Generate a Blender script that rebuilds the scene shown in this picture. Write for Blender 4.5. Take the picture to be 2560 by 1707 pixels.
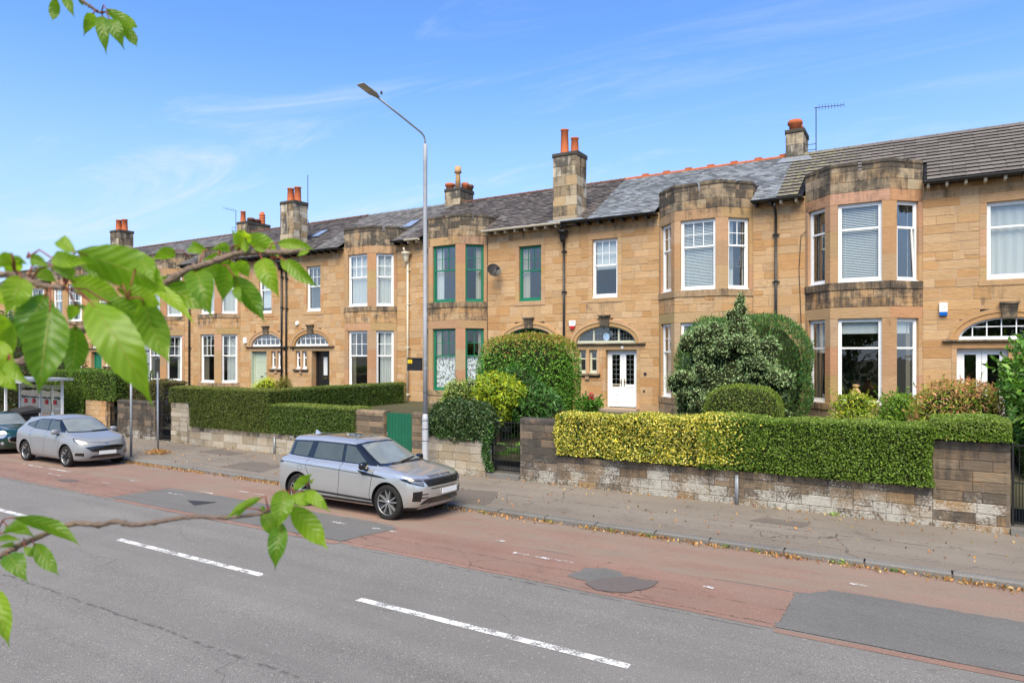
import bpy, bmesh, math, random
import numpy as np
from mathutils import Vector, Matrix
from mathutils.bvhtree import BVHTree

# ------------------------------------------------------------------ scene, camera, light
for o in list(bpy.data.objects):
    bpy.data.objects.remove(o)
sc = bpy.context.scene
COL = sc.collection
R = math.radians
rnd = random.Random(7)
YAW = math.atan(0.6016)
CAMZ = 3.41

cam = bpy.data.cameras.new('camera')
camo = bpy.data.objects.new('camera', cam)
COL.objects.link(camo)
camo.location = (0, 0, CAMZ)
camo.rotation_euler = (R(90), 0, YAW)
cam.sensor_fit = 'HORIZONTAL'
cam.sensor_width = 36
cam.lens = 24
cam.shift_y = 33.5 / 2560
cam.clip_start = 0.05
cam.clip_end = 3000
cam.dof.use_dof = True
cam.dof.focus_distance = 9.0
cam.dof.aperture_fstop = 6.5
sc.camera = camo

SUN_EL, SUN_AZ = R(52), R(158)        # azimuth from +Y towards +X: behind the camera, to the right
world = bpy.data.worlds.new('World')
sc.world = world
world.use_nodes = True
wn = world.node_tree
wn.nodes.clear()


class NT:
    """small helper for node trees"""
    def __init__(self, tree):
        self.t = tree

    def n(self, kind, props=None, **ins):
        nd = self.t.nodes.new(kind)
        for k, v in (props or {}).items():
            setattr(nd, k, v)
        for k, v in ins.items():
            key = int(k[1:]) if k[0] == 'i' and k[1:].isdigit() else k.replace('_', ' ')
            s = nd.inputs[key]
            if isinstance(v, bpy.types.NodeSocket):
                self.t.links.new(v, s)
            elif isinstance(v, bpy.types.Node):
                self.t.links.new(v.outputs[0], s)
            else:
                s.default_value = v
        return nd

    def math(self, op, a, b=0.0, clamp=False):
        return self.n('ShaderNodeMath', {'operation': op, 'use_clamp': clamp}, i0=a, i1=b).outputs[0]

    def ramp(self, fac, stops, interp='LINEAR'):
        nd = self.n('ShaderNodeValToRGB', None, i0=fac)
        nd.color_ramp.interpolation = interp
        el = nd.color_ramp.elements
        while len(el) > len(stops):
            el.remove(el[-1])
        while len(el) < len(stops):
            el.new(0.5)
        for e, (p, c) in zip(el, stops):
            e.position = p
            e.color = c if len(c) == 4 else (*c, 1)
        return nd.outputs[0]

    def step(self, fac, lo, hi):
        return self.n('ShaderNodeMapRange', {'interpolation_type': 'SMOOTHSTEP'}, i0=fac, i1=lo, i2=hi, i3=0.0, i4=1.0).outputs[0]

    def mix(self, fac, a, b, mode='MIX'):
        nd = self.n('ShaderNodeMix', {'data_type': 'RGBA', 'blend_type': mode})
        for idx, v in ((0, fac), (6, a), (7, b)):
            s = nd.inputs[idx]
            if isinstance(v, bpy.types.NodeSocket):
                self.t.links.new(v, s)
            elif isinstance(v, (tuple, list)):
                s.default_value = (*v, 1) if len(v) == 3 else v
            else:
                s.default_value = v
        return nd.outputs[2]

    def noise(self, vec, scale, detail=3, rough=0.55, dist=0.0):
        return self.n('ShaderNodeTexNoise', None, Vector=vec, Scale=scale, Detail=detail, Roughness=rough, Distortion=dist).outputs[0]

    def mapping(self, vec, scale=(1, 1, 1), rot=(0, 0, 0), loc=(0, 0, 0)):
        return self.n('ShaderNodeMapping', None, Vector=vec, Scale=scale, Rotation=rot, Location=loc).outputs[0]


w = NT(wn)
sky = w.n('ShaderNodeTexSky', {'sky_type': 'NISHITA', 'sun_disc': False, 'sun_elevation': SUN_EL, 'sun_rotation': SUN_AZ,
                               'altitude': 0, 'air_density': 1.0, 'dust_density': 0.6, 'ozone_density': 2.2})
tc = w.n('ShaderNodeTexCoord')
sep = w.n('ShaderNodeSeparateXYZ', None, i0=tc.outputs['Generated'])
zz = w.math('ADD', w.math('MAXIMUM', sep.outputs[2], 0.0), 0.10)
px = w.math('DIVIDE', sep.outputs[0], zz)
py = w.math('DIVIDE', sep.outputs[1], zz)
pv = w.n('ShaderNodeCombineXYZ', None, i0=px, i1=py, i2=0.0).outputs[0]
# thin cirrus drawn out along one wind direction
c1 = w.noise(w.mapping(pv, (0.5, 1.8, 1), (0, 0, R(30)), (3.2, 6.4, 0)), 1.0, 8, 0.66, 1.1)
c2 = w.noise(w.mapping(pv, (0.9, 0.9, 1), (0, 0, R(10)), (5.1, 3.7, 0)), 0.45, 3, 0.5)
cmask = w.math('MULTIPLY', w.step(c1, 0.47, 0.80), w.step(c2, 0.30, 0.55))
low = w.math('SUBTRACT', 1.0, w.step(sep.outputs[2], 0.02, 0.42))
haze = w.math('MULTIPLY', low, 0.80)
cf = haze
hs = w.n('ShaderNodeHueSaturation', None, Hue=0.506, Saturation=1.15, Value=1.0, Color=sky.outputs[0])
tinted = w.mix(1.0, hs.outputs[0], (0.73, 0.87, 1.0), 'MULTIPLY')
skyc = w.mix(cf, tinted, (1.95, 2.45, 3.45))
skyc = w.mix(w.math('MULTIPLY', cmask, 0.85), skyc, (2.85, 3.15, 3.55))
bg = w.n('ShaderNodeBackground', None, Color=skyc, Strength=0.125)
wo = w.n('ShaderNodeOutputWorld', None, Surface=bg.outputs[0])

sl = bpy.data.lights.new('sun', 'SUN')
sl.energy = 2.9
sl.angle = R(45)
sl.color = (1.0, 0.90, 0.69)
so = bpy.data.objects.new('sun', sl)
COL.objects.link(so)
sd = Vector((math.sin(SUN_AZ) * math.cos(SUN_EL), math.cos(SUN_AZ) * math.cos(SUN_EL), math.sin(SUN_EL)))
so.rotation_euler = sd.to_track_quat('Z', 'Y').to_euler()
so.location = (20, -30, 40)

sc.view_settings.view_transform = 'Standard'
sc.view_settings.look = 'None'
sc.view_settings.gamma = 1
sc.view_settings.use_curve_mapping = False
sc.view_settings.exposure = 1.22
sc.render.engine = 'CYCLES'

# ------------------------------------------------------------------ helpers


def tag(o, label=None, cat=None, group=None, kind=None):
    if label:
        o['label'] = label
    if cat:
        o['category'] = cat
    if group:
        o['group'] = group
    if kind:
        o['kind'] = kind
    return o


def empty(name, loc=(0, 0, 0), parent=None):
    o = bpy.data.objects.new(name, None)
    o.empty_display_size = 0.2
    COL.objects.link(o)
    if parent:
        o.parent = parent
    o.location = loc
    return o


def link(name, me, parent=None, loc=None):
    o = bpy.data.objects.new(name, me)
    COL.objects.link(o)
    if parent:
        o.parent = parent
    if loc is not None:
        o.location = loc
    return o


class MB:
    """collects faces; build() links them as ONE mesh object"""
    def __init__(self):
        self.v, self.f, self.m, self.c = [], [], [], None

    def add(self, vs, fs, mi=0):
        b = len(self.v)
        self.v.extend(vs)
        self.f.extend([tuple(b + i for i in f) for f in fs])
        self.m.extend([mi] * len(fs))
        return self

    def box(self, x0, x1, y0, y1, z0, z1, mi=0):
        if x0 > x1: x0, x1 = x1, x0
        if y0 > y1: y0, y1 = y1, y0
        if z0 > z1: z0, z1 = z1, z0
        vs = [(x0, y0, z0), (x1, y0, z0), (x1, y1, z0), (x0, y1, z0), (x0, y0, z1), (x1, y0, z1), (x1, y1, z1), (x0, y1, z1)]
        return self.add(vs, [(0, 3, 2, 1), (4, 5, 6, 7), (0, 1, 5, 4), (1, 2, 6, 5), (2, 3, 7, 6), (3, 0, 4, 7)], mi)

    def prism(self, poly, z0, z1, mi=0):
        """plan polygon (counter-clockwise) from z0 to z1"""
        n = len(poly)
        vs = [(p[0], p[1], z0) for p in poly] + [(p[0], p[1], z1) for p in poly]
        fs = [tuple(reversed(range(n))), tuple(range(n, 2 * n))] + [(i, (i + 1) % n, n + (i + 1) % n, n + i) for i in range(n)]
        return self.add(vs, fs, mi)

    def tube(self, pts, r, n=8, mi=0, cap=True):
        pts = [Vector(p) for p in pts]
        rs = r if isinstance(r, (list, tuple)) else [r] * len(pts)
        vs, fs = [], []
        up = Vector((0, 0, 1))
        prev = None
        for i, p in enumerate(pts):
            d = (pts[min(i + 1, len(pts) - 1)] - pts[max(i - 1, 0)]).normalized()
            if prev is None:
                a = d.cross(up)
                if a.length < 0.05:
                    a = d.cross(Vector((1, 0, 0)))
            else:
                a = prev - d * prev.dot(d)
            a.normalize()
            prev = a
            b = d.cross(a)
            for k in range(n):
                t = 2 * math.pi * k / n
                vs.append(tuple(p + (a * math.cos(t) + b * math.sin(t)) * rs[i]))
        for i in range(len(pts) - 1):
            for k in range(n):
                k2 = (k + 1) % n
                fs.append((i * n + k, (i + 1) * n + k, (i + 1) * n + k2, i * n + k2))
        if cap:
            fs.append(tuple(range(n)))
            fs.append(tuple(reversed(range((len(pts) - 1) * n, len(pts) * n))))
        return self.add(vs, fs, mi)

    def lathe(self, prof, c=(0, 0, 0), n=16, mi=0, axis='z', cap=True):
        """prof: (radius, height) pairs"""
        vs, fs = [], []
        for r, h in prof:
            for k in range(n):
                t = 2 * math.pi * k / n
                a, b = r * math.cos(t), r * math.sin(t)
                p = (a, b, h) if axis == 'z' else ((a, h, b) if axis == 'y' else (h, a, b))
                vs.append((c[0] + p[0], c[1] + p[1], c[2] + p[2]))
        m = len(prof)
        for i in range(m - 1):
            for k in range(n):
                k2 = (k + 1) % n
                q = (i * n + k, i * n + k2, (i + 1) * n + k2, (i + 1) * n + k)
                fs.append(q if axis != 'y' else q[::-1])
        if cap:
            fs.append(tuple(reversed(range(n))))
            fs.append(tuple(range((m - 1) * n, m * n)))
        return self.add(vs, fs, mi)

    def mesh(self, name, mats=None, smooth=False):
        me = bpy.data.meshes.new(name)
        me.from_pydata(self.v, [], self.f)
        if mats is not None:
            for m in (mats if isinstance(mats, (list, tuple)) else [mats]):
                me.materials.append(m)
            if isinstance(mats, (list, tuple)) and len(mats) > 1:
                me.polygons.foreach_set('material_index', self.m)
        if smooth:
            me.polygons.foreach_set('use_smooth', [True] * len(me.polygons))
        if self.c is not None:
            ca = me.color_attributes.new('col', 'FLOAT_COLOR', 'POINT')
            ca.data.foreach_set('color', np.asarray(self.c, dtype=np.float32).ravel())
        me.update()
        return me

    def build(self, name, mats=None, parent=None, smooth=False, loc=None):
        return link(name, self.mesh(name, mats, smooth), parent, loc)


class Fr:
    """a wall face: u along it, z up, w outwards"""
    def __init__(self, ox, oy, ex, ey):
        L = math.hypot(ex - ox, ey - oy)
        self.o = (ox, oy)
        self.d = ((ex - ox) / L, (ey - oy) / L)
        self.nrm = (self.d[1], -self.d[0])
        self.L = L

    def p(self, u, z, w):
        return (self.o[0] + self.d[0] * u + self.nrm[0] * w, self.o[1] + self.d[1] * u + self.nrm[1] * w, z)

    def box(self, mb, u0, u1, z0, z1, w0, w1, mi=0):
        vs = [self.p(u0, z0, w1), self.p(u1, z0, w1), self.p(u1, z0, w0), self.p(u0, z0, w0),
              self.p(u0, z1, w1), self.p(u1, z1, w1), self.p(u1, z1, w0), self.p(u0, z1, w0)]
        mb.add(vs, [(0, 3, 2, 1), (4, 5, 6, 7), (0, 1, 5, 4), (1, 2, 6, 5), (2, 3, 7, 6), (3, 0, 4, 7)], mi)


# ------------------------------------------------------------------ materials


def newmat(name):
    m = bpy.data.materials.new(name)
    m.use_nodes = True
    t = NT(m.node_tree)
    m.node_tree.nodes.clear()
    out = t.n('ShaderNodeOutputMaterial')
    return m, t, out


def finish(t, out, color, rough=0.8, spec=0.3, metal=0.0, bump=None, bstr=0.3, bdist=0.01, coat=0.0, trans=None):
    kw = dict(Roughness=rough, Metallic=metal)
    bs = t.n('ShaderNodeBsdfPrincipled', None, **kw)
    bs.inputs['Specular IOR Level'].default_value = spec
    bs.inputs['Coat Weight'].default_value = coat
    bs.inputs['Coat Roughness'].default_value = 0.03
    if isinstance(color, bpy.types.NodeSocket):
        t.t.links.new(color, bs.inputs['Base Color'])
    else:
        bs.inputs['Base Color'].default_value = (*color, 1) if len(color) == 3 else color
    if bump is not None:
        b = t.n('ShaderNodeBump', None, Height=bump, Strength=bstr, Distance=bdist)
        t.t.links.new(b.outputs[0], bs.inputs['Normal'])
    s = bs.outputs[0]
    if trans:
        tr = t.n('ShaderNodeBsdfTranslucent')
        tc_ = trans[1]
        if isinstance(tc_, bpy.types.NodeSocket):
            t.t.links.new(tc_, tr.inputs[0])
        else:
            tr.inputs[0].default_value = (*tc_, 1)
        s = t.n('ShaderNodeMixShader', None, i0=trans[0], i1=s, i2=tr.outputs[0]).outputs[0]
    t.t.links.new(s, out.inputs[0])


def wcoord(t):
    return t.n('ShaderNodeNewGeometry').outputs['Position']


def plain(name, col, rough=0.6, spec=0.3, metal=0.0, var=0.15, scale=6.0, bump=0.0, coat=0.0, bscale=40):
    m, t, out = newmat(name)
    p = t.n('ShaderNodeTexCoord').outputs['Object']
    n = t.noise(p, scale, 4, 0.6)
    c = t.mix(t.math('MULTIPLY', n, 1.0), tuple(x * (1 - var) for x in col), tuple(min(1, x * (1 + var)) for x in col))
    finish(t, out, c, rough, spec, metal, t.noise(p, bscale, 4) if bump else None, bump, 0.01, coat)
    return m


def attr(t, name='col'):
    return t.n('ShaderNodeAttribute', {'attribute_name': name})


def stone_material(name, lime=False, grime=1.0):
    """dressed sandstone: colour from the stone (col), soot amount in its alpha"""
    m, t, out = newmat(name)
    p = wcoord(t)
    a = attr(t)
    fine = t.noise(p, 55, 4, 0.7)
    med = t.noise(p, 5.0, 4, 0.6)
    bed = t.noise(t.mapping(p, (1.5, 1.5, 9)), 3.0, 4, 0.6, 0.8)
    k = t.math('ADD', t.math('MULTIPLY', fine, 0.4), t.math('MULTIPLY', bed, 0.6))
    big = t.noise(p, 0.9, 4, 0.6)
    k = t.math('ADD', t.math('MULTIPLY', k, 0.75), t.math('MULTIPLY', big, 0.25))
    c = t.mix(k, (0.50, 0.47, 0.44), (1.42, 1.43, 1.42))
    c = t.mix(1.0, a.outputs[0], c, 'MULTIPLY')
    c = t.mix(t.math('MULTIPLY', t.step(med, 0.50, 0.75), 0.35), c, (0.36, 0.20, 0.095))
    # soot: runs down in streaks, breaks up in patches
    strk = t.noise(t.mapping(p, (7, 7, 0.8)), 1.0, 5, 0.7)
    pat = t.noise(p, 2.2, 5, 0.65)
    sm = t.math('SUBTRACT', t.math('ADD', t.math('MULTIPLY', strk, 0.95), t.math('MULTIPLY', pat, 1.05)), 0.47)
    sm = t.step(t.math('ADD', sm, t.math('SUBTRACT', t.math('MULTIPLY', a.outputs['Alpha'], grime), 0.5)), 0.28, 0.72)
    c = t.mix(t.math('MULTIPLY', sm, 0.90), c, (0.050, 0.045, 0.040))
    if lime:
        l1 = t.noise(p, 30, 8, 0.82)
        l2 = t.noise(p, 1.6, 3, 0.5)
        sp = t.n('ShaderNodeSeparateXYZ', None, i0=p).outputs[2]
        zf = t.math('MULTIPLY', t.math('SUBTRACT', 0.50, sp), 0.16)
        la_ = attr(t, 'lime').outputs['Fac']
        ls_ = t.math('ADD', zf, t.math('MULTIPLY', t.math('SUBTRACT', la_, 0.5), 0.15))
        lm = t.step(t.math('ADD', t.math('ADD', t.math('MULTIPLY', l1, 0.85), t.math('MULTIPLY', l2, 0.40)), ls_), 0.655, 0.72)
        lm = t.math('MULTIPLY', lm, t.step(la_, 0.02, 0.2))
        lc_ = t.mix(t.noise(p, 7, 5, 0.7), (0.24, 0.215, 0.175), (0.56, 0.54, 0.49))
        c = t.mix(t.math('MULTIPLY', lm, 0.92), c, lc_)
        foot_dark = t.step(t.math('ADD', t.noise(p, 9, 4), t.math('MULTIPLY', t.math('SUBTRACT', 0.2, sp), 1.4)), 0.55, 0.85)  # broken darkening towards the foot of the wall
        c = t.mix(t.math('MULTIPLY', foot_dark, 0.75), c, (0.05, 0.048, 0.03))
    else:
        li = t.step(t.noise(p, 14, 3, 0.5), 0.66, 0.74)
        c = t.mix(t.math('MULTIPLY', t.math('MULTIPLY', li, sm), 0.55), c, (0.36, 0.30, 0.17))
    h = t.math('ADD', t.math('MULTIPLY', fine, 0.4), t.math('MULTIPLY', bed, 1.0))
    finish(t, out, c, 0.9, 0.15, 0, h, 0.6, 0.03)
    return m


def leaf_material(name, trans=0.28, rough=0.5, spec=0.35, var=0.25):
    m, t, out = newmat(name)
    p = wcoord(t)
    a = attr(t)
    n = t.noise(p, 7.0, 3)
    c = t.mix(n, (1 - var, 1 - var, 1 - var), (1 + var, 1 + var, 1 + var * 0.6))
    c = t.mix(1.0, a.outputs[0], c, 'MULTIPLY')
    tcol = t.mix(1.0, c, (1.5, 1.7, 0.5), 'MULTIPLY')
    finish(t, out, c, rough, spec, trans=(trans, tcol))
    return m


def glass_material(name, tint=(0.9, 0.95, 0.95), base=0.10, facing=0.6):
    m, t, out = newmat(name)
    lw = t.n('ShaderNodeLayerWeight', None, Blend=0.35)
    f = t.math('ADD', t.math('MULTIPLY', lw.outputs['Facing'], facing), base, True)
    tr = t.n('ShaderNodeBsdfTransparent', None, Color=(*tint, 1))
    p = wcoord(t)
    bmp = t.n('ShaderNodeBump', None, Height=t.noise(p, 1.6, 2), Strength=0.05, Distance=0.05)
    gl = t.n('ShaderNodeBsdfGlossy', None, Color=(1, 1, 1, 1), Roughness=0.0, Normal=bmp.outputs[0])
    mx = t.n('ShaderNodeMixShader', None, i0=f, i1=tr.outputs[0], i2=gl.outputs[0])
    t.t.links.new(mx.outputs[0], out.inputs[0])
    return m


MT = {}
MT['stone'] = stone_material('sandstone')
MT['dress'] = stone_material('dressed sandstone')
MT['lime'] = stone_material('limewashed stone', True)
MT['mortar'] = plain('mortar', (0.40, 0.30, 0.22), 0.95, 0.1, var=0.3, scale=3)
MT['mortar2'] = plain('dark mortar', (0.14, 0.115, 0.09), 0.95, 0.1, var=0.4, scale=8)
MT['white'] = plain('white window paint', (0.80, 0.80, 0.79), 0.35, 0.4, var=0.04)
MT['cream'] = plain('cream paint', (0.62, 0.55, 0.42), 0.5, 0.3, var=0.1)
MT['green'] = plain('green window paint', (0.012, 0.16, 0.085), 0.4, 0.4, var=0.15)
MT['sage'] = plain('sage door paint', (0.42, 0.47, 0.36), 0.45, 0.3, var=0.05)
MT['sagef'] = plain('pale sage frame paint', (0.50, 0.50, 0.38), 0.45, 0.3, var=0.06)
MT['black'] = plain('black paint', (0.012, 0.012, 0.013), 0.35, 0.45, var=0.3)
MT['iron'] = plain('wrought iron', (0.010, 0.010, 0.011), 0.5, 0.4, var=0.4, scale=20)
MT['gutter'] = plain('gutter grey', (0.035, 0.033, 0.032), 0.5, 0.3, var=0.2)
MT['lead'] = plain('lead flashing', (0.26, 0.28, 0.30), 0.45, 0.4, 0.3, var=0.35, scale=5)
MT['glass'] = glass_material('window glass')
MT['glass2'] = glass_material('leaded glass', (0.7, 0.75, 0.8), 0.12, 0.5)
MT['room'] = plain('room wall', (0.22, 0.20, 0.17), 0.9, 0.1, var=0.3, scale=1.0)
MT['gold'] = plain('brass', (0.42, 0.28, 0.08), 0.35, 0.5, 0.9)
MT['terra'] = plain('terracotta', (0.42, 0.115, 0.045), 0.8, 0.2, var=0.3, scale=4)
MT['clay'] = plain('sooty clay', (0.13, 0.055, 0.035), 0.85, 0.2, var=0.5, scale=6)
MT['buff'] = plain('buff fireclay', (0.45, 0.27, 0.13), 0.8, 0.2, var=0.3, scale=6)
MT['bump'] = None


def curtain_material(name, col, tr=0.35):
    m, t, out = newmat(name)
    p = t.n('ShaderNodeTexCoord').outputs['Object']
    n = t.noise(t.mapping(p, (30, 30, 1)), 1.0, 3)
    c = t.mix(n, tuple(x * 0.82 for x in col), col)
    finish(t, out, c, 0.9, 0.05, trans=(tr, c))
    return m


MT['curtain'] = curtain_material('white curtain', (0.86, 0.86, 0.83))
MT['curtain2'] = curtain_material('cream curtain', (0.66, 0.60, 0.46))
MT['curtain3'] = curtain_material('patterned curtain', (0.34, 0.29, 0.22))
MT['blind'] = curtain_material('white blind', (0.84, 0.86, 0.86), 0.25)


def lace_material():
    m, t, out = newmat('lace')
    p = t.n('ShaderNodeTexCoord').outputs['Object']
    v = t.n('ShaderNodeTexVoronoi', None, Vector=t.mapping(p, (14, 14, 9)), Scale=1.0).outputs['Distance']
    v2 = t.noise(t.mapping(p, (26, 26, 20)), 1.0, 2)
    hole = t.math('MULTIPLY', t.step(v, 0.42, 0.60), t.step(v2, 0.40, 0.55))
    d = t.n('ShaderNodeBsdfDiffuse', None, Color=(0.86, 0.86, 0.86, 1))
    tr = t.n('ShaderNodeBsdfTransparent')
    mx = t.n('ShaderNodeMixShader', None, i0=t.math('MULTIPLY', hole, 0.85), i1=d.outputs[0], i2=tr.outputs[0])
    t.t.links.new(mx.outputs[0], out.inputs[0])
    return m


MT['lace'] = lace_material()
# ------------------------------------------------------------------ ground, road, pavements
KY = 12.73          # far kerb face
GY = 15.55          # garden wall face


def zr(y):
    """road surface: cambered, crown on the centre line"""
    return -0.12 * ((y - 7.07) / 5.66) ** 2


def zp(y):
    """far pavement"""
    return -0.01 + 0.11 * (y - 12.88) / (GY - 12.88)


def sheet(name, x0, x1, ys, zf, off, m, nx=1, kind='structure', jit=0.0, seed=1, parent=None):
    r_ = random.Random(seed)
    mb = MB()
    xs = [x0 + (x1 - x0) * i / nx for i in range(nx + 1)]
    vs = []
    for j, y in enumerate(ys):
        for i, x in enumerate(xs):
            yy = y + (r_.uniform(-jit, jit) if j in (0, len(ys) - 1) else 0)
            vs.append((x, yy, zf(yy) + off))
    k = nx + 1
    mb.add(vs, [(j * k + i, j * k + i + 1, (j + 1) * k + i + 1, (j + 1) * k + i) for j in range(len(ys) - 1) for i in range(nx)])
    o = mb.build(name, m, parent, True)
    if kind and parent is None:
        o['kind'] = kind
    return o


def poly_sheet(name, pts, zf, off, m, kind='structure', parent=None, sub=3, jit=0.0, seed=3):
    """flat polygon laid on the road or pavement, outline roughened"""
    r_ = random.Random(seed)
    P = []
    n = len(pts)
    for i in range(n):
        a, b = pts[i], pts[(i + 1) % n]
        for s in range(sub):
            t_ = s / sub
            P.append((a[0] + (b[0] - a[0]) * t_ + r_.uniform(-jit, jit), a[1] + (b[1] - a[1]) * t_ + r_.uniform(-jit, jit)))
    ar = sum(P[i][0] * P[(i + 1) % len(P)][1] - P[(i + 1) % len(P)][0] * P[i][1] for i in range(len(P)))
    if ar < 0:
        P.reverse()
    cx, cy = sum(p[0] for p in P) / len(P), sum(p[1] for p in P) / len(P)
    vs = [(x, y, zf(y) + off) for x, y in P] + [(cx, cy, zf(cy) + off)]
    k = len(P)
    mb = MB().add(vs, [(i, (i + 1) % k, k) for i in range(k)])
    o = mb.build(name, m, parent)
    if kind and parent is None:
        o['kind'] = kind
    return o


def asphalt(name, c0, c1, grit=(0.30, 0.29, 0.28), stain=(0.05, 0.045, 0.04), blotch=0.5, gl=0.5, seams=(), dirt=None, cracks=None):
    m, t, out = newmat(name)
    p = wcoord(t)
    big = t.noise(p, 0.55, 5, 0.6)
    mid = t.noise(t.mapping(p, (0.08, 1.5, 1)), 1.0, 6, 0.7)
    bm_ = t.math('ADD', t.math('MULTIPLY', big, 0.9), t.math('MULTIPLY', mid, 1.3))
    c = t.mix(t.math('SUBTRACT', bm_, 0.6, True), c0, c1)
    g1 = t.noise(p, 85, 2, 0.8)
    g2 = t.n('ShaderNodeTexVoronoi', None, Vector=p, Scale=52.0)
    c = t.mix(t.math('MULTIPLY', t.step(g1, 0.52, 0.74), gl), c, grit)
    c = t.mix(t.math('MULTIPLY', t.step(g1, 0.50, 0.28), 0.75), c, tuple(x * 0.30 for x in c0))
    c = t.mix(t.math('MULTIPLY', t.step(g2.outputs['Color'], 0.80, 0.97), gl * 0.8), c, grit)
    sm = t.step(t.noise(p, 1.3, 6, 0.7, 0.4), 0.56, 0.78)
    c = t.mix(t.math('MULTIPLY', sm, blotch), c, stain)
    if dirt:
        dm = t.step(t.noise(t.mapping(p, (0.5, 1.4, 1)), 1.3, 5, 0.7), 0.36, 0.66)
        c = t.mix(t.math('MULTIPLY', dm, dirt[1]), c, dirt[0])
    sp = t.n('ShaderNodeSeparateXYZ', None, i0=p)
    for y0, wd, amt in seams:
        wob = t.math('MULTIPLY', t.math('SUBTRACT', t.noise(p, 2.5, 4, 0.7), 0.5), 0.16)
        d = t.math('ABSOLUTE', t.math('SUBTRACT', t.math('ADD', sp.outputs[1], wob), y0))
        br = t.step(t.noise(p, 6, 3, 0.6), 0.40, 0.55)
        c = t.mix(t.math('MULTIPLY', t.math('SUBTRACT', 1.0, t.step(d, wd * 0.3, wd)), t.math('MULTIPLY', br, amt)), c, (0.018, 0.016, 0.015))
    if cracks:
        wp = t.n('ShaderNodeVectorMath', {'operation': 'ADD'}, i0=p, i1=t.n('ShaderNodeVectorMath', {'operation': 'SCALE'}, i0=t.n('ShaderNodeTexNoise', None, Vector=p, Scale=2.2, Detail=5.0).outputs[1], Scale=0.55).outputs[0]).outputs[0]
        ve = t.n('ShaderNodeTexVoronoi', {'feature': 'DISTANCE_TO_EDGE'}, Vector=wp, Scale=cracks[0]).outputs[0]
        cm = t.math('MULTIPLY', t.math('SUBTRACT', 1.0, t.step(ve, 0.002, 0.008)), t.step(t.noise(p, 0.7, 3), 0.48, 0.58))
        c = t.mix(t.math('MULTIPLY', cm, cracks[1]), c, (0.02, 0.018, 0.016))
    h = t.math('ADD', g1, t.math('MULTIPLY', g2.outputs['Distance'], 0.8))
    finish(t, out, c, 0.88, 0.25, 0, h, 0.9, 0.006)
    return m


MT['asph'] = asphalt('road asphalt', (0.130, 0.123, 0.114), (0.215, 0.202, 0.188), (0.42, 0.39, 0.36), blotch=0.10, gl=0.55, seams=((5.05, 0.035, 0.45), (8.93, 0.03, 0.45)), cracks=(0.35, 0.25))
MT['asph_patch'] = asphalt('newer asphalt patch', (0.115, 0.110, 0.104), (0.165, 0.158, 0.149), (0.30, 0.285, 0.27), blotch=0.25, gl=0.35)
MT['asph_dark'] = asphalt('smooth tar patch', (0.11, 0.092, 0.086), (0.155, 0.132, 0.123), (0.2, 0.18, 0.17), blotch=0.1, gl=0.15)
MT['red'] = asphalt('red lane surfacing', (0.17, 0.092, 0.070), (0.31, 0.19, 0.148), (0.42, 0.27, 0.22), (0.08, 0.06, 0.052), 0.55, 0.45, seams=((9.78, 0.02, 0.6), (9.17, 0.02, 0.7)), dirt=((0.20, 0.15, 0.12), 0.45), cracks=(0.5, 0.5))
MT['reddirt'] = asphalt('worn dusty red surfacing', (0.195, 0.115, 0.087), (0.31, 0.20, 0.155), (0.40, 0.30, 0.25), (0.075, 0.06, 0.05), 0.6, 0.5, dirt=((0.225, 0.18, 0.14), 0.75))
MT['pave'] = asphalt('pavement asphalt', (0.150, 0.124, 0.100), (0.255, 0.218, 0.180), (0.32, 0.29, 0.25), (0.075, 0.062, 0.052), 0.75, 0.28, seams=((14.1, 0.022, 0.8), (13.25, 0.015, 0.6)), cracks=(0.6, 0.7))
MT['pave2'] = asphalt('patched pavement asphalt', (0.115, 0.095, 0.08), (0.17, 0.145, 0.122), (0.2, 0.18, 0.16), (0.05, 0.042, 0.036), 0.4, 0.25)
MT['kerb'] = asphalt('granite kerb', (0.105, 0.098, 0.090), (0.25, 0.235, 0.215), (0.30, 0.29, 0.27), (0.04, 0.038, 0.034), 0.65, 0.5)
MT['earth'] = asphalt('garden ground', (0.05, 0.05, 0.025), (0.10, 0.09, 0.05), (0.16, 0.13, 0.09), (0.03, 0.035, 0.014), 0.6, 0.3)


def paint_material(name, wear, soft=0.06):
    m, t, out = newmat(name)
    p = wcoord(t)
    n = t.math('ADD', t.math('MULTIPLY', t.noise(p, 42, 5, 0.75), 0.6), t.math('MULTIPLY', t.noise(p, 5, 3, 0.6), 0.4))
    a = t.step(n, wear, wear + soft)
    c = t.mix(t.noise(p, 6, 4), (0.52, 0.51, 0.49), (0.80, 0.79, 0.77))
    bs = t.n('ShaderNodeBsdfPrincipled', None, Base_Color=c, Roughness=0.7)
    tr = t.n('ShaderNodeBsdfTransparent')
    t.t.links.new(t.n('ShaderNodeMixShader', None, i0=a, i1=tr.outputs[0], i2=bs.outputs[0]).outputs[0], out.inputs[0])
    return m


MT['paint'] = paint_material('road paint', 0.43, 0.09)
MT['paint_worn'] = paint_material('worn road paint', 0.50)
MT['paint_faint'] = paint_material('faint pavement paint', 0.56)

gm = MB().add([(-1500, -1500, -0.6), (1500, -1500, -0.6), (1500, 1500, -0.6), (-1500, 1500, -0.6)], [(0, 1, 2, 3)])
tag(gm.build('ground', MT['earth']), kind='structure')
RY = [1.4 + (KY - 1.4) * i / 22 for i in range(23)]
sheet('road', -260, 120, RY, zr, 0.0, MT['asph'], 60)


def yl(a, b, n):
    return [a + (b - a) * i / n for i in range(n + 1)]


rp = empty('road_surfacing')
rp['kind'] = 'structure'
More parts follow.
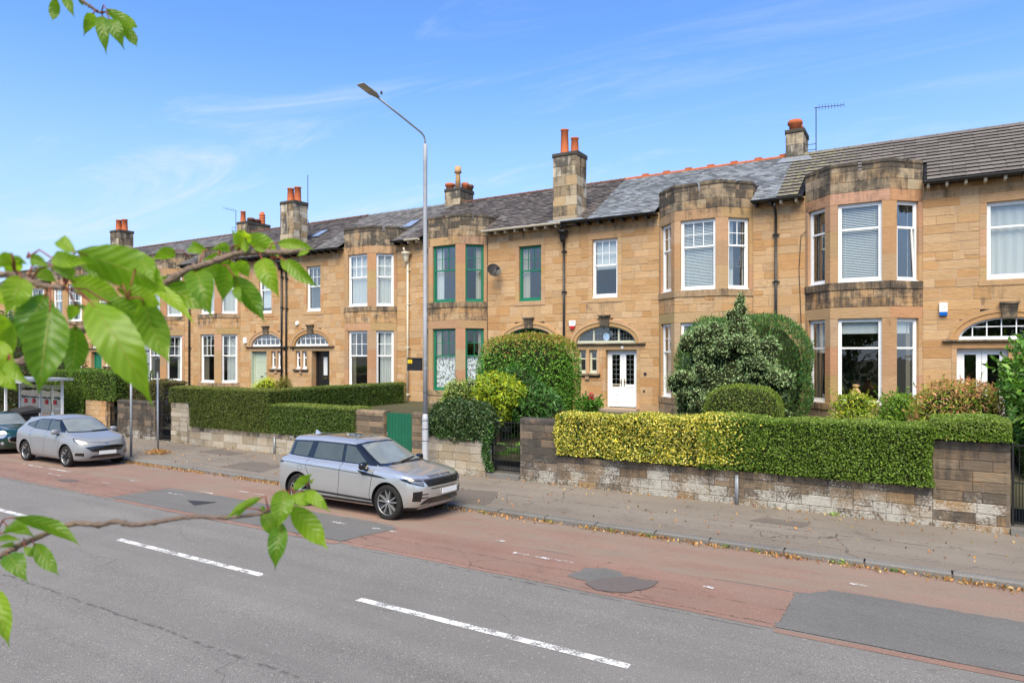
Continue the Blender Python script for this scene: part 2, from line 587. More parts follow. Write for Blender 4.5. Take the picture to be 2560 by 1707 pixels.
# red lane surfacing and what has been cut out of it and patched
sheet('red_surfacing', -140, -16.75, yl(9.03, 10.62, 4), zr, 0.005, MT['red'], 60, jit=0.02, parent=rp)
sheet('red_surfacing', -9.12, -1.58, yl(9.03, 10.62, 4), zr, 0.005, MT['red'], 30, jit=0.02, seed=2, parent=rp)
sheet('red_edge_strip', -16.4, -9.12, yl(8.93, 9.10, 1), zr, 0.005, MT['red'], 40, jit=0.012, seed=3, parent=rp)
sheet('red_edge_strip', -1.58, 60, yl(8.90, 9.04, 1), zr, 0.005, MT['red'], 120, jit=0.014, seed=4, parent=rp)
sheet('dusty_surfacing', -140, 60, yl(10.62, KY - 0.01, 5), zr, 0.005, MT['reddirt'], 180, jit=0.05, seed=5, parent=rp)
poly_sheet('trench_patch', [(-16.6, 9.06), (-9.16, 9.13), (-9.1, 9.6), (-8.93, 10.42), (-9.8, 10.62), (-12.3, 10.66), (-15.0, 10.62), (-16.6, 10.4)], zr, 0.010, MT['asph_patch'], parent=rp, sub=8, jit=0.02)
poly_sheet('asphalt_patch', [(-1.6, 9.06), (-1.57, 9.8), (-1.6, 10.55), (-1.1, 11.05), (1.2, 11.0), (6, 10.8), (14, 10.9), (14, 9.06)], zr, 0.010, MT['asph_patch'], parent=rp, sub=16, jit=0.035)
poly_sheet('asphalt_patch', [(-4.72, 9.50), (-4.66, 10.06), (-4.4, 10.2), (-4.15, 10.2), (-3.98, 10.0), (-4.05, 9.62), (-4.3, 9.42)], zr, 0.011, MT['asph_patch'], parent=rp, sub=5, jit=0.025, seed=9)
poly_sheet('asphalt_patch', [(-4.35, 9.34), (-4.2, 9.72), (-3.9, 10.0), (-3.62, 9.98), (-3.42, 10.04), (-3.44, 9.66), (-3.66, 9.25), (-4.05, 9.13)], zr, 0.016, MT['asph_dark'], parent=rp, sub=5, jit=0.02, seed=10)

# painted markings
mk = empty('road_markings')
mk['kind'] = 'structure'
for k in range(-14, 5):
    x0 = -12.75 + 6.0 * k - (0.0 if k else 0.0)
    sheet('centre_line_dash', x0, x0 + 4.0, yl(7.0, 7.125, 2), zr, 0.006, MT['paint'], 24, jit=0.004, seed=20 + k, parent=mk)
for i, (a, b, y) in enumerate([(-24.6, -21.5, 10.50), (-21.7, -20.85, 10.02), (-18.95, -18.65, 10.07), (-18.65, -18.28, 10.66), (-16.1, -15.4, 10.16), (-15.8, -15.1, 10.72),
                               (-14.9, -13.9, 11.32), (-12.6, -11.7, 10.34), (-10.45, -10.05, 10.15), (-9.36, -9.06, 10.19), (-8.92, -8.74, 10.19), (-6.80, -6.62, 10.75),
                               (-6.1, -4.95, 10.18), (-2.8, -2.64, 10.16), (-0.95, -0.72, 11.55)]):
    sheet('lane_mark_remnant', a, b, yl(y - 0.045, y + 0.045, 1), zr, 0.017, MT['paint_worn'], 8, jit=0.01, seed=60 + i, parent=mk)
for i, (a, b, y0, y1) in enumerate([(-9.6, -8.9, 14.35, 14.39), (-6.8, -6.1, 13.72, 13.76), (-5.1, -4.2, 13.72, 13.76)]):
    sheet('faint_pavement_line', a, b, [y0, y1], zp, 0.005, MT['paint_faint'], 6, seed=90 + i, parent=mk)

# manhole cover and service covers
cv = tag(poly_sheet('manhole_cover', [(-14.86, 9.85), (-14.1, 10.1), (-14.2, 9.58)], zr, 0.016, MT['gutter'], kind=None, sub=2), 'triangular iron cover set in the grey road patch', 'manhole cover')
cv = tag(poly_sheet('service_cover', [(-20.4, 9.62), (-20.2, 9.9), (-19.75, 9.9), (-19.7, 9.64), (-20.0, 9.55)], zr, 0.012, MT['asph_dark'], kind=None, sub=4), 'dark round service cover in the red lane near small grey car', 'service cover')

# kerb: each stone its own piece
kb = empty('kerb')
kb['kind'] = 'structure'
x = -120.0
kr = random.Random(5)
ki = 0
while x < 40:
    L = kr.uniform(0.95, 1.35)
    near = -32 < x < 3
    mb = MB()
    g = 0.012
    a, b = x + g, x + L - g
    tz = -0.012 + kr.uniform(-0.006, 0.006)
    sy = kr.uniform(-0.012, 0.012)
    vs, fs = [], []
    prof = [(KY + sy, -0.2), (KY + sy, tz - 0.022), (KY + sy + 0.022, tz), (KY + 0.155, tz + 0.002), (KY + 0.155, -0.2)]
    for xx in (a, a + 0.018, b - 0.018, b):
        e = 0.008 if xx in (a, b) else 0.0
        for (yy, z_) in prof:
            vs.append((xx, yy + (e if yy < KY + 0.1 else 0), z_ - (e if z_ > -0.1 else 0)))
    n = len(prof)
    for i in range(3):
        for j in range(n - 1):
            fs.append((i * n + j, (i + 1) * n + j, (i + 1) * n + j + 1, i * n + j + 1))
    fs += [tuple(range(n)), tuple(reversed(range(3 * n, 4 * n)))]
    mb.add(vs, [f[::-1] for f in fs])
    if near:
        mb.build('kerb_stone', MT['kerb'], kb)
    x += L
sheet('far_kerb_run', -260, -32, [KY, KY + 0.155], lambda y: -0.012, 0, MT['kerb'], 4, parent=kb)
sheet('far_kerb_run', 3.2, 120, [KY, KY + 0.155], lambda y: -0.012, 0, MT['kerb'], 4, parent=kb)
MB().box(-260, 120, KY + 0.02, KY + 0.1, -0.3, -0.05).build('kerb_bed', MT['mortar2'], kb)
pv_ = empty('pavement')
pv_['kind'] = 'structure'
sheet('pavement_surface', -260, 120, [KY + 0.157, 13.6, 14.6, GY + 0.2], zp, 0.0, MT['pave'], 60, parent=pv_)
for i, pts in enumerate([[(-10.6, 12.95), (-10.3, 13.9), (-8.9, 14.25), (-8.55, 13.3), (-8.5, 12.93)], [(-18.4, 13.2), (-18.2, 14.3), (-16.6, 14.2), (-16.5, 13.2)],
                         [(-3.0, 14.35), (-2.8, 14.75), (-1.9, 14.7), (-2.0, 14.3)], [(-21.5, 14.6), (-21.4, 15.3), (-19.6, 15.2), (-19.8, 14.6)]]):
    poly_sheet('pavement_patch', pts, zp, 0.004, MT['pave2'], parent=pv_, sub=5, jit=0.02, seed=30 + i)
# near pavement under the camera
npv = empty('near_pavement')
npv['kind'] = 'structure'
sheet('near_pavement_surface', -260, 120, [-3.2, 1.25], lambda y: 0.03, 0, MT['pave'], 30, parent=npv)
MB().box(-260, 120, 1.25, 1.40, -0.3, 0.03).build('near_kerb', MT['kerb'], npv)
# gardens rise from the street wall to the houses
gz = lambda y: 0.55 if y < 15.9 else 0.55 + (1.36 - 0.55) * min(1.0, (y - 15.9) / 4.6)
sheet('garden_ground', -120, 40, [GY + 0.22, 15.9, 16.8, 18, 19.2, 20.5, 23.9], gz, 0.0, MT['earth'], 40)
sheet('near_garden', -260, 120, [-60, -3.2], lambda y: 0.2, 0, MT['earth'], 10)
# ------------------------------------------------------------------ the terrace
WY = 23.7
PAL = [(0.49, 0.335, 0.19), (0.48, 0.32, 0.175), (0.51, 0.36, 0.215), (0.465, 0.295, 0.15), (0.515, 0.375, 0.235), (0.485, 0.32, 0.17), (0.47, 0.335, 0.205), (0.495, 0.345, 0.20), (0.445, 0.27, 0.13)]
PAL = [(a * 0.97, b * 0.905, c * 0.84) for a, b, c in PAL]
WARM = [(0.43, 0.27, 0.15), (0.41, 0.25, 0.135), (0.45, 0.295, 0.175), (0.42, 0.26, 0.145)]
SOOTY = [(0.36, 0.28, 0.185), (0.32, 0.24, 0.155), (0.40, 0.315, 0.21), (0.34, 0.26, 0.175), (0.38, 0.26, 0.15)]


def block(fr, u0, u1, z0, z1, col, soot, w=0.0, back=-0.035, g=0.004, bev=0.010, rr=None, proud=0.0):
    """one stone: bevelled block standing a little proud of its bed of mortar"""
    rr = rr or rnd
    f = w + proud + rr.uniform(-0.004, 0.006)
    a, b, c, d = u0 + g, u1 - g, z0 + g, z1 - g
    bu, bz = min(bev, (b - a) * 0.3), min(bev, (d - c) * 0.3)
    j = lambda s: rr.uniform(-s, s)
    vs = []
    for (uu, zz_) in ((a, c), (b, c), (b, d), (a, d)):
        vs.append(fr.p(uu, zz_, w + back))
    for (uu, zz_) in ((a, c), (b, c), (b, d), (a, d)):
        vs.append(fr.p(uu, zz_, f - bev * 0.7))
    for (uu, zz_) in ((a + bu, c + bz), (b - bu, c + bz), (b - bu, d - bz), (a + bu, d - bz)):
        vs.append(fr.p(uu + j(0.003), zz_ + j(0.003), f + j(0.003)))
    fs = [(8, 9, 10, 11)]
    for i in range(4):
        k = (i + 1) % 4
        fs += [(i, k, 4 + k, 4 + i), (4 + i, 4 + k, 8 + k, 8 + i)]
    return vs, fs, (*col, soot)


class Stones:
    """individual stones below a parent; past a limit the rest are joined into one part"""
    def __init__(self, parent, mat, single=True, limit=300, name='stone'):
        self.parent, self.mat, self.single, self.limit, self.name = parent, mat, single, limit, name
        self.n = 0
        self.rest = MB()
        self.rest.c = []

    def add(self, blk, extra=None):
        vs, fs, c = blk
        if self.single and self.n < self.limit:
            mb = MB()
            mb.add(vs, fs)
            mb.c = [c] * len(vs)
            me = mb.mesh(self.name, self.mat)
            if extra is not None:
                at = me.attributes.new('lime', 'FLOAT', 'POINT')
                at.data.foreach_set('value', [extra] * len(vs))
            link(self.name, me, self.parent)
            self.n += 1
        else:
            self.rest.add(vs, fs)
            self.rest.c.extend([c] * len(vs))
            self.ex = extra

    def done(self, name='more_masonry'):
        if self.rest.v:
            o = self.rest.build(name, self.mat, self.parent)
            if getattr(self, 'ex', None) is not None:
                at = o.data.attributes.new('lime', 'FLOAT', 'POINT')
                at.data.foreach_set('value', [self.ex] * len(o.data.vertices))
            o['kind'] = 'stuff'


def breaks(z0, z1, keys, h=0.25, rr=None):
    """course lines between z0 and z1 that include every key level"""
    ks = sorted(set([z0, z1] + [k for k in keys if z0 < k < z1]))
    ks2 = [ks[0]]
    for k in ks[1:]:
        if k - ks2[-1] > 0.07:
            ks2.append(k)
    out = [ks2[0]]
    for a, b in zip(ks2, ks2[1:]):
        n = max(1, round((b - a) / (h * (rr or rnd).uniform(0.85, 1.2))))
        for i in range(n):
            out.append(a + (b - a) * (i + 1) / n)
    return out


def free(u0, u1, z0, z1, blocked):
    """stretches of a course left clear by the openings"""
    iv = [(u0, u1)]
    zm = (z0 + z1) / 2
    for bl in blocked:
        if callable(bl):
            r_ = bl(z0, z1)
            if r_ is None:
                continue
            a, b = r_
        else:
            a, b, c, d = bl
            if zm <= c or zm >= d:
                continue
        nv = []
        for (s, e) in iv:
            if b <= s or a >= e:
                nv.append((s, e))
                continue
            if a > s:
                nv.append((s, a))
            if b < e:
                nv.append((b, e))
        iv = nv
    return [(s, e) for s, e in iv if e - s > 0.03]


def masonry(fr, u0, u1, z0, z1, blocked, st, mortar, rr, h=0.25, wmin=0.28, wmax=0.85, pal=PAL, soot=lambda u, z: 0.0, keys=(), w=0.0, proud=0.0, extra=None, mdepth=0.011):
    ks = list(keys)
    for b in blocked:
        if not callable(b):
            ks += [b[2], b[3]]
    zs = breaks(z0, z1, ks, h, rr)
    for a, b in zip(zs, zs[1:]):
        for (s, e) in free(u0, u1, a, b, blocked):
            fr.box(mortar, s, e, a, b, w - 0.06, w - mdepth)
            u = s
            while u < e - 1e-6:
                L = rr.uniform(wmin, wmax)
                if e - (u + L) < wmin * 0.7:
                    L = e - u
                u2 = min(e, u + L)
                c = rr.choice(pal)
                k = rr.uniform(0.92, 1.07)
                c = tuple(x_ * k for x_ in c)
                # now and then a course splits into two thin stones
                if b - a > 0.2 and u2 - u < 0.6 and rr.random() < 0.12:
                    zm = a + (b - a) * rr.uniform(0.4, 0.6)
                    st.add(block(fr, u, u2, a, zm, c, soot((u + u2) / 2, a), w, rr=rr, proud=proud), extra(u, a) if extra else None)
                    st.add(block(fr, u, u2, zm, b, rr.choice(pal), soot((u + u2) / 2, b), w, rr=rr, proud=proud), extra(u, b) if extra else None)
                else:
                    st.add(block(fr, u, u2, a, b, c, soot((u + u2) / 2, (a + b) / 2), w, rr=rr, proud=proud), extra(u, (a + b) / 2) if extra else None)
                u = u2


def solid(fr, u0, u1, z0, z1, w0, w1, col, soot, name, parent, bev=0.006):
    """a dressed stone (lintel, sill, jamb) with softened edges"""
    mb = MB()
    vs = []
    b = min(bev, (u1 - u0) * 0.2, (z1 - z0) * 0.2)
    for w_, e in ((w0, 0), (w1 - b, 0), (w1, b)):
        for (uu, zz_) in ((u0 + e, z0 + e), (u1 - e, z0 + e), (u1 - e, z1 - e), (u0 + e, z1 - e)):
            vs.append(fr.p(uu, zz_, w_))
    fs = [(3, 2, 1, 0), (8, 9, 10, 11)]
    for l in (0, 4):
        for i in range(4):
            k = (i + 1) % 4
            fs.append((l + i, l + k, l + 4 + k, l + 4 + i))
    mb.add(vs, fs)
    mb.c = [(*col, soot)] * len(vs)
    return mb.build(name, MT['dress'], parent)


# ------------------------------------------------------------------ windows


def curtain(fr, u0, u1, z0, z1, w_, mat, parent, name='curtain', folds=9, amp=0.025, skew=0.0):
    mb = MB()
    n = max(8, int((u1 - u0) * folds * 6))
    vs = []
    for i in range(n + 1):
        t_ = i / n
        u = u0 + (u1 - u0) * t_
        ww = w_ + amp * math.sin(t_ * (u1 - u0) * folds * 6.283 + 0.7 * math.sin(t_ * 9))
        vs.append(fr.p(u + skew * 0.0, z0, ww))
        vs.append(fr.p(u + skew, z1, ww * 0.6 + w_ * 0.4))
    mb.add(vs, [(2 * i, 2 * i + 2, 2 * i + 3, 2 * i + 1) for i in range(n)])
    return mb.build(name, mat, parent, True)


def slat_blind(fr, u0, u1, z0, z1, w_, parent, mat=None, pitch=0.05, tilt=0.5):
    mb = MB()
    z = z1
    while z > z0:
        dz = 0.022 * math.sin(tilt)
        dw = 0.022 * math.cos(tilt)
        mb.add([fr.p(u0, z - dz, w_ + dw), fr.p(u1, z - dz, w_ + dw), fr.p(u1, z + dz, w_ - dw), fr.p(u0, z + dz, w_ - dw)], [(0, 1, 2, 3)])
        z -= pitch
    for u in (u0 + 0.12, u1 - 0.12):
        fr.box(mb, u - 0.004, u + 0.004, z0, z1, w_ - 0.004, w_ + 0.004)
    return mb.build('blind', mat or MT['blind'], parent)


def window(parent, fr, u0, u1, z0, z1, mat, style='sash', rail=0.5, grid=None, dress=(), wf=-0.11, tilt=False, name='window', fw=0.055):
    """frame is the part; panes, curtains and blinds are its pieces. dress: list of (kind, args)"""
    mb = MB()
    bx = lambda a, b, c, d, w0, w1: fr.box(mb, a, b, c, d, w0, w1)
    f = fw
    w0, w1 = wf - 0.06, wf
    bx(u0, u0 + f, z0, z1, w0, w1)
    bx(u1 - f, u1, z0, z1, w0, w1)
    bx(u0 + f, u1 - f, z1 - f, z1, w0, w1 - 0.002)
    bx(u0 + f, u1 - f, z0, z0 + f * 1.3, w0, w1 - 0.002)
    fr.box(mb, u0 - 0.015, u1 + 0.015, z0 - 0.03, z0 + 0.012, wf - 0.03, wf + 0.075)     # timber sill
    a, b, c, d = u0 + f, u1 - f, z0 + f * 1.3, z1 - f
    zm = c + (d - c) * rail
    s = 0.04
    # upper light
    bx(a, b, zm - 0.025, zm + 0.03, w0 + 0.012, w1 - 0.008)
    bx(a, a + s, zm + 0.03, d, w0 + 0.012, w1 - 0.012)
    bx(b - s, b, zm + 0.03, d, w0 + 0.012, w1 - 0.012)
    bx(a + s, b - s, d - s, d, w0 + 0.012, w1 - 0.014)
    # lower light
    lw = -0.02 if style == 'sash' else 0.0
    if not tilt:
        bx(a, a + s, c, zm - 0.025, w0 + 0.005 + lw, w1 - 0.013 + lw)
        bx(b - s, b, c, zm - 0.025, w0 + 0.005 + lw, w1 - 0.013 + lw)
        bx(a + s, b - s, c, c + s * 1.3, w0 + 0.005 + lw, w1 - 0.015 + lw)
    if grid:
        gx, gy = grid
        t_ = 0.011
        for i in range(1, gx):
            u = a + s + (b - a - 2 * s) * i / gx
            bx(u - t_, u + t_, zm + 0.03, d - s, w0 + 0.02, w1 - 0.016)
        for i in range(1, gy):
            z = zm + 0.03 + (d - s - zm - 0.03) * i / gy
            bx(a + s, b - s, z - t_, z + t_, w0 + 0.021, w1 - 0.017)
    wo_ = mb.build(name, mat, parent)
    pn = MB()
    g0 = wf - 0.035
    pn.add([fr.p(a + s * 0.5, zm, g0), fr.p(b - s * 0.5, zm, g0), fr.p(b - s * 0.5, d, g0), fr.p(a + s * 0.5, d, g0)], [(0, 1, 2, 3)])
    pn.build('pane', MT['glass'], wo_)
    pn = MB()
    if tilt:
        # lower light hung open, bottom kicked outwards
        T = 0.17
        fr2 = lambda u, z: fr.p(u, z, wf + 0.005 + (T * (zm - z) / (zm - c)) * (0.15))
        mt = MB()
        for (p0, p1, q0, q1) in ((a, a + s, c, zm), (b - s, b, c, zm), (a, b, c, c + s), (a, b, zm - s, zm)):
            k0 = [(p0, q0), (p1, q0), (p1, q1), (p0, q1)]
            sh = lambda u, z: u - 0.12 * (u - a) / (b - a) * (1 - (z - c) / (zm - c)) * 0 - (0.10 * ((z - c) / (zm - c)) if u > (a + b) / 2 else 0)
            vs = [fr.p(sh(u, z), z, wf + 0.01) for u, z in k0] + [fr.p(sh(u, z), z, wf - 0.03) for u, z in k0]
            mt.add(vs, [(0, 1, 2, 3), (7, 6, 5, 4), (0, 4, 5, 1), (1, 5, 6, 2), (2, 6, 7, 3), (3, 7, 4, 0)])
        mt.build('open_sash', mat, wo_)
    g1 = g0 + lw
    pn.add([fr.p(a + s * 0.5, c, g1), fr.p(b - s * 0.5 - (0.05 if tilt else 0), c, g1), fr.p(b - s * 0.5 - (0.12 if tilt else 0), zm, g1), fr.p(a + s * 0.5, zm, g1)], [(0, 1, 2, 3)])
    pn.build('pane', MT['glass'], wo_)
    cw = wf - 0.16
    for k in dress:
        kd = k[0]
        W = b - a
        if kd == 'side':       # a pair of drawn-back curtains
            mt = MT[k[1]]
            fl, frt = k[2], k[3]
            if fl:
                curtain(fr, a, a + W * fl, c, d, cw, mt, wo_)
            if frt:
                curtain(fr, b - W * frt, b, c, d, cw, mt, wo_)
        elif kd == 'full':
            curtain(fr, a, b, c, d, cw, MT[k[1]], wo_, folds=5, amp=0.018)
        elif kd == 'slats':
            slat_blind(fr, a + 0.02, b - 0.02, c + (d - c) * k[1], d, cw + 0.03, wo_, tilt=k[2] if len(k) > 2 else 0.5)
        elif kd == 'roller':
            mbb = MB()
            fr.box(mbb, a + 0.02, b - 0.02, c + (d - c) * k[1], d, cw, cw + 0.008)
            mbb.build('roller_blind', MT['blind'], wo_)
        elif kd == 'lace':
            curtain(fr, a, b, c, zm, cw + 0.06, MT['lace'], wo_, 'net_curtain', 6, 0.012)
    return wo_


# ------------------------------------------------------------------ roof coverings


def slate_material(name, c0, c1, lich=(0.2, 0.19, 0.16), la=0.3, rough=0.6):
    m, t, out = newmat(name)
    p = wcoord(t)
    a = attr(t)
    n = t.noise(p, 6, 4, 0.7)
    c = t.mix(n, c0, c1)
    c = t.mix(1.0, c, a.outputs[0], 'MULTIPLY')
    lm = t.step(t.noise(p, 9, 5, 0.7), 0.55, 0.72)
    c = t.mix(t.math('MULTIPLY', lm, la), c, lich)
    finish(t, out, c, rough, 0.35, 0, t.noise(p, 40, 4), 0.25, 0.01)
    return m


MT['slate_new'] = slate_material('blue grey slate', (0.135, 0.145, 0.155), (0.235, 0.25, 0.262), (0.30, 0.30, 0.27), 0.25)
MT['slate_old'] = slate_material('old brown slate', (0.065, 0.056, 0.051), (0.15, 0.128, 0.112), (0.23, 0.20, 0.16), 0.45)
MT['slate_grey'] = slate_material('weathered grey slate', (0.105, 0.098, 0.092), (0.195, 0.18, 0.165), (0.28, 0.25, 0.2), 0.35)


def tile_material():
    m, t, out = newmat('concrete roof tile')
    p = wcoord(t)
    oi = t.n('ShaderNodeObjectInfo').outputs['Random']
    c = t.mix(oi, (0.125, 0.110, 0.100), (0.185, 0.165, 0.150))
    c = t.mix(t.math('MULTIPLY', t.step(t.noise(p, 11, 5, 0.7), 0.5, 0.72), 0.45), c, (0.085, 0.07, 0.06))
    sx = t.n('ShaderNodeSeparateXYZ', None, i0=p).outputs[0]
    ms = t.math('MULTIPLY', t.step(t.noise(p, 7, 4, 0.6), 0.50, 0.62), t.math('SUBTRACT', 1.0, t.step(sx, -3.2, -1.4)))
    c = t.mix(t.math('MULTIPLY', ms, 0.7), c, (0.30, 0.29, 0.13))
    finish(t, out, c, 0.9, 0.2, 0, t.noise(p, 60, 3), 0.3, 0.006)
    return m


MT['tile'] = tile_material()
EV = (23.30, 8.47)
RG = (27.2, 10.82)
SL = math.hypot(RG[0] - EV[0], RG[1] - EV[1])
SD = ((RG[0] - EV[0]) / SL, (RG[1] - EV[1]) / SL)


def rpt(x, s, h=0.0):
    """point on the front roof slope: s up the slope, h off it"""
    return (x, EV[0] + SD[0] * s - SD[1] * h, EV[1] + SD[1] * s + SD[0] * h)


def slates(parent, x0, x1, hole, mat, gauge=0.19, wd=0.27, rr=None, rough=0.006, joined=True):
    mb = MB()
    mb.c = []
    s = 0.0
    row = 0
    while s < SL - 0.02:
        e = min(SL, s + gauge * 1.35)
        iv = [(x0, x1)]
        if s * SD[0] + EV[0] < 24.52:
            iv = [(a, b) for a, b in ((x0, min(x1, hole[0])), (max(x0, hole[1]), x1)) if b - a > 0.05]
        for a, b in iv:
            x = a - (wd / 2 if row % 2 else 0)
            while x < b:
                p, q = max(a, x) + 0.002, min(b, x + wd) - 0.002
                if q - p > 0.02:
                    j = rr.uniform(-rough, rough)
                    j2 = rr.uniform(-rough, rough)
                    t0 = 0.022 + rr.uniform(0, rough * 1.6)
                    vs = [rpt(p, s + j, t0), rpt(q, s + j2, t0 + rr.uniform(-0.003, 0.003)), rpt(q, e, 0.004), rpt(p, e, 0.004), rpt(p, s + j + 0.012, 0.002), rpt(q, s + j2 + 0.012, 0.002)]
                    mb.add(vs, [(0, 1, 2, 3), (4, 5, 1, 0)])
                    k = rr.uniform(0.55, 1.42)
                    mb.c.extend([(k, k * rr.uniform(0.96, 1.03), k * rr.uniform(0.95, 1.05), 1)] * 6)
                x += wd
        s += gauge
        row += 1
    o = mb.build('slates', mat, parent)
    o['kind'] = 'stuff'
    return o


def concrete_tiles(parent, x0, x1, hole, seen):
    """interlocking tiles, one object each where they show"""
    gauge, wd = 0.325, 0.32
    mb = MB()
    prof = [(0.0, 0.0), (0.03, 0.022), (0.10, 0.024), (0.16, 0.012), (0.22, 0.024), (0.29, 0.022), (0.318, 0.0)]
    L = gauge * 1.18
    vs = []
    a_ = math.atan2(SD[1], SD[0])
    for (xx, h) in prof:
        hh = h * 0.35
        for (s, lift) in ((0, 0.058), (0.075, 0.010), (L, 0.012)):
            y, z = s * SD[0] - (hh + lift) * SD[1], s * SD[1] + (hh + lift) * SD[0]
            vs.append((xx, y, z))
    fs = []
    for i in range(len(prof) - 1):
        b, c = i * 3, (i + 1) * 3
        fs += [(b, c, c + 2, b + 2), (b + 1, c + 1, c, b)]
    mb.add(vs, fs)
    me = mb.mesh('roof_tile', MT['tile'])
    rest = MB()
    rr = random.Random(31)
    n = int(SL / gauge)
    for r in range(n):
        s = r * SL / n
        y = EV[0] + SD[0] * s
        x = x0
        while x < x1 - 0.05:
            if not (y < 24.52 and hole[0] - 0.28 < x < hole[1] - 0.02):
                o3 = rpt(x, s)
                if x < seen:
                    o = link('roof_tile', me, parent, (o3[0] + rr.uniform(-0.003, 0.003), o3[1], o3[2] + rr.uniform(-0.002, 0.003)))
                else:
                    rest.add([(v[0] + o3[0], v[1] + o3[1], v[2] + o3[2]) for v in vs], fs)
            x += wd
    o = rest.build('more_roof_tiles', MT['tile'], parent)
    o['kind'] = 'stuff'


def ridge_tiles(parent, x0, x1, mat, L=0.45, raised=False, r=0.085):
    x = x0
    k = 0
    while x < x1 - 0.05:
        b = min(x1, x + L)
        mb = MB()
        n = 8
        vs = []
        st_ = [(x, 1.0), (b - 0.05, 1.0), (b - 0.05, 1.1), (b, 1.1)] if raised else [(x, 1.0), (b - 0.04, 1.0), (b - 0.04, 1.12), (b, 1.12)]
        for (xx, kk) in st_:
            for i in range(n + 1):
                t_ = R(-20) + R(220) * i / n
                vs.append((xx, RG[0] - math.cos(t_) * r * 1.15 * kk, RG[1] - 0.02 + math.sin(t_) * r * kk * 0.9))
        m_ = n + 1
        fs = [(j * m_ + i, j * m_ + i + 1, (j + 1) * m_ + i + 1, (j + 1) * m_ + i) for j in range(3) for i in range(n)]
        mb.add(vs, fs)
        if raised:
            k % 2 and mb.box(b - 0.16, b + 0.10, RG[0] - 0.075, RG[0] + 0.075, RG[1] + 0.04, RG[1] + 0.105)
        mb.build('ridge_tile', mat, parent)
        x = b
        k += 1


def chimney(parent, xc, wd, y0, dep, z0, z1, rr, pots, single=True, taper=0.0, soot=0.45):
    """stone stack: core, stones on the faces one can see, coping, pots"""
    core = MB().box(xc - wd / 2 + 0.02, xc + wd / 2 - 0.02, y0 + 0.02, y0 + dep - 0.02, z0, z1)
    ch = core.build('chimney', MT['mortar2'], parent)
    st = Stones(ch, MT['stone'], single)
    mm = MB()
    pl = [(0.46, 0.38, 0.27), (0.36, 0.29, 0.20), (0.30, 0.23, 0.15), (0.52, 0.46, 0.37), (0.40, 0.29, 0.17)]
    for fr in (Fr(xc - wd / 2, y0, xc + wd / 2, y0), Fr(xc + wd / 2, y0, xc + wd / 2, y0 + dep), Fr(xc - wd / 2, y0 + dep, xc - wd / 2, y0)):
        masonry(fr, 0, fr.L, z0, z1, [], st, mm, rr, h=0.36, wmin=0.3, wmax=0.62, pal=pl, soot=lambda u, z: soot - 0.12 + rr.uniform(-0.2, 0.2) + 0.15 * (z - z0) / (z1 - z0))
    mm.build('chimney_joints', MT['mortar2'], ch)
    st.done()
    cp = MB()
    f = Fr(xc - wd / 2 - 0.03, y0 - 0.03, xc + wd / 2 + 0.03, y0 - 0.03)
    solid(f, 0, f.L, z1, z1 + 0.16, -dep - 0.06, 0.0, (0.20, 0.17, 0.12), 0.75, 'coping', ch, 0.04)
    for (px_, py_, r0, h_, kind) in pots:
        mb = MB()
        zt = z1 + 0.12
        if kind == 'tall':
            prof = [(r0 * 1.06, zt), (r0 * 1.06, zt + 0.05), (r0 * 0.95, zt + 0.08), (r0 * 0.80, zt + h_ - 0.06), (r0 * 0.95, zt + h_ - 0.04), (r0 * 0.95, zt + h_), (r0 * 0.7, zt + h_), (r0 * 0.65, zt + 0.1)]
            m_ = MT['terra']
        elif kind == 'banded':
            prof = [(r0, zt)]
            for q in range(4):
                zq = zt + h_ * 0.2 * (q + 0.5)
                prof += [(r0 * 0.9, zq), (r0 * 1.1, zq + h_ * 0.08), (r0 * 0.9, zq + h_ * 0.12)]
            prof += [(r0 * 0.55, zt + h_), (r0 * 0.4, zt + h_)]
            m_ = MT['terra']
        elif kind == 'cowl':
            prof = [(r0, zt), (r0 * 0.75, zt + h_ * 0.6), (r0 * 0.7, zt + h_ * 0.72), (r0 * 1.25, zt + h_ * 0.74), (r0 * 1.05, zt + h_ * 0.84), (r0 * 1.0, zt + h_), (r0 * 0.6, zt + h_)]
            m_ = MT['buff']
        else:
            prof = [(r0 * 0.85, zt), (r0 * 0.9, zt + h_ * 0.55), (r0 * 1.15, zt + h_ * 0.65), (r0 * 1.15, zt + h_ * 0.85), (r0 * 0.95, zt + h_), (r0 * 0.75, zt + h_), (r0 * 0.7, zt + 0.05)]
            m_ = MT['clay'] if kind == 'sooty' else MT['terra']
        mb.lathe(prof, (px_, py_, 0), 14)
        mb.build('chimney_pot', m_, ch, True)
    return ch


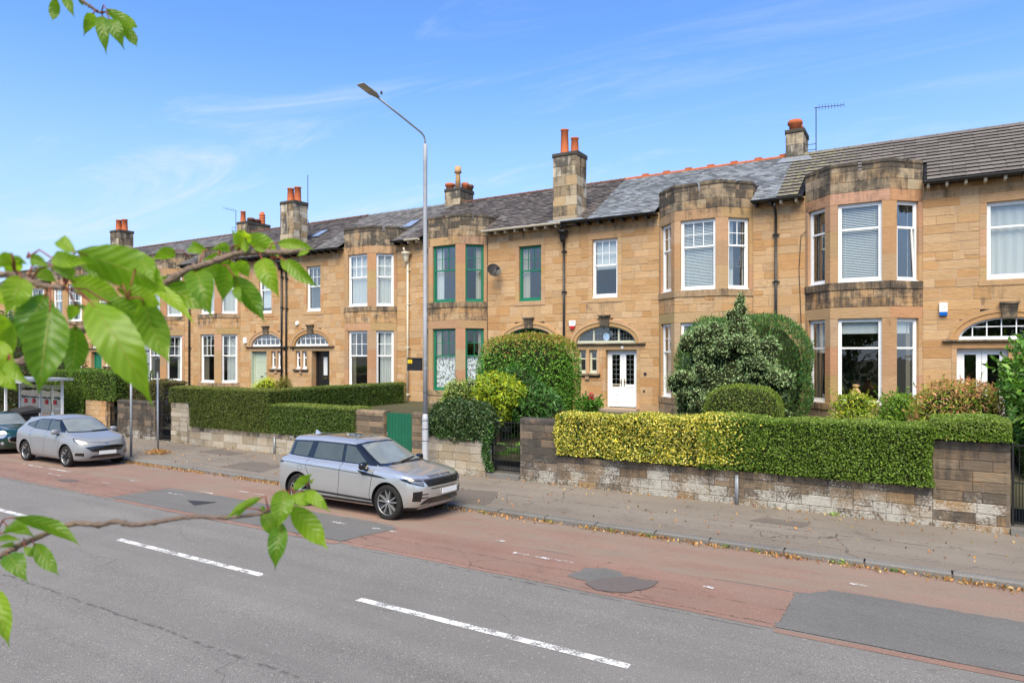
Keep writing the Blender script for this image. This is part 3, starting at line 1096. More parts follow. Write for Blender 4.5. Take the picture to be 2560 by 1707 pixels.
def downpipe(parent, x, z0, z1, mat, y=WY - 0.085, hopper=True, r=0.045, swan=True):
    mb = MB()
    pts = [(x, y, z0), (x, y, z1)]
    mb.tube(pts, r, 10)
    if swan:
        mb.tube([(x, y, z1 - 0.02), (x, y, z1 + 0.06), (x, y - 0.06, z1 + 0.18), (x, y - 0.24, z1 + 0.30), (x, y - 0.28, z1 + 0.42)], r * 0.95, 8)
    dp = mb.build('downpipe', mat, parent, True)
    if hopper:
        hb = MB()
        hb.lathe([(0.055, z1 - 0.22), (0.095, z1 - 0.16), (0.12, z1 - 0.02), (0.15, z1 + 0.12), (0.215, z1 + 0.17), (0.215, z1 + 0.23), (0.17, z1 + 0.24)], (x, y - 0.10, 0), 14)
        hb.build('hopper', mat, dp, True)
    for z in (z0 + 0.35, z0 + (z1 - z0) * 0.38, z0 + (z1 - z0) * 0.68, z1 - 0.55):
        bb = MB()
        bb.tube([(x, y, z - 0.035), (x, y, z + 0.035)], r * 1.25, 10)
        bb.box(x - 0.10, x + 0.10, y + 0.035, y + 0.06, z - 0.02, z + 0.02)
        for q in (-0.10, 0.10):
            bb.lathe([(0.022, -0.03), (0.022, 0.0)], (x + q, y + 0.04, z), 8, axis='y')
        bb.build('pipe_bracket', mat, dp)
    return dp


HOLES = {}


def house(spec):
    xb, xd = spec['bay'], spec['door']
    m = 1 if xd > xb else -1
    rr = random.Random(spec['seed'])
    single = spec.get('single', True)
    X = lambda s: xb + m * s                    # s: distance from the party wall on the bay side
    DX = lambda t_: xd - m * t_                 # t: distance from the party wall on the door side
    x0, x1 = min(xb, xd), max(xb, xd)
    H_ = empty('terraced_house', ((x0 + x1) / 2, WY, 1.36))
    H_.location = (0, 0, 0)
    tag(H_, spec['label'], 'house', 'sandstone terraced houses')
    fmat = MT[spec.get('frame', 'white')]
    GZ = 1.30
    # ---- openings in the front wall
    up = sorted((DX(spec.get('up', (1.10, 2.12))[0]), DX(spec.get('up', (1.10, 2.12))[1])))
    upz = (5.58, 7.76)
    door = sorted((DX(1.65), DX(2.87)))
    sw = sorted((DX(0.52), DX(1.30)))
    fc = DX(1.63)
    FA, FB, FZ = 1.20, 0.64, 3.86              # fanlight half width, rise, springing
    OA, OB = FA + 0.26, FB + 0.25              # outside of its moulding
    j = sorted((X(0.81), X(4.05)))
    fr = Fr(0, WY, 1, WY)
    jam = 0.17

    def arch(a, b):
        if b <= FZ - 0.02 or a >= FZ + OB - 0.02:
            return None
        q = max(0.0, (max(a, FZ) + b) / 2 - FZ) / (OB - 0.07)
        if q >= 1:
            return None
        hw = (OA - 0.09) * math.sqrt(1 - q * q)
        return (fc - hw, fc + hw)

    lz = 3.60
    blocked = [(up[0] - jam, up[1] + jam, upz[0] - 0.20, upz[1] + 0.26), (j[0], j[1], GZ, 8.6),
               (min(door[0], sw[0]) - 0.13, max(door[1], sw[1]) + 0.13, lz, FZ),
               (door[0] - 0.13, door[1] + 0.13, GZ, lz), (sw[0] - 0.10, sw[1] + 0.10, 2.56, lz), arch]
    wall = MB()
    wo_ = empty('wall', parent=H_)
    st = Stones(wo_, MT['stone'], single)
    mort = MB()
    sootw = lambda u, z: (0.30 if z > 8.0 else (0.16 if z > 7.6 else (0.02 + 0.1 * max(0, 1.9 - z)))) + (0.22 if up[0] - 0.1 < u < up[1] + 0.1 and 4.85 < z < 5.4 else 0.0) + (0.12 if rr.random() < 0.06 else 0.0)
    masonry(fr, x0, x1, GZ, 8.52, blocked, st, mort, rr, h=spec.get('course', 0.285), wmin=0.28, wmax=spec.get('slen', 0.66), soot=sootw, keys=(3.0, 5.0), mdepth=spec.get('joint', 0.011))
    mort.build('mortar_bed', MT['mortar'], wo_)['kind'] = 'stuff'
    # dressed stones round the single window above the door
    c = lambda: tuple(x_ * rr.uniform(0.93, 1.05) for x_ in rr.choice(PAL + WARM[:2]))
    cb = lambda: tuple(x_ * rr.uniform(0.9, 1.08) for x_ in rr.choice(WARM))
    solid(fr, up[0] - jam, up[1] + jam, upz[1], upz[1] + 0.26, -0.2, 0.004, c(), 0.15, 'lintel', wo_)
    solid(fr, up[0] - jam - 0.03, up[1] + jam + 0.03, upz[0] - 0.20, upz[0] - 0.03, -0.2, 0.022, c(), 0.18, 'sill', wo_)
    zz_ = upz[0] - 0.03
    while zz_ < upz[1] - 0.05:
        nz = min(upz[1], zz_ + rr.uniform(0.3, 0.5))
        if upz[1] - nz < 0.2:
            nz = upz[1]
        solid(fr, up[0] - jam, up[0], zz_, nz - 0.004, -0.2, 0.003, c(), 0.08, 'jamb_stone', wo_)
        solid(fr, up[1], up[1] + jam, zz_, nz - 0.004, -0.2, 0.003, c(), 0.08, 'jamb_stone', wo_)
        zz_ = nz
    # ---- entrance: door, side lights, ledge, arched fanlight
    lint0, lint1 = min(door[0], sw[0]) - 0.13, max(door[1], sw[1]) + 0.13
    solid(fr, lint0, lint1, lz, FZ - 0.07, -0.2, 0.006, c(), 0.08, 'lintel', wo_)
    led0, led1 = (fc - OA - 0.05, fc + OA + 0.05)
    led = sorted((DX(0.10), DX(3.22)))
    solid(fr, led[0], led[1], FZ - 0.07, FZ - 0.012, -0.1, 0.11, (0.22, 0.16, 0.10), 0.5, 'ledge', wo_, 0.015)
    for e in (door[0] - 0.13, door[1]):
        zq = GZ
        while zq < lz - 0.05:
            nz = min(lz, zq + rr.uniform(0.3, 0.45))
            if lz - nz < 0.2:
                nz = lz
            solid(fr, e, e + 0.13, zq, nz - 0.004, -0.3, 0.003, c(), 0.05, 'jamb_stone', wo_)
            zq = nz
    solid(fr, sw[0] - 0.10, sw[0], 2.70, lz, -0.2, 0.003, c(), 0.05, 'jamb_stone', wo_)
    solid(fr, sw[1], sw[1] + 0.10, 2.70, lz, -0.2, 0.003, c(), 0.05, 'jamb_stone', wo_)
    smid = (sw[0] + sw[1]) / 2
    solid(fr, smid - 0.065, smid + 0.065, 2.70, lz, -0.2, 0.003, c(), 0.05, 'mullion', wo_)
    solid(fr, sw[0] - 0.14, sw[1] + 0.14, 2.62, 2.70, -0.2, 0.10, (0.24, 0.17, 0.11), 0.45, 'sill', wo_, 0.015)
    solid(fr, smid - 0.09, smid + 0.09, 2.46, 2.618, -0.03, 0.07, (0.36, 0.25, 0.16), 0.3, 'corbel', wo_, 0.02)
    for (a, b) in ((sw[0], smid - 0.065), (smid + 0.065, sw[1])):
        window(wo_ if False else H_, fr, a + 0.002, b - 0.002, 2.735, lz - 0.01, MT[spec.get('sideframe', spec.get('frame', 'white'))], 'plain', 0.62, None, (), -0.10, name='side_light', fw=0.03)
    # arch moulding: ring of stones in two orders
    am = MB()
    am.c = []
    N = 28
    for (ka, kb, w0, w1) in ((0.0, 0.14, -0.2, 0.018), (0.14, 0.20, -0.2, 0.045), (0.20, 0.262, -0.2, 0.03)):
        vs, fs = [], []
        for i in range(N + 1):
            th = math.pi * i / N
            for (k_, w_) in ((ka, w0), (ka, w1), (kb, w1), (kb, w0)):
                vs.append(fr.p(fc - math.cos(th) * (FA + k_), FZ - 0.012 + math.sin(th) * (FB + k_), w_))
        for i in range(N):
            for q in range(3):
                fs.append((i * 4 + q, i * 4 + q + 1, i * 4 + 5 + q, i * 4 + 4 + q))
        am.add(vs, fs)
        am.c.extend([(*c(), 0.08)] * len(vs))
    ao = am.build('arch_moulding', MT['dress'], wo_)
    # keystone: a scrolled block
    kb_ = MB()
    kb_.c = []
    ksx = 0.20
    prof = [(FZ + FB - 0.03, 0.10), (FZ + FB + 0.10, 0.10), (FZ + FB + 0.22, 0.12), (FZ + FB + 0.33, 0.16), (FZ + FB + 0.35, 0.20), (FZ + FB + 0.40, 0.20)]
    vs = []
    for (z_, w_) in prof:
        sx = ksx * (0.86 + 0.14 * (z_ - FZ - FB) / 0.4) * (1.12 if z_ > FZ + FB + 0.34 else 1)
        vs += [fr.p(fc - sx, z_, -0.05), fr.p(fc - sx, z_, w_), fr.p(fc + sx, z_, w_), fr.p(fc + sx, z_, -0.05)]
    fs = [(0, 3, 2, 1), tuple(range(len(vs) - 4, len(vs)))]
    for i in range(len(prof) - 1):
        for q in range(3):
            fs.append((i * 4 + q, i * 4 + q + 1, i * 4 + 5 + q, i * 4 + 4 + q))
    kb_.add(vs, fs)
    kb_.c = [(0.26, 0.19, 0.12, 0.55)] * len(vs)
    kb_.build('keystone', MT['dress'], wo_)
    # fanlight: frame ring, bars, glass
    fl = MB()
    t_ = 0.055
    vs, fs = [], []
    for i in range(N + 1):
        th = math.pi * i / N
        for (k_, w_) in ((-t_, -0.16), (-t_, -0.09), (0.004, -0.09)):
            vs.append(fr.p(fc - math.cos(th) * (FA + k_), FZ - 0.01 + math.sin(th) * (FB + k_), w_))
    for i in range(N):
        for q in range(2):
            fs.append((i * 3 + q, i * 3 + q + 1, i * 3 + 4 + q, i * 3 + 3 + q))
    fl.add(vs, fs)
    fr.box(fl, fc - FA, fc + FA, FZ - 0.012, FZ + 0.085, -0.16, -0.085)
    fan = spec.get('fan', 'grid')
    bars = [fc + FA * 2 * (i / 7 - 0.5) for i in range(1, 7)] if fan == 'grid' else [fc - FA * 0.42, fc + FA * 0.42]
    tb = 0.014 if fan == 'grid' else 0.028
    for u in bars:
        hh = FB * math.sqrt(max(0, 1 - ((u - fc) / FA) ** 2))
        fr.box(fl, u - tb, u + tb, FZ + 0.08, FZ + hh - 0.02, -0.15, -0.10)
    if fan == 'grid':
        hw = FA * math.sqrt(1 - (0.36 / FB) ** 2)
        fr.box(fl, fc - hw, fc + hw, FZ + 0.36 - 0.014, FZ + 0.36 + 0.014, -0.148, -0.102)
    flo = fl.build('fanlight', MT[spec.get('fanframe', spec.get('frame', 'white'))], H_)
    pg = MB()
    vs = [fr.p(fc, FZ + 0.05, -0.13)] + [fr.p(fc - math.cos(math.pi * i / N) * FA, FZ + math.sin(math.pi * i / N) * FB, -0.13) for i in range(N + 1)]
    pg.add(vs, [(0, i + 1, i + 2) for i in range(N)])
    pg.build('pane', MT['glass2'] if fan != 'grid' else MT['glass'], flo)
    if fan != 'grid':
        ld = MB()
        for i in range(-9, 10):
            u = fc + i * 0.115
            hh = FB * math.sqrt(max(0, 1 - ((u - fc) / FA) ** 2)) - 0.05
            if hh > 0.12:
                fr.box(ld, u - 0.004, u + 0.004, FZ + 0.085, FZ + hh, -0.128, -0.122)
        for zq in (0.17, 0.33):
            hw = (FA - 0.06) * math.sqrt(1 - (zq / FB) ** 2)
            fr.box(ld, fc - hw, fc + hw, FZ + zq - 0.004, FZ + zq + 0.004, -0.128, -0.122)
        ld.build('leading', MT['lead'], flo)
        ros = MB()
        for q in range(14):
            a0, a1 = 2 * math.pi * q / 14, 2 * math.pi * (q + 1) / 14
            ros.add([fr.p(fc, FZ + 0.23, -0.118), fr.p(fc + 0.13 * math.cos(a0), FZ + 0.23 + 0.15 * math.sin(a0), -0.118), fr.p(fc + 0.13 * math.cos(a1), FZ + 0.23 + 0.15 * math.sin(a1), -0.118)], [(0, 1, 2)])
        ros.build('glass_medallion', plain('pale blue glass', (0.32, 0.45, 0.60), 0.2, 0.5), flo)
    # ---- door
    build_door(H_, fr, door[0], door[1], 1.46, lz, spec.get('doorkind', 'double'), rr)
    stp = MB()
    stp.box(door[0] - 0.25, door[1] + 0.12, WY - 0.34, WY + 0.1, 1.28, 1.455)
    stp.build('doorstep', MT['mortar'], H_)
    # ---- bay window
    J1, J2 = (j[0], WY), (j[1], WY)
    pr = 0.82
    C1, C2 = (j[0] + pr, WY - pr), (j[1] - pr, WY - pr)
    faces = [Fr(*J1, *C1), Fr(*C1, *C2), Fr(*C2, *J2)]
    mg = [(0.14, 0.24), (0.21, 0.21), (0.24, 0.14)]          # stone left and right of each bay window
    bo = empty('bay', parent=H_)
    sb = Stones(bo, MT['stone'], single)
    mb_ = MB()
    Z = dict(base=1.30, s0=1.72, s1=1.93, l0=4.50, l1=4.84, u0=5.37, u1=5.60, v0=7.96, v1=8.30, top=9.08)
    bd = spec.get('baydress', [[(), (), ()], [(), (), ()]])
    dk = spec.get('baysoot', 0.35)
    for k, f in enumerate(faces):
        L = f.L
        g0, g1 = mg[k]
        base_s = lambda u, z: 0.35
        masonry(f, 0, L, Z['base'], Z['s0'], [], sb, mb_, rr, h=0.22, pal=SOOTY, soot=lambda u, z: 0.30)
        masonry(f, 0, L, Z['l1'], Z['u0'], [], sb, mb_, rr, h=0.27, wmin=0.24, wmax=0.6, soot=lambda u, z: dk)
        notch = (L / 2 - 0.06, L / 2 + 0.06, 8.92, 9.3)
        masonry(f, 0, L, Z['v1'], Z['top'], [notch], sb, mb_, rr, h=0.27, wmin=0.25, wmax=0.75, pal=SOOTY, soot=lambda u, z: 0.46 + 0.30 * (z - 8.3) + rr.uniform(-0.22, 0.16))
        for (z0_, z1_, sc_, pj, nm) in ((Z['s0'], Z['s1'], 0.42, 0.03, 'sill'), (Z['l0'], Z['l1'], 0.14, 0.003, 'lintel'), (Z['u0'], Z['u1'], dk + 0.08, 0.03, 'sill'), (Z['v0'], Z['v1'], 0.34, 0.003, 'lintel')):
            solid(f, 0.002, L - 0.002, z0_, z1_ - 0.004, -0.2, pj, cb() if nm == 'lintel' else (0.36, 0.25, 0.15), sc_, nm, bo)
        for (z0_, z1_, fl_) in ((Z['s1'], Z['l0'], 0), (Z['u1'], Z['v0'], 1)):
            rl = 0.62 if spec.get('modern') else 0.58
            kw = dict(style='plain' if spec.get('modern') else 'sash', rail=(0.66 if fl_ == 0 else 0.68) if spec.get('modern') else 0.56, grid=None if spec.get('modern') else (3 if k == 1 else 2, 2))
            kw.update(spec.get('winkw', {}))
            window(H_, f, g0 + 0.002, L - g1 - 0.002, z0_ + 0.005, z1_ - 0.005, fmat, dress=bd[fl_][k], wf=-0.09, tilt=bool(spec.get('tilt')) and fl_ == 1 and k == 2, **kw)
        # coping in two lengths either side of the little notch
        for (a, b) in ((0.0, L / 2 - 0.06), (L / 2 + 0.06, L)):
            solid(f, a, b, Z['top'], 9.21 + rr.uniform(-0.015, 0.01), -0.26, 0.02, (0.25, 0.19, 0.125), 0.62, 'coping', bo, 0.02)
        f.box(mb_, 0, L, Z['v1'], 8.9, -0.26, -0.05)
        f.box(mb_, 0, L / 2 - 0.06, 8.9, Z['top'], -0.26, -0.05)
        f.box(mb_, L / 2 + 0.06, L, 8.9, Z['top'], -0.26, -0.05)
        f.box(mb_, 0, L, Z['l1'], Z['u0'], -0.2, -0.05)
        f.box(mb_, 0, L, Z['base'], Z['s0'], -0.2, -0.05)
    # corner piers and end jambs between the bay windows
    def pier(a, cpt, b, z0_, z1_, soot_):
        """a, b: window edges on two faces that meet at cpt"""
        (f1, ua), (f2, ub) = a, b
        P = [f1.p(ua, 0, 0)[:2], cpt, f2.p(ub, 0, 0)[:2], f2.p(ub, 0, -0.2)[:2], f1.p(ua, 0, -0.2)[:2]]
        pm = MB().prism(P, z0_, z1_)
        pm.c = [(*cb(), soot_ + rr.uniform(0, 0.12))] * len(pm.v)
        pm.build('mullion', MT['dress'], bo)
    for (z0_, z1_) in ((Z['s1'], Z['l0']), (Z['u1'], Z['v0'])):
        nst = 3
        for q in range(nst):
            a_, b_ = z0_ + (z1_ - z0_) * q / nst, z0_ + (z1_ - z0_) * (q + 1) / nst - 0.003
            pier((faces[0], faces[0].L - mg[0][1]), C1, (faces[1], mg[1][0]), a_, b_, 0.05)
            pier((faces[1], faces[1].L - mg[1][1]), C2, (faces[2], mg[2][0]), a_, b_, 0.05)
            solid(faces[0], 0, mg[0][0], a_, b_, -0.2, 0.003, cb(), 0.06, 'jamb_stone', bo)
            solid(faces[2], faces[2].L - mg[2][1], faces[2].L, a_, b_, -0.2, 0.003, cb(), 0.06, 'jamb_stone', bo)
    # parapet returns running back into the roof
    for f in (Fr(J2[0], WY, J2[0], 24.62), Fr(J1[0], 24.62, J1[0], WY)):
        masonry(f, 0.02, f.L - 0.01, 8.3, 9.08, [], sb, mb_, rr, h=0.27, wmin=0.3, wmax=0.6, pal=SOOTY, soot=lambda u, z: 0.5)
        solid(f, 0.0, f.L, 9.082, 9.20, -0.26, 0.015, (0.25, 0.19, 0.125), 0.62, 'coping', bo, 0.02)
        f.box(mb_, 0, f.L, 8.3, 9.08, -0.26, -0.05)
    sb.done()
    mb_.build('mortar_bed', MT['mortar'] if not spec.get('darkjoint') else MT['mortar2'], bo)['kind'] = 'stuff'
    st.done()
    lead = MB().prism([(J1[0] + 0.1, 24.6), (J1[0] + 0.12, WY), (C1[0] + 0.06, C1[1] + 0.16), (C2[0] - 0.06, C2[1] + 0.16), (J2[0] - 0.12, WY), (J2[0] - 0.1, 24.6)], 8.70, 8.78)
    lead.build('lead_flat', MT['lead'], bo)
    # ---- single window above the door
    window(H_, fr, up[0] + 0.002, up[1] - 0.002, upz[0], upz[1] - 0.004, fmat, 'plain' if spec.get('modern') else 'sash', spec.get('uprail', 0.55), spec.get('upgrid', (3, 2)), spec.get('updress', ()), -0.11)
    # ---- eaves: rafter ends, gutter
    hole = (j[0] - 0.02, j[1] + 0.02)
    gm_ = MT[spec.get('gutter', 'black')]
    for (a, b) in ((x0, hole[0]), (hole[1], x1)):
        if b - a < 0.1:
            continue
        gt = MB()
        n = 8
        vs, fs = [], []
        for xx in (a, b):
            for i in range(n + 1):
                t2 = math.pi + math.pi * i / n
                vs.append((xx, EV[0] - 0.05 + math.cos(t2) * 0.06, EV[1] - 0.01 + math.sin(t2) * 0.065))
        fs = [(i, i + 1, n + 2 + i, n + 1 + i) for i in range(n)]
        gt.add(vs, [f[::-1] for f in fs])
        gt.box(a, b, EV[0] - 0.115, EV[0] - 0.105, EV[1] - 0.03, EV[1] + 0.0)
        gt.build('gutter', gm_, H_)
        sf = MB().box(a, b, EV[0] + 0.02, WY + 0.05, EV[1] - 0.06, EV[1] - 0.035)
        sf.build('eaves_board', MT['gutter'], H_)
        x = a + 0.12
        while x < b - 0.05:
            MB().box(x - 0.035, x + 0.035, EV[0] + 0.03, WY, EV[1] - 0.16, EV[1] - 0.062).build('rafter_end', MT[spec.get('rafter', 'black')], H_)
            x += 0.46
    # ---- roof
    ro = MB()
    ro.add([rpt(x0, 0.02, -0.01), rpt(hole[0], 0.02, -0.01), rpt(hole[0], 1.45, -0.01), rpt(x0, 1.45, -0.01)], [(0, 1, 2, 3)])
    ro.add([rpt(hole[1], 0.02, -0.01), rpt(x1, 0.02, -0.01), rpt(x1, 1.45, -0.01), rpt(hole[1], 1.45, -0.01)], [(0, 1, 2, 3)])
    ro.add([rpt(x0, 1.45, -0.01), rpt(x1, 1.45, -0.01), rpt(x1, SL, -0.01), rpt(x0, SL, -0.01)], [(0, 1, 2, 3)])
    ro.add([(x0, RG[0], RG[1] - 0.01), (x1, RG[0], RG[1] - 0.01), (x1, 31.4, 8.4), (x0, 31.4, 8.4)], [(0, 1, 2, 3)])
    roof = ro.build('roof', MT['slate_old'], H_)
    kind = spec['roof']
    rx0, rx1 = spec.get('roofx', (x0, x1))
    if kind == 'tile':
        concrete_tiles(roof, x0, x1, hole, spec.get('seen', 2.6))
    else:
        slates(roof, rx0, rx1, hole, MT[kind], rr=rr, gauge=spec.get('gauge', 0.19), rough=spec.get('rough', 0.006))
    ridge_tiles(roof, rx0, rx1, MT[spec.get('ridge', 'terra')], raised=spec.get('raised', False))
    # ---- carcass: rear, floors, rooms behind the glass
    rm = MB()
    yb = 29.5
    rm.box(x0 + 0.02, x1 - 0.02, yb, yb + 0.2, 1.0, 8.45)
    for z_ in (1.25, 4.62, 8.30):
        rm.add([(x0 + 0.02, WY + 0.22, z_), (x1 - 0.02, WY + 0.22, z_), (x1 - 0.02, yb, z_), (x0 + 0.02, yb, z_)], [(0, 1, 2, 3)])
    rm.box(x0, x0 + 0.06, WY + 0.21, yb, 1.0, 8.4)
    rm.box(x1 - 0.06, x1, WY + 0.21, yb, 1.0, 8.4)
    pw = (X(4.25))
    rm.box(pw - 0.05, pw + 0.05, WY + 0.21, yb, 1.0, 8.4)
    rm.add([(J1[0], WY, 4.6), (C1[0], C1[1] + 0.3, 4.6), (C2[0], C2[1] + 0.3, 4.6), (J2[0], WY, 4.6)], [(0, 1, 2, 3)])
    rm.build('rooms', MT['room'], H_)
    return H_


def build_door(H_, fr, u0, u1, z0, z1, kind, rr):
    mb = MB()
    bx = lambda m_, a, b, c, d, w0, w1: fr.box(m_, a, b, c, d, w0, w1)
    W = u1 - u0
    if kind in ('double', 'double_plain'):
        fm, dm = MT['white'], MT['white']
        f = 0.06
        wv = -0.20
        bx(mb, u0, u0 + f, z0, z1, wv - 0.07, wv)
        bx(mb, u1 - f, u1, z0, z1, wv - 0.07, wv)
        bx(mb, u0 + f, u1 - f, z1 - f, z1, wv - 0.07, wv - 0.002)
        um = (u0 + u1) / 2
        g0, g1 = z0 + 0.86, z1 - f - 0.12
        if kind == 'double_plain':
            g0 = z0 + 0.5
        pans, leads = [], MB()
        for (a, b) in ((u0 + f, um - 0.004), (um + 0.004, u1 - f)):
            s = 0.115 if kind == 'double' else 0.13
            bx(mb, a, a + s, z0 + 0.02, z1 - f, wv - 0.05, wv - 0.010)
            bx(mb, b - s, b, z0 + 0.02, z1 - f, wv - 0.05, wv - 0.010)
            bx(mb, a + s, b - s, g1, z1 - f, wv - 0.05, wv - 0.012)
            bx(mb, a + s, b - s, z0 + 0.02, g0, wv - 0.05, wv - 0.024)
            bx(mb, a + s, b - s, g0 - 0.13, g0, wv - 0.05, wv - 0.012)
            bx(mb, a + s, b - s, z0 + 0.02, z0 + 0.13, wv - 0.05, wv - 0.012)
            if kind == 'double':
                for (q0, q1) in ((z0 + 0.20, z0 + 0.40), (z0 + 0.46, z0 + 0.66)):
                    bx(mb, a + s + 0.06, b - s - 0.06, q0, q1, wv - 0.03, wv - 0.008)
            pans.append((a + s, b - s, g0, g1))
        do = mb.build('door', dm, H_)
        for (a, b, c, d) in pans:
            MB().add([fr.p(a, c, wv - 0.03), fr.p(b, c, wv - 0.03), fr.p(b, d, wv - 0.03), fr.p(a, d, wv - 0.03)], [(0, 1, 2, 3)]).build('pane', MT['glass'], do)
            if kind == 'double':
                lm = MB()
                for q in range(1, 6):
                    z = c + (d - c) * q / 6
                    fr.box(lm, a, b, z - 0.006, z + 0.006, wv - 0.028, wv - 0.02)
                fr.box(lm, (a + b) / 2 - 0.006, (a + b) / 2 + 0.006, c, d, wv - 0.027, wv - 0.021)
                lm.build('glazing_bar', MT['lead'], do)
        for s in (-1, 1):
            hb = MB()
            fr.box(hb, um + s * 0.06 - 0.016, um + s * 0.06 + 0.016, z0 + 0.78, z0 + 1.06, wv - 0.012, wv - 0.002)
            fr.box(hb, um + s * 0.06 - 0.07 * (s < 0) - 0.01, um + s * 0.06 + 0.07 * (s > 0) + 0.01, z0 + 0.95, z0 + 0.975, wv + 0.02, wv + 0.04)
            fr.box(hb, um + s * 0.06 - 0.01, um + s * 0.06 + 0.01, z0 + 0.95, z0 + 0.975, wv - 0.002, wv + 0.02)
            hb.build('handle', MT['gold'], do)
        lb = MB()
        fr.box(lb, u0 + f + 0.14, um - 0.13, z0 + 0.785, z0 + 0.845, wv - 0.012, wv + 0.004)
        lb.build('letterbox', MT['gold'], do)
    else:
        col = {'sage': 'sage', 'black': 'black', 'green': 'green', 'whitepanel': 'white'}[kind]
        wv = -0.34 if kind == 'black' else -0.22
        f = 0.10
        bx(mb, u0, u0 + f, z0, z1, wv - 0.06, wv + 0.03)
        bx(mb, u1 - f, u1, z0, z1, wv - 0.06, wv + 0.03)
        bx(mb, u0 + f, u1 - f, z1 - f, z1, wv - 0.06, wv + 0.028)
        a, b = u0 + f, u1 - f
        bx(mb, a, b, z0, z1 - f, wv - 0.05, wv)
        um = (a + b) / 2
        if kind == 'sage':
            n = 7
            for q in range(n):
                p0 = a + 0.12 + (b - a - 0.24) * q / n
                bx(mb, p0 + 0.005, p0 + (b - a - 0.24) / n - 0.005, z0 + 0.15, z1 - 0.62, wv, wv + 0.008)
            bx(mb, a + 0.12, b - 0.12, z1 - 0.56, z1 - 0.22, wv, wv + 0.01)
            # reveal panels painted like the door
            bx(mb, u0 - 0.0, u0 + 0.03, z0, z1 - 0.005, wv + 0.03, -0.02)
        elif kind == 'black':
            for (p0, p1) in ((a + 0.08, um - 0.05), (um + 0.05, b - 0.08)):
                bx(mb, p0, p1, z0 + 0.15, z0 + 0.7, wv, wv + 0.012)
        else:
            for (p0, p1) in ((a + 0.08, um - 0.04), (um + 0.04, b - 0.08)):
                for (q0, q1) in ((z0 + 0.12, z0 + 0.8), (z0 + 0.95, z1 - 0.3)):
                    bx(mb, p0, p1, q0, q1, wv, wv + 0.012)
        do = mb.build('door', MT[col], H_)
        if kind == 'black':
            MB().add([fr.p(um - 0.13, z0 + 0.95, wv + 0.004), fr.p(um + 0.13, z0 + 0.95, wv + 0.004), fr.p(um + 0.13, z1 - 0.3, wv + 0.004), fr.p(um - 0.13, z1 - 0.3, wv + 0.004)], [(0, 1, 2, 3)]).build('pane', MT['blind'], do)
            tr = MB()
            for s in (-0.21, 0.21):
                fr.box(tr, um + s - 0.006, um + s + 0.006, z0 + 0.1, z1 - 0.15, wv, wv + 0.01)
            tr.build('gold_trim', MT['gold'], do)
        hb = MB()
        fr.box(hb, b - 0.14, b - 0.11, z0 + 0.92, z0 + 1.06, wv, wv + 0.03)
        fr.box(hb, b - 0.26, b - 0.12, z0 + 0.98, z0 + 1.0, wv + 0.03, wv + 0.05)
        hb.build('handle', MT['gold'] if kind == 'black' else MT['gutter'], do)
        lb = MB()
        fr.box(lb, um - 0.11, um + 0.11, z0 + 0.78, z0 + 0.84, wv, wv + 0.015)
        lb.build('letterbox', MT['gold'] if kind == 'black' else MT['gutter'], do)


cw_ = ('side', 'curtain', 0.35, 0.35)
P_DE, P_CD, P_BC, P_AB, P_ZA, P_YZ, P_XY, P_WX, P_W = 3.72, -4.05, -11.82, -19.5, -27.42, -35.22, -43.0, -50.8, -58.6
D = house(dict(bay=P_CD, door=P_DE, seed=11, label='sandstone house with grey concrete tile roof and large plain white windows', modern=True, roof='tile', ridge='tile', gutter='gutter', rafter='cream',
               up=(0.55, 2.15), uprail=0.68, upgrid=None, updress=(('full', 'curtain'),), doorkind='double_plain', tilt=True, course=0.30, slen=0.95, baysoot=0.52, darkjoint=True, joint=0.008,
               baydress=[[(('roller', 0.60), ('side', 'curtain3', 0.3, 0)), (('roller', 0.84),), (('roller', 0.84), ('side', 'curtain3', 0, 0.25))],
                         [(('slats', 0.0, 0.15),), (('slats', 0.0, 0.75),), (('slats', 0.0, 0.15),)]]))
C = house(dict(bay=P_CD, door=P_BC, seed=12, label='sandstone house with blue grey slate roof, white double front door and small pane white windows', roof='slate_new', ridge='terra', raised=True, gauge=0.165,
               fan='leaded', fanframe='sagef', sideframe='sagef', doorkind='double', baysoot=0.26, roofx=(-10.75, P_CD), upgrid=(3, 2), updress=(('roller', 0.48),), winkw=dict(rail=0.62),
               baydress=[[(('side', 'curtain', 0.4, 0.3),), (('slats', 0.1, 0.6),), (('side', 'curtain', 0.3, 0.3),)],
                         [(('side', 'curtain', 0.5, 0.4),), (('slats', 0.0, 0.8),), (('side', 'curtain', 0.4, 0.1), ('slats', 0.3, 0.2))]]))
B = house(dict(bay=P_AB, door=P_BC, seed=13, label='sandstone house with green window frames and dark brown slate roof', frame='green', roof='slate_old', ridge='clay', gutter='cream', rafter='cream', rough=0.016,
               doorkind='green', roofx=(P_AB, -10.75), baysoot=0.45, upgrid=(3, 2), updress=(('side', 'curtain2', 0.34, 0),),
               baydress=[[(('lace',),), (('lace',), ('side', 'curtain2', 0.22, 0)), (('lace',), ('side', 'curtain2', 0, 0.2))],
                         [(('side', 'curtain2', 0.3, 0.3),), (('side', 'curtain', 0.35, 0),), (('side', 'curtain2', 0, 0.35),)]]))
A = house(dict(bay=P_AB, door=P_ZA, seed=14, label='sandstone house with weathered grey slate roof and black front door', roof='slate_grey', ridge='lead', doorkind='black', up=(1.28, 2.26),
               roofx=(-25.2, P_AB), updress=(('slats', 0.0, 0.3),),
               baydress=[[(cw_,), (('side', 'curtain3', 0.2, 0),), (('side', 'curtain', 0, 0.8),)], [(('full', 'curtain'),), (('full', 'curtain'),), (('full', 'curtain'),)]]))
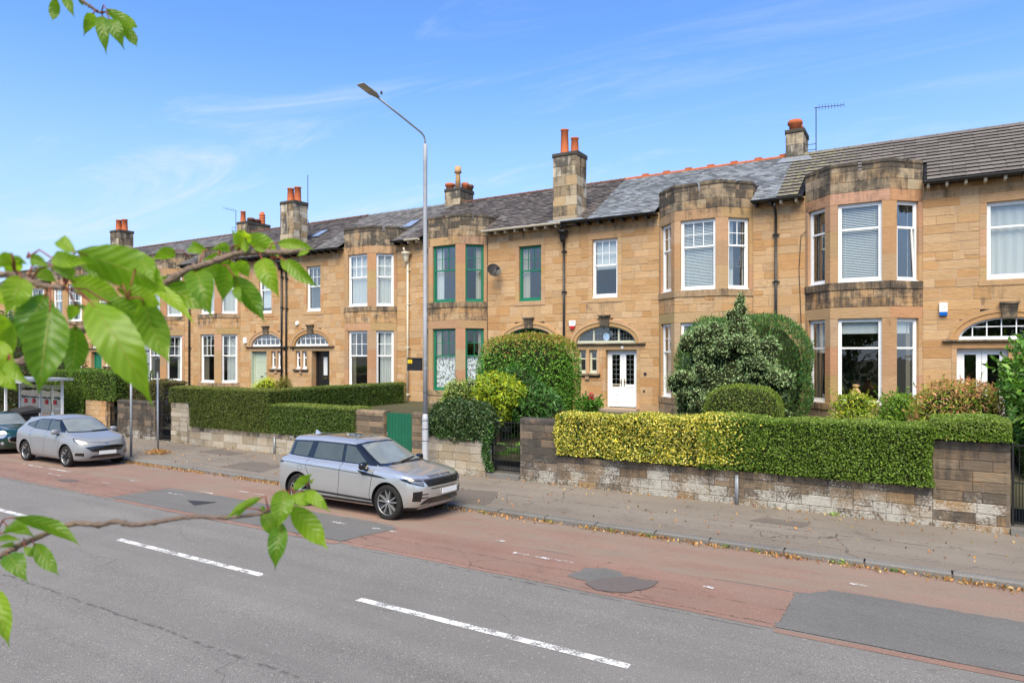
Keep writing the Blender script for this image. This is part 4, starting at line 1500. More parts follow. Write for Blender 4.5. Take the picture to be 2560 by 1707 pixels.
Zh = house(dict(bay=P_YZ, door=P_ZA, seed=15, label='sandstone house with pale sage green front door and white windows', roof='slate_old', ridge='clay', doorkind='sage', up=(1.28, 2.26), roofx=(P_YZ, -25.2), rough=0.014,
                updress=(('roller', 0.1),), baydress=[[(cw_,), (('side', 'curtain3', 0.35, 0.1),), (('side', 'curtain', 0, 0.7),)], [(('full', 'curtain'),), (('full', 'curtain'),), (('full', 'curtain'),)]]))
Yh = house(dict(bay=P_YZ, door=P_XY, seed=16, single=False, label='sandstone house with white panelled door, half hidden behind cherry leaves, beyond the sage door house', roof='slate_grey', ridge='clay', doorkind='whitepanel', gutter='gutter',
                baydress=[[(cw_,), (), (('side', 'curtain', 0, 0.3),)], [(('full', 'curtain'),), (('full', 'curtain'),), (('full', 'curtain'),)]]))
Xh = house(dict(bay=P_WX, door=P_XY, seed=17, single=False, label='second house from the far end of the sandstone terrace', roof='slate_old', ridge='clay', doorkind='green', baydress=[[(cw_,), (cw_,), (cw_,)], [(cw_,), (cw_,), (cw_,)]]))
Wh = house(dict(bay=P_WX, door=P_W, seed=18, single=False, label='house at the far end of the sandstone terrace', roof='slate_grey', ridge='clay', doorkind='black', baydress=[[(cw_,), (cw_,), (cw_,)], [(cw_,), (cw_,), (cw_,)]]))

# chimneys on the party walls
cr = random.Random(99)
CH = [(B, P_BC + 0.08, 1.02, 23.42, 0.88, 8.35, 11.0, [(P_BC - 0.10, 23.78, 0.17, 1.02, 'tall'), (P_BC + 0.27, 23.92, 0.165, 0.68, 'tall')]),
      (C, P_CD, 0.62, 26.95, 1.15, 9.9, 11.58, [(P_CD - 0.02, 27.2, 0.23, 0.42, 'short'), (P_CD, 27.62, 0.18, 0.36, 'short'), (P_CD, 27.95, 0.17, 0.30, 'sooty')]),
      (A, P_AB - 0.1, 0.92, 26.95, 1.15, 9.9, 11.36, [(P_AB - 0.42, 27.2, 0.22, 0.34, 'short'), (P_AB + 0.02, 27.25, 0.15, 1.12, 'cowl'), (P_AB + 0.1, 27.75, 0.17, 0.42, 'short'), (P_AB + 0.2, 28.0, 0.18, 0.36, 'sooty')]),
      (A, P_ZA + 0.0, 1.0, 23.6, 0.9, 8.35, 11.0, [(P_ZA - 0.12, 23.95, 0.19, 0.74, 'tall'), (P_ZA + 0.2, 24.12, 0.19, 0.80, 'tall')]),
      (Zh, P_YZ, 0.92, 26.9, 1.7, 9.9, 11.30, [(P_YZ - 0.2, 27.15, 0.17, 0.70, 'tall'), (P_YZ - 0.05, 27.6, 0.2, 0.36, 'sooty'), (P_YZ, 28.0, 0.2, 0.34, 'sooty'), (P_YZ + 0.05, 28.35, 0.18, 0.85, 'banded')]),
      (Yh, P_XY, 1.0, 23.6, 0.9, 8.35, 11.0, [(P_XY - 0.15, 23.95, 0.19, 0.72, 'tall'), (P_XY + 0.2, 24.12, 0.19, 0.75, 'tall')])]
for i, (h, xc, wd, y0, dp, z0, z1, pots) in enumerate(CH):
    chimney(h, xc, wd, y0, dp, z0, z1, cr, pots, single=i < 5, soot=0.40 if i in (0, 3) else 0.5)
# lead flashing at the foot of the stacks
fl = MB()
fl.add([rpt(-4.62, 3.72, 0.05), rpt(-3.35, 3.62, 0.05), rpt(-3.55, 4.15, 0.07), rpt(-4.45, 4.18, 0.07)], [(0, 1, 2, 3)])
fl.build('lead_flashing', MT['lead'], C)
fl = MB()
fl.add([rpt(-12.45, 0.0, 0.04), rpt(-10.85, 0.0, 0.04), rpt(-11.05, 0.16, 0.05), rpt(-12.38, 0.16, 0.05)], [(0, 1, 2, 3)])
fl.build('lead_flashing', MT['lead'], B)
# rainwater pipes
downpipe(C, P_BC - 0.05, 1.35, 7.95, MT['black'])
downpipe(C, -4.12, 1.35, 7.9, MT['black'], hopper=False)
downpipe(A, -19.62, 1.3, 7.72, MT['cream'])
downpipe(A, P_ZA - 0.08, 1.35, 7.8, MT['black'])
downpipe(Zh, P_ZA - 0.42, 1.35, 7.9, MT['black'])
downpipe(Zh, P_YZ - 0.25, 1.35, 7.8, MT['black'])
# skylights
for (h, xa, s0) in ((Zh, -27.2, 1.9), (A, -20.9, 1.6)):
    mb = MB()
    for (p0, p1, q0, q1, hh) in ((0, 0.62, 0, 0.9, 0.06),):
        vs = [rpt(xa + p0, s0 + q0, 0.0), rpt(xa + p1, s0 + q0, 0.0), rpt(xa + p1, s0 + q1, 0.0), rpt(xa + p0, s0 + q1, 0.0), rpt(xa + p0, s0 + q0, hh), rpt(xa + p1, s0 + q0, hh), rpt(xa + p1, s0 + q1, hh), rpt(xa + p0, s0 + q1, hh)]
        mb.add(vs, [(0, 3, 2, 1), (4, 5, 6, 7), (0, 1, 5, 4), (1, 2, 6, 5), (2, 3, 7, 6), (3, 0, 4, 7)])
    so_ = mb.build('skylight', MT['gutter'], h)
    MB().add([rpt(xa + 0.05, s0 + 0.05, 0.063), rpt(xa + 0.57, s0 + 0.05, 0.063), rpt(xa + 0.57, s0 + 0.85, 0.063), rpt(xa + 0.05, s0 + 0.85, 0.063)], [(0, 1, 2, 3)]).build('pane', plain('skylight glass', (0.5, 0.55, 0.6), 0.05, 0.8, 0.6), so_)
# ------------------------------------------------------------------ street walls and gates
WPAL = [(0.19, 0.145, 0.10), (0.15, 0.115, 0.082), (0.24, 0.18, 0.12), (0.17, 0.125, 0.085), (0.11, 0.09, 0.07), (0.27, 0.18, 0.10)]
PALE = [(0.38, 0.33, 0.26), (0.33, 0.28, 0.21), (0.42, 0.37, 0.30), (0.30, 0.25, 0.18)]
DARK = [(0.10, 0.085, 0.068), (0.14, 0.11, 0.085), (0.17, 0.13, 0.095), (0.085, 0.075, 0.065)]


def street_wall(label, segs, seed, pal=WPAL, th=0.34, cat='wall', soot=0.25, lime=0.85):
    """segs: (x0, x1, top, cope) runs of coursed stone, each with its coping"""
    rr = random.Random(seed)
    W_ = empty('garden_wall')
    tag(W_, label, cat, 'stone garden walls along the pavement')
    st = Stones(W_, MT['lime'])
    mo = MB()
    for sg in segs:
        x0, x1, top, cope = sg[:4]
        lm = sg[4] if len(sg) > 4 else lime
        pl = sg[5] if len(sg) > 5 else pal
        z0 = 0.02
        ct = 0.15 if cope else 0.0
        f = Fr(x0, GY, x1, GY)
        ex = lambda u, z: min(1.0, max(0.0, lm * rr.choice((1.0, 0.85, 0.7, 0.55, 0.25)) * rr.uniform(0.85, 1.1)))
        masonry(f, 0, f.L, z0, top - ct, [], st, mo, rr, h=0.21, wmin=0.28, wmax=0.75, pal=pl, soot=lambda u, z: soot + rr.uniform(-0.15, 0.15), extra=ex, mdepth=0.014)
        for f2 in (Fr(x1, GY, x1, GY + th), Fr(x0, GY + th, x0, GY)):
            masonry(f2, 0, f2.L, z0, top - ct, [], st, mo, rr, h=0.28, wmin=0.3, wmax=0.5, pal=pl, soot=lambda u, z: soot, extra=ex, mdepth=0.014)
        mo.box(x0 + 0.03, x1 - 0.03, GY + 0.03, GY + th, z0 - 0.2, top - ct)
        if cope:
            u = 0.0
            while u < f.L - 0.02:
                L = rr.uniform(0.7, 1.25)
                if f.L - u - L < 0.4:
                    L = f.L - u
                vs, fs = [], []
                R_ = 0.07 if cope == 'round' else 0.025
                prof = [(0.012, 0.0), (0.012, ct - R_), (0.012 - R_ * 0.35, ct - R_ * 0.3), (-R_, ct), (-th - 0.012 + R_, ct), (-th - 0.012, ct - R_), (-th - 0.012, 0.0)]
                dz = rr.uniform(-0.006, 0.006)
                for uu in (u + 0.004, u + L - 0.004):
                    for (w_, z_) in prof:
                        vs.append(f.p(uu, top - ct + z_ + (dz if z_ > 0.01 else 0), w_))
                n = len(prof)
                fs = [(i, n + i, n + i + 1, i + 1) for i in range(n - 1)] + [tuple(range(n)), tuple(reversed(range(n, 2 * n)))]
                mb = MB().add(vs, fs)
                mb.c = [(*rr.choice(pl), soot + 0.22)] * len(vs)
                me = mb.mesh('coping_stone', MT['lime'])
                at = me.attributes.new('lime', 'FLOAT', 'POINT')
                at.data.foreach_set('value', [lm * 0.6] * len(vs))
                link('coping_stone', me, W_)
                u += L
    st.done()
    mo.build('wall_core', MT['mortar2'], W_)['kind'] = 'stuff'
    return W_


street_wall('dark stone garden wall with flaking limewash below the yellow and green hedges', [(-9.11, -8.0, 1.76, 'round', 0.7, DARK), (-8.0, 0.16, 0.84, 'flat', 1.0), (0.16, 1.39, 1.76, 'flat', 0.8)], 41, soot=0.30)
street_wall('pale stone garden wall under the ivy, with a narrow gatepost behind the lamp post', [(-12.77, -12.28, 1.74, 'round', 0.8), (-12.28, -10.12, 1.34, None, 0.75, PALE)], 42, soot=0.10)
street_wall('stone garden wall below the clipped dark hedges, ending at the green gate', [(-15.1, -13.84, 1.72, 'round', 0.35, WPAL), (-23.4, -15.1, 0.76, 'flat', 0.35, PALE), (-24.49, -23.4, 1.60, None, 0.45, PALE)], 43, soot=0.16)
street_wall('blackened stone wall between two iron gates behind the sign pole', [(-28.12, -25.53, 1.60, 'round', 0.5, DARK)], 44, soot=0.45)
street_wall('brown stone gate pier and low wall under the far tall hedge', [(-30.55, -28.95, 1.50, None, 0.1, PAL), (-37.0, -30.55, 0.62, None, 0.2)], 45, soot=0.1)
street_wall('stone wall at the edge of the photo beyond the last iron gate', [(2.45, 3.4, 1.76, 'round', 0.6), (3.4, 9.0, 0.84, 'flat', 0.8)], 46, soot=0.3)


def doorway_step(x0, x1, nm='gate_step'):
    return tag(MB().box(x0, x1, GY - 0.06, GY + 0.4, 0.02, 0.23).build(nm, MT['kerb']), None)


def iron_gate(label, x0, x1, top, kind='plain', z0=0.25, y=GY + 0.16):
    G = empty('iron_gate', (x0, y, z0))
    tag(G, label, 'gate', 'black iron garden gates')
    W = x1 - x0
    Hh = top - z0
    fr_ = MB()
    for xx in (0.02, W - 0.02):
        fr_.box(xx - 0.018, xx + 0.018, -0.018, 0.018, 0, Hh + 0.02)
    rails = (0.05, Hh * 0.52, Hh - 0.03) if kind != 'arched' else (0.05, Hh * 0.14, Hh * 0.30, Hh * 0.36, Hh * 0.66)
    for z in rails:
        fr_.box(0.038, W - 0.038, -0.013, 0.013, z - 0.013, z + 0.013)
    if kind == 'arched':
        fr_.tube([(0.02 + (W - 0.04) * i / 12, 0, Hh + 0.28 * math.sin(math.pi * i / 12)) for i in range(13)], 0.014, 6)
    fr_.build('gate_frame', MT['iron'], G)
    n = max(5, int(W / 0.095))
    for i in range(1, n):
        xx = 0.02 + (W - 0.04) * i / n
        t_ = Hh - 0.03 if kind != 'arched' else Hh + 0.28 * math.sin(math.pi * i / n)
        MB().tube([(xx, 0.0, 0.05), (xx, 0.0, t_)], 0.0085, 6).build('bar', MT['iron'], G)
    if kind != 'arched':
        nb = n
        for i in range(nb):
            xx = 0.02 + (W - 0.04) * (i + 0.5) / nb
            MB().tube([(xx, 0.0, 0.05), (xx, 0.0, Hh * 0.52)], 0.0075, 6).build('short_bar', MT['iron'], G)
        for s in (-1, 1):
            pts = []
            for q in range(15):
                a = q / 14 * 2.4 * math.pi
                r_ = 0.03 + 0.075 * q / 14
                pts.append((W / 2 + s * (0.035 + r_ * math.cos(a) * 0.9), -0.016, Hh - 0.20 + r_ * math.sin(a)))
            pts.append((W / 2, -0.016, Hh - 0.42))
            MB().tube(pts, 0.008, 5).build('scroll', MT['iron'], G, True)
    else:
        for (zq, rr_) in ((Hh * 0.50, 0.10),):
            MB().tube([(W / 2 + rr_ * math.cos(a * math.pi / 8), -0.016, zq + rr_ * 1.3 * math.sin(a * math.pi / 8)) for a in range(17)], 0.016, 6).build('ring', MT['iron'], G)
        MB().box(W / 2 - 0.09, W / 2 + 0.09, -0.02, 0.0, Hh * 0.86, Hh * 1.0).build('crest_plate', MT['iron'], G)
        for q in range(3):
            MB().box(0.04, W - 0.04, -0.018, -0.004, 0.10 + q * 0.06, 0.125 + q * 0.06).build('kick_bar', MT['iron'], G)
        for i in range(5):
            xx = W * (i + 0.5) / 5
            MB().tube([(xx - 0.07, 0, Hh + 0.16), (xx - 0.07, 0, Hh + 0.36), (xx - 0.04, 0, Hh + 0.44), (xx, 0, Hh + 0.47), (xx + 0.04, 0, Hh + 0.44), (xx + 0.07, 0, Hh + 0.36), (xx + 0.07, 0, Hh + 0.16)], 0.005, 5).build('hoop', MT['iron'], G)
    return G


iron_gate('black iron gate with scrolls beside the ivy, ferns behind it', -10.08, -9.15, 1.62)
iron_gate('tall arched black iron gate with round motif behind the thin pole', -25.5, -24.52, 1.68, 'arched', 0.06)
iron_gate('small black iron gate beside the tall far hedge', -28.92, -28.15, 1.28, z0=0.06)
iron_gate('black iron gate at the edge of the photo beside the limewashed pier', 1.42, 2.42, 1.76)
for i, (a, b, l) in enumerate(((-10.12, -9.11, 'worn stone step below the iron gate by the ivy'), (1.39, 2.45, 'stone step below the iron gate at the edge of the photo'), (-25.53, -24.49, 'low stone step below the arched iron gate'))):
    h = 0.22 if i < 2 else 0.10
    tag(MB().box(a + 0.003, b - 0.003, GY - 0.07, GY + 0.42, 0.02, h).build('gate_step', MT['kerb']), l, 'step', 'stone steps at the gates')
# path and inner steps behind the near iron gate
sp_ = empty('garden_steps')
tag(sp_, 'stone garden steps among the ferns behind the iron gate', 'steps')
for q in range(4):
    MB().box(-10.1, -9.1, 15.98 + 0.42 * q, 16.6 + 0.42 * q, 0.2, 0.36 + 0.2 * q).build('step', MT['kerb'], sp_)
tag(MB().add([(-10.05, 17.2, 1.02), (-9.0, 17.2, 1.02), (-8.6, 23.4, 1.39), (-10.3, 23.4, 1.39)], [(0, 1, 2, 3)]).build('garden_path', MT['pave']), kind='structure')

# green boarded gate
gg = empty('green_gate', (-13.83, GY + 0.12, 0.12))
tag(gg, 'dark green boarded wooden gate between two stone posts', 'gate')
MT['gatepaint'] = plain('green gate paint', (0.010, 0.105, 0.055), 0.5, 0.35, var=0.25, scale=3)
GW = 1.06
nb = 9
for i in range(nb):
    a = GW * i / nb
    mb = MB()
    z1 = 1.56 + rnd.uniform(-0.006, 0.006)
    mb.add([(a + 0.003, 0, 0), (a + GW / nb - 0.003, 0, 0), (a + GW / nb - 0.003, 0.022, 0), (a + 0.003, 0.022, 0), (a + 0.010, -0.006, 0.004), (a + GW / nb - 0.010, -0.006, 0.004),
            (a + 0.003, 0, z1), (a + GW / nb - 0.003, 0, z1), (a + GW / nb - 0.003, 0.022, z1), (a + 0.003, 0.022, z1), (a + 0.010, -0.006, z1), (a + GW / nb - 0.010, -0.006, z1)],
           [(0, 6, 10, 4), (4, 10, 11, 5), (5, 11, 7, 1), (1, 7, 8, 2), (2, 8, 9, 3), (3, 9, 6, 0), (6, 9, 8, 7, 11, 10)])
    mb.build('plank', MT['gatepaint'], gg)
for z in (0.25, 1.25):
    MB().box(0.01, GW - 0.01, 0.024, 0.05, z, z + 0.09).build('ledge_rail', MT['gatepaint'], gg)
MB().tube([(0.035, -0.02, 0.86), (0.035, -0.02, 0.98)], 0.012, 6).build('latch', MT['lead'], gg)
# vent pipes standing against the walls
for (x_, z1, l) in ((-3.52, 0.76, 'short grey steel channel fixed to the limewashed wall'), (-18.63, 0.66, 'short pale steel pipe fixed to the low wall left of the silver car')):
    mb = MB().tube([(x_, GY - 0.035, 0.05), (x_, GY - 0.035, z1)], 0.033, 10)
    mb.box(x_ - 0.045, x_ - 0.02, GY - 0.05, GY - 0.004, 0.05, z1 - 0.01)
    tag(mb.build('wall_pipe', MT['lead'], None, True), l, 'pipe')
# ------------------------------------------------------------------ planting
NR = np.random.default_rng(11)
MT['leaf'] = leaf_material('hedge leaf')
MT['leafg'] = leaf_material('glossy leaf', 0.25, 0.4, 0.35)
MT['leafc'] = leaf_material('conifer spray', 0.15, 0.65, 0.2)
MT['core'] = plain('painted shade core', (0.020, 0.024, 0.010), 0.95, 0.05, var=0.5, scale=12)  # near-black colour paints the shade seen in gaps between leaves
MT['bark'] = plain('bark', (0.09, 0.065, 0.045), 0.9, 0.15, var=0.4, scale=14, bump=0.5)


def nrm(a):
    return a / np.maximum(np.linalg.norm(a, axis=1, keepdims=True), 1e-9)


def leaves(name, P, N, parent, mat, size, cols, wts=None, ratio=0.5, spread=0.9, up=0.25, fold=False, jitter=0.35, topcol=None, zr_=None, droop=0.0):
    """P, N: points and outward normals; one small folded leaf on each"""
    n = len(P)
    r1 = NR.normal(size=(n, 3))
    d = nrm(N * (1 - spread * 0.5) + r1 * spread + np.array([0, 0, up - droop]))
    r2 = NR.normal(size=(n, 3))
    f = nrm(N + r2 * 0.55 + np.array([0, 0, 0.25]))
    s = nrm(np.cross(d, f))
    f = np.cross(s, d)
    L = size * (1 + NR.uniform(-jitter, jitter, (n, 1)))
    W = L * ratio
    base = P - d * L * 0.35
    if fold:
        lift = f * W * 0.22
        V = np.stack([base, base + d * L * 0.45 + s * W * 0.5 + lift, base + d * L, base + d * L * 0.45 - s * W * 0.5 + lift, base + d * L * 0.5], 1)
        F = np.array([[0, 4, 2, 1], [0, 3, 2, 4]])
        k = 5
    else:
        V = np.stack([base, base + d * L * 0.45 + s * W * 0.5, base + d * L, base + d * L * 0.45 - s * W * 0.5], 1)
        F = np.array([[0, 3, 2, 1]])
        k = 4
    idx = (np.arange(n)[:, None, None] * k + F[None]).reshape(-1, 4)
    me = bpy.data.meshes.new(name)
    me.vertices.add(n * k)
    me.vertices.foreach_set('co', V.reshape(-1).astype(np.float32))
    nf = len(idx)
    me.loops.add(nf * 4)
    me.loops.foreach_set('vertex_index', idx.reshape(-1).astype(np.int32))
    me.polygons.add(nf)
    me.polygons.foreach_set('loop_start', (np.arange(nf) * 4).astype(np.int32))
    me.update(calc_edges=True)
    cols = np.array(cols)
    w_ = np.array(wts, float) if wts is not None else np.ones(len(cols))
    ci = NR.choice(len(cols), n, p=w_ / w_.sum())
    c = cols[ci] * NR.uniform(0.5, 1.6, (n, 1))
    if topcol is not None:  # recolours leaves near the top; on clipped hedges this paints light from above
        tc_, z0, z1, amt = topcol
        q = np.clip((P[:, 2] - z0) / (z1 - z0), 0, 1) * amt
        pick = NR.random(n) < q
        c[pick] = np.array(tc_)[NR.integers(0, len(tc_), pick.sum())] * NR.uniform(0.8, 1.25, (pick.sum(), 1))
    c4 = np.concatenate([c, np.ones((n, 1))], 1)
    ca = me.color_attributes.new('col', 'FLOAT_COLOR', 'POINT')
    ca.data.foreach_set('color', np.repeat(c4, k, axis=0).astype(np.float32).ravel())
    me.materials.append(mat)
    o = link(name, me, parent)
    return o


def box_points(x0, x1, y0, y1, z0, z1, n, faces='ftlr', lump=0.05, rnd_=0.20, seed=0, topf=None, thick=0.10):
    """points over a clipped hedge: front, top, left, right, back; edges eased, surface uneven"""
    A = {'f': (x1 - x0) * (z1 - z0), 'b': (x1 - x0) * (z1 - z0), 't': (x1 - x0) * (y1 - y0), 'l': (y1 - y0) * (z1 - z0), 'r': (y1 - y0) * (z1 - z0)}
    tot = sum(A[k] for k in faces)
    PP, NN = [], []
    for k in faces:
        m_ = int(n * A[k] / tot)
        u, v = NR.random(m_), NR.random(m_)
        if k in 'fb':
            p = np.stack([x0 + u * (x1 - x0), np.full(m_, y0 if k == 'f' else y1), z0 + v * (z1 - z0)], 1)
            q = np.tile([0, -1.0 if k == 'f' else 1.0, 0], (m_, 1))
        elif k == 't':
            p = np.stack([x0 + u * (x1 - x0), y0 + v * (y1 - y0), np.full(m_, z1)], 1)
            q = np.tile([0, 0, 1.0], (m_, 1))
        else:
            p = np.stack([np.full(m_, x0 if k == 'l' else x1), y0 + u * (y1 - y0), z0 + v * (z1 - z0)], 1)
            q = np.tile([-1.0 if k == 'l' else 1.0, 0, 0], (m_, 1))
        PP.append(p)
        NN.append(q)
    P, N = np.concatenate(PP), np.concatenate(NN)
    # ease the edges: pull points near an edge inwards
    for ax, lo, hi in ((0, x0, x1), (1, y0, y1), (2, z0, z1)):
        for side, ref in ((-1, lo), (1, hi)):
            if ax == 2 and side == -1:
                continue
            dd = np.clip(1 - np.abs(P[:, ax] - ref) / rnd_, 0, 1)
            P[:, ax] -= 0
            for ax2 in range(3):
                if ax2 == ax:
                    continue
            P -= N * (dd[:, None] ** 2) * rnd_ * 0.28 * (np.abs(N[:, ax:ax + 1]) < 0.5)
            N[:, ax] += side * dd ** 2 * 0.7 * (np.abs(N[:, ax]) < 0.5)
    N = nrm(N)
    lum = np.sin(P[:, 0] * 2.3 + seed) * 0.5 + np.sin(P[:, 0] * 5.1 + P[:, 2] * 4.3 + seed * 2) * 0.35 + np.sin(P[:, 2] * 7 + P[:, 0] * 1.3 + P[:, 1] * 3) * 0.35
    P = P + N * (lum * lump)[:, None] - N * (NR.random(len(P)) ** 2 * thick)[:, None]
    if topf is not None:
        P[:, 2] = z0 + (P[:, 2] - z0) * topf(P[:, 0])
    return P, N


def hedge(name, label, x0, x1, y0, y1, z0, z1, n, cols, wts=None, faces='ftlr', size=0.045, cat='hedge', group='clipped hedges', lump=0.03, topf=None, mat='leaf', topcol=None, core=0.12, ratio=0.55, seed=0, parent=None, extra=(), thick=0.10, bark=True):
    H_ = parent or empty(name, ((x0 + x1) / 2, (y0 + y1) / 2, z0))
    if not parent:
        H_.location = (0, 0, 0)
        tag(H_, label, cat, group)
    P, N = box_points(x0, x1, y0, y1, z0, z1, n, faces, lump, seed=seed, topf=topf, thick=thick)
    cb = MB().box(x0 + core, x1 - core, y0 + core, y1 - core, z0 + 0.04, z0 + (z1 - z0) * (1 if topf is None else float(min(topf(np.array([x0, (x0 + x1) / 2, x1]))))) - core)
    for (a, b, c, d, e, f, m_) in extra:
        P2, N2 = box_points(a, b, c, d, e, f, m_, faces, lump, seed=seed + 1, thick=thick)
        P, N = np.concatenate([P, P2]), np.concatenate([N, N2])
        cb.box(a + core, b - core, c + core, d - core, e + 0.04, f - core)
    lo = leaves('foliage', P, N, H_, MT[mat], size, cols, wts, ratio, topcol=topcol)
    lo['kind'] = 'stuff'
    cb.build('shade_core', MT['core'], H_)  # solid dark filling, stands in for the shaded inside of the hedge
    return H_


def blob_points(cx, cy, cz, rx, ry, rz, n, lump=0.08, seed=0, zmin=-0.95, pw=2.0, thick=0.25):
    d = nrm(NR.normal(size=(int(n * 1.3), 3)))
    d = d[d[:, 2] > zmin][:n]
    # superellipsoid for clipped shapes
    k = (np.abs(d[:, 0]) ** pw + np.abs(d[:, 1]) ** pw + np.abs(d[:, 2]) ** pw) ** (-1.0 / pw)
    lum = np.sin(d[:, 0] * 5 + seed) * np.sin(d[:, 1] * 4.1 + seed * 1.7) + 0.6 * np.sin(d[:, 2] * 7.3 + d[:, 0] * 6 + seed * 0.6) + 0.4 * np.sin(d[:, 0] * 13 + d[:, 2] * 11 + seed)
    rr_ = k * (1 + lum * lump) * (1 - NR.random(len(d)) ** 2 * thick)
    P = np.array([cx, cy, cz]) + d * rr_[:, None] * np.array([rx, ry, rz])
    N = nrm(d * np.abs(d) ** (pw - 2) / np.array([rx, ry, rz]))
    return P, N


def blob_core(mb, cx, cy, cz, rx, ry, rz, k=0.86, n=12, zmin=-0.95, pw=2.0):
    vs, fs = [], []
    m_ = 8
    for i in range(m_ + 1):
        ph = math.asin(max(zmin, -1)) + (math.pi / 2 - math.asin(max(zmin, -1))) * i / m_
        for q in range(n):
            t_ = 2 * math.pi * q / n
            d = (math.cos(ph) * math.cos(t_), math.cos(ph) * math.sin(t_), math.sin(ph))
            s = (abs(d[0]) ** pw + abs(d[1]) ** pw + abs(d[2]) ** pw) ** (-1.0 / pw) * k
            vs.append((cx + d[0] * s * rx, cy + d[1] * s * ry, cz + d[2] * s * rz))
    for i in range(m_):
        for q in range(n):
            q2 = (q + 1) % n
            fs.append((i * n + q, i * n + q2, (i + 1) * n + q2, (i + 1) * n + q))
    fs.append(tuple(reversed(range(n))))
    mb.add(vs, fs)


def bush(name, label, blobs, size, cols, wts=None, mat='leaf', cat='shrub', group='garden shrubs', ratio=0.5, fold=False, topcol=None, spread=0.9, up=0.25, core=0.84, pw=2.0, lump=0.08, thick=0.25, stem=True, droop=0.0, zmin=-0.95):
    """blobs: (cx, cy, cz, rx, ry, rz, n)"""
    H_ = empty(name)
    tag(H_, label, cat, group)
    PP, NN = [], []
    cb = MB()
    for i, (cx, cy, cz, rx, ry, rz, n) in enumerate(blobs):
        P, N = blob_points(cx, cy, cz, rx, ry, rz, n, lump, i * 1.9 + len(label), zmin, pw, thick)
        PP.append(P)
        NN.append(N)
        if core:
            blob_core(cb, cx, cy, cz, rx, ry, rz, core, zmin=zmin, pw=pw)
    for (cx, cy, cz, rx, ry, rz, n) in blobs:      # stray shoots beyond the outline
        for q in range(max(4, int(18 * (rx + rz)))):
            P, N = blob_points(cx, cy, cz, rx, ry, rz, 3, lump, q, -0.2, pw, 0.0)
            if len(P):
                tt = np.linspace(0.0, NR.uniform(0.06, 0.16) * (0.6 if pw > 2.6 else 1.0), 7)[:, None]
                PP.append(P[:1] + (N[:1] + np.array([[0, 0, 0.5]])) * tt)
                NN.append(np.repeat(N[:1], 7, 0))
    lo = leaves('foliage', np.concatenate(PP), np.concatenate(NN), H_, MT[mat], size, cols, wts, ratio, spread, up, fold, topcol=topcol, droop=droop)
    lo['kind'] = 'stuff'
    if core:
        cb.build('shade_core', MT['core'], H_)['kind'] = 'stuff'  # solid dark lumps painting the shade inside the shrub
    if stem:
        cx, cy, cz, rx, ry, rz, n = blobs[0]
        zg = gz(cy) - 0.05
        MB().tube([(cx, cy, zg), (cx + 0.05, cy, (zg + cz) / 2), (cx, cy, cz)], [0.07, 0.055, 0.04], 6).build('stem', MT['bark'], H_)
    return H_


G_PRIV = [(0.105, 0.185, 0.018), (0.14, 0.225, 0.024), (0.065, 0.12, 0.015), (0.185, 0.26, 0.04)]
G_DARK = [(0.065, 0.115, 0.018), (0.085, 0.140, 0.023), (0.048, 0.090, 0.015), (0.11, 0.155, 0.028)]
G_BEECH = [(0.080, 0.115, 0.018), (0.098, 0.132, 0.022), (0.062, 0.092, 0.015), (0.125, 0.138, 0.028)]
# yellow and green hedge pair above the limewashed wall
hedge('euonymus_hedge', 'yellow and green variegated hedge on the limewashed wall', -8.02, -4.15, 15.40, 16.5, 0.88, 1.98, 30000,
      [(0.60, 0.50, 0.07), (0.68, 0.60, 0.17), (0.11, 0.17, 0.025), (0.06, 0.11, 0.02), (0.46, 0.40, 0.05)], [2.2, 2.2, 1.7, 1.6, 1.4], size=0.052, lump=0.075, ratio=0.6, seed=2, topf=lambda x: 0.94 + 0.06 * np.clip((x + 8) / 3.5, 0, 1), thick=0.16)
hedge('privet_hedge', 'long clipped bright green hedge beside the yellow hedge, stepping over the wall end', -4.35, 0.20, 15.36, 16.45, 0.86, 2.06, 34000, G_PRIV, [2, 2, 1.4, 1.2], size=0.04, lump=0.055, ratio=0.62, seed=5,
      topf=lambda x: 0.985 + 0.10 * np.clip((x + 1.5) / 2.5, 0, 1) ** 1.5, extra=((0.12, 1.40, 15.36, 16.45, 1.80, 2.20, 11000),), topcol=(((0.21, 0.27, 0.055), (0.17, 0.24, 0.045)), 1.95, 2.06, 0.75))  # paler top leaves paint the light falling from above
# the two plants grow into each other where they meet
eu = bpy.data.objects['euonymus_hedge']
for (nn_, col_) in ((2600, [(0.60, 0.50, 0.07), (0.68, 0.60, 0.17), (0.46, 0.40, 0.05), (0.11, 0.17, 0.025)]),):
    xs_ = -4.35 + np.abs(NR.normal(0, 0.42, nn_))
    top_ = NR.random(nn_) < 0.4
    P_ = np.stack([xs_, np.where(top_, NR.uniform(15.4, 16.4, nn_), 15.33 + NR.random(nn_) * 0.05), np.where(top_, 2.03 + NR.random(nn_) * 0.03, NR.uniform(0.95, 2.03, nn_))], 1)
    N_ = np.where(top_[:, None], np.array([[0, 0, 1.0]]), np.array([[0, -1.0, 0]]))
    leaves('straggling_shoots', P_, N_, eu, MT['leaf'], 0.052, col_, ratio=0.6)['kind'] = 'stuff'
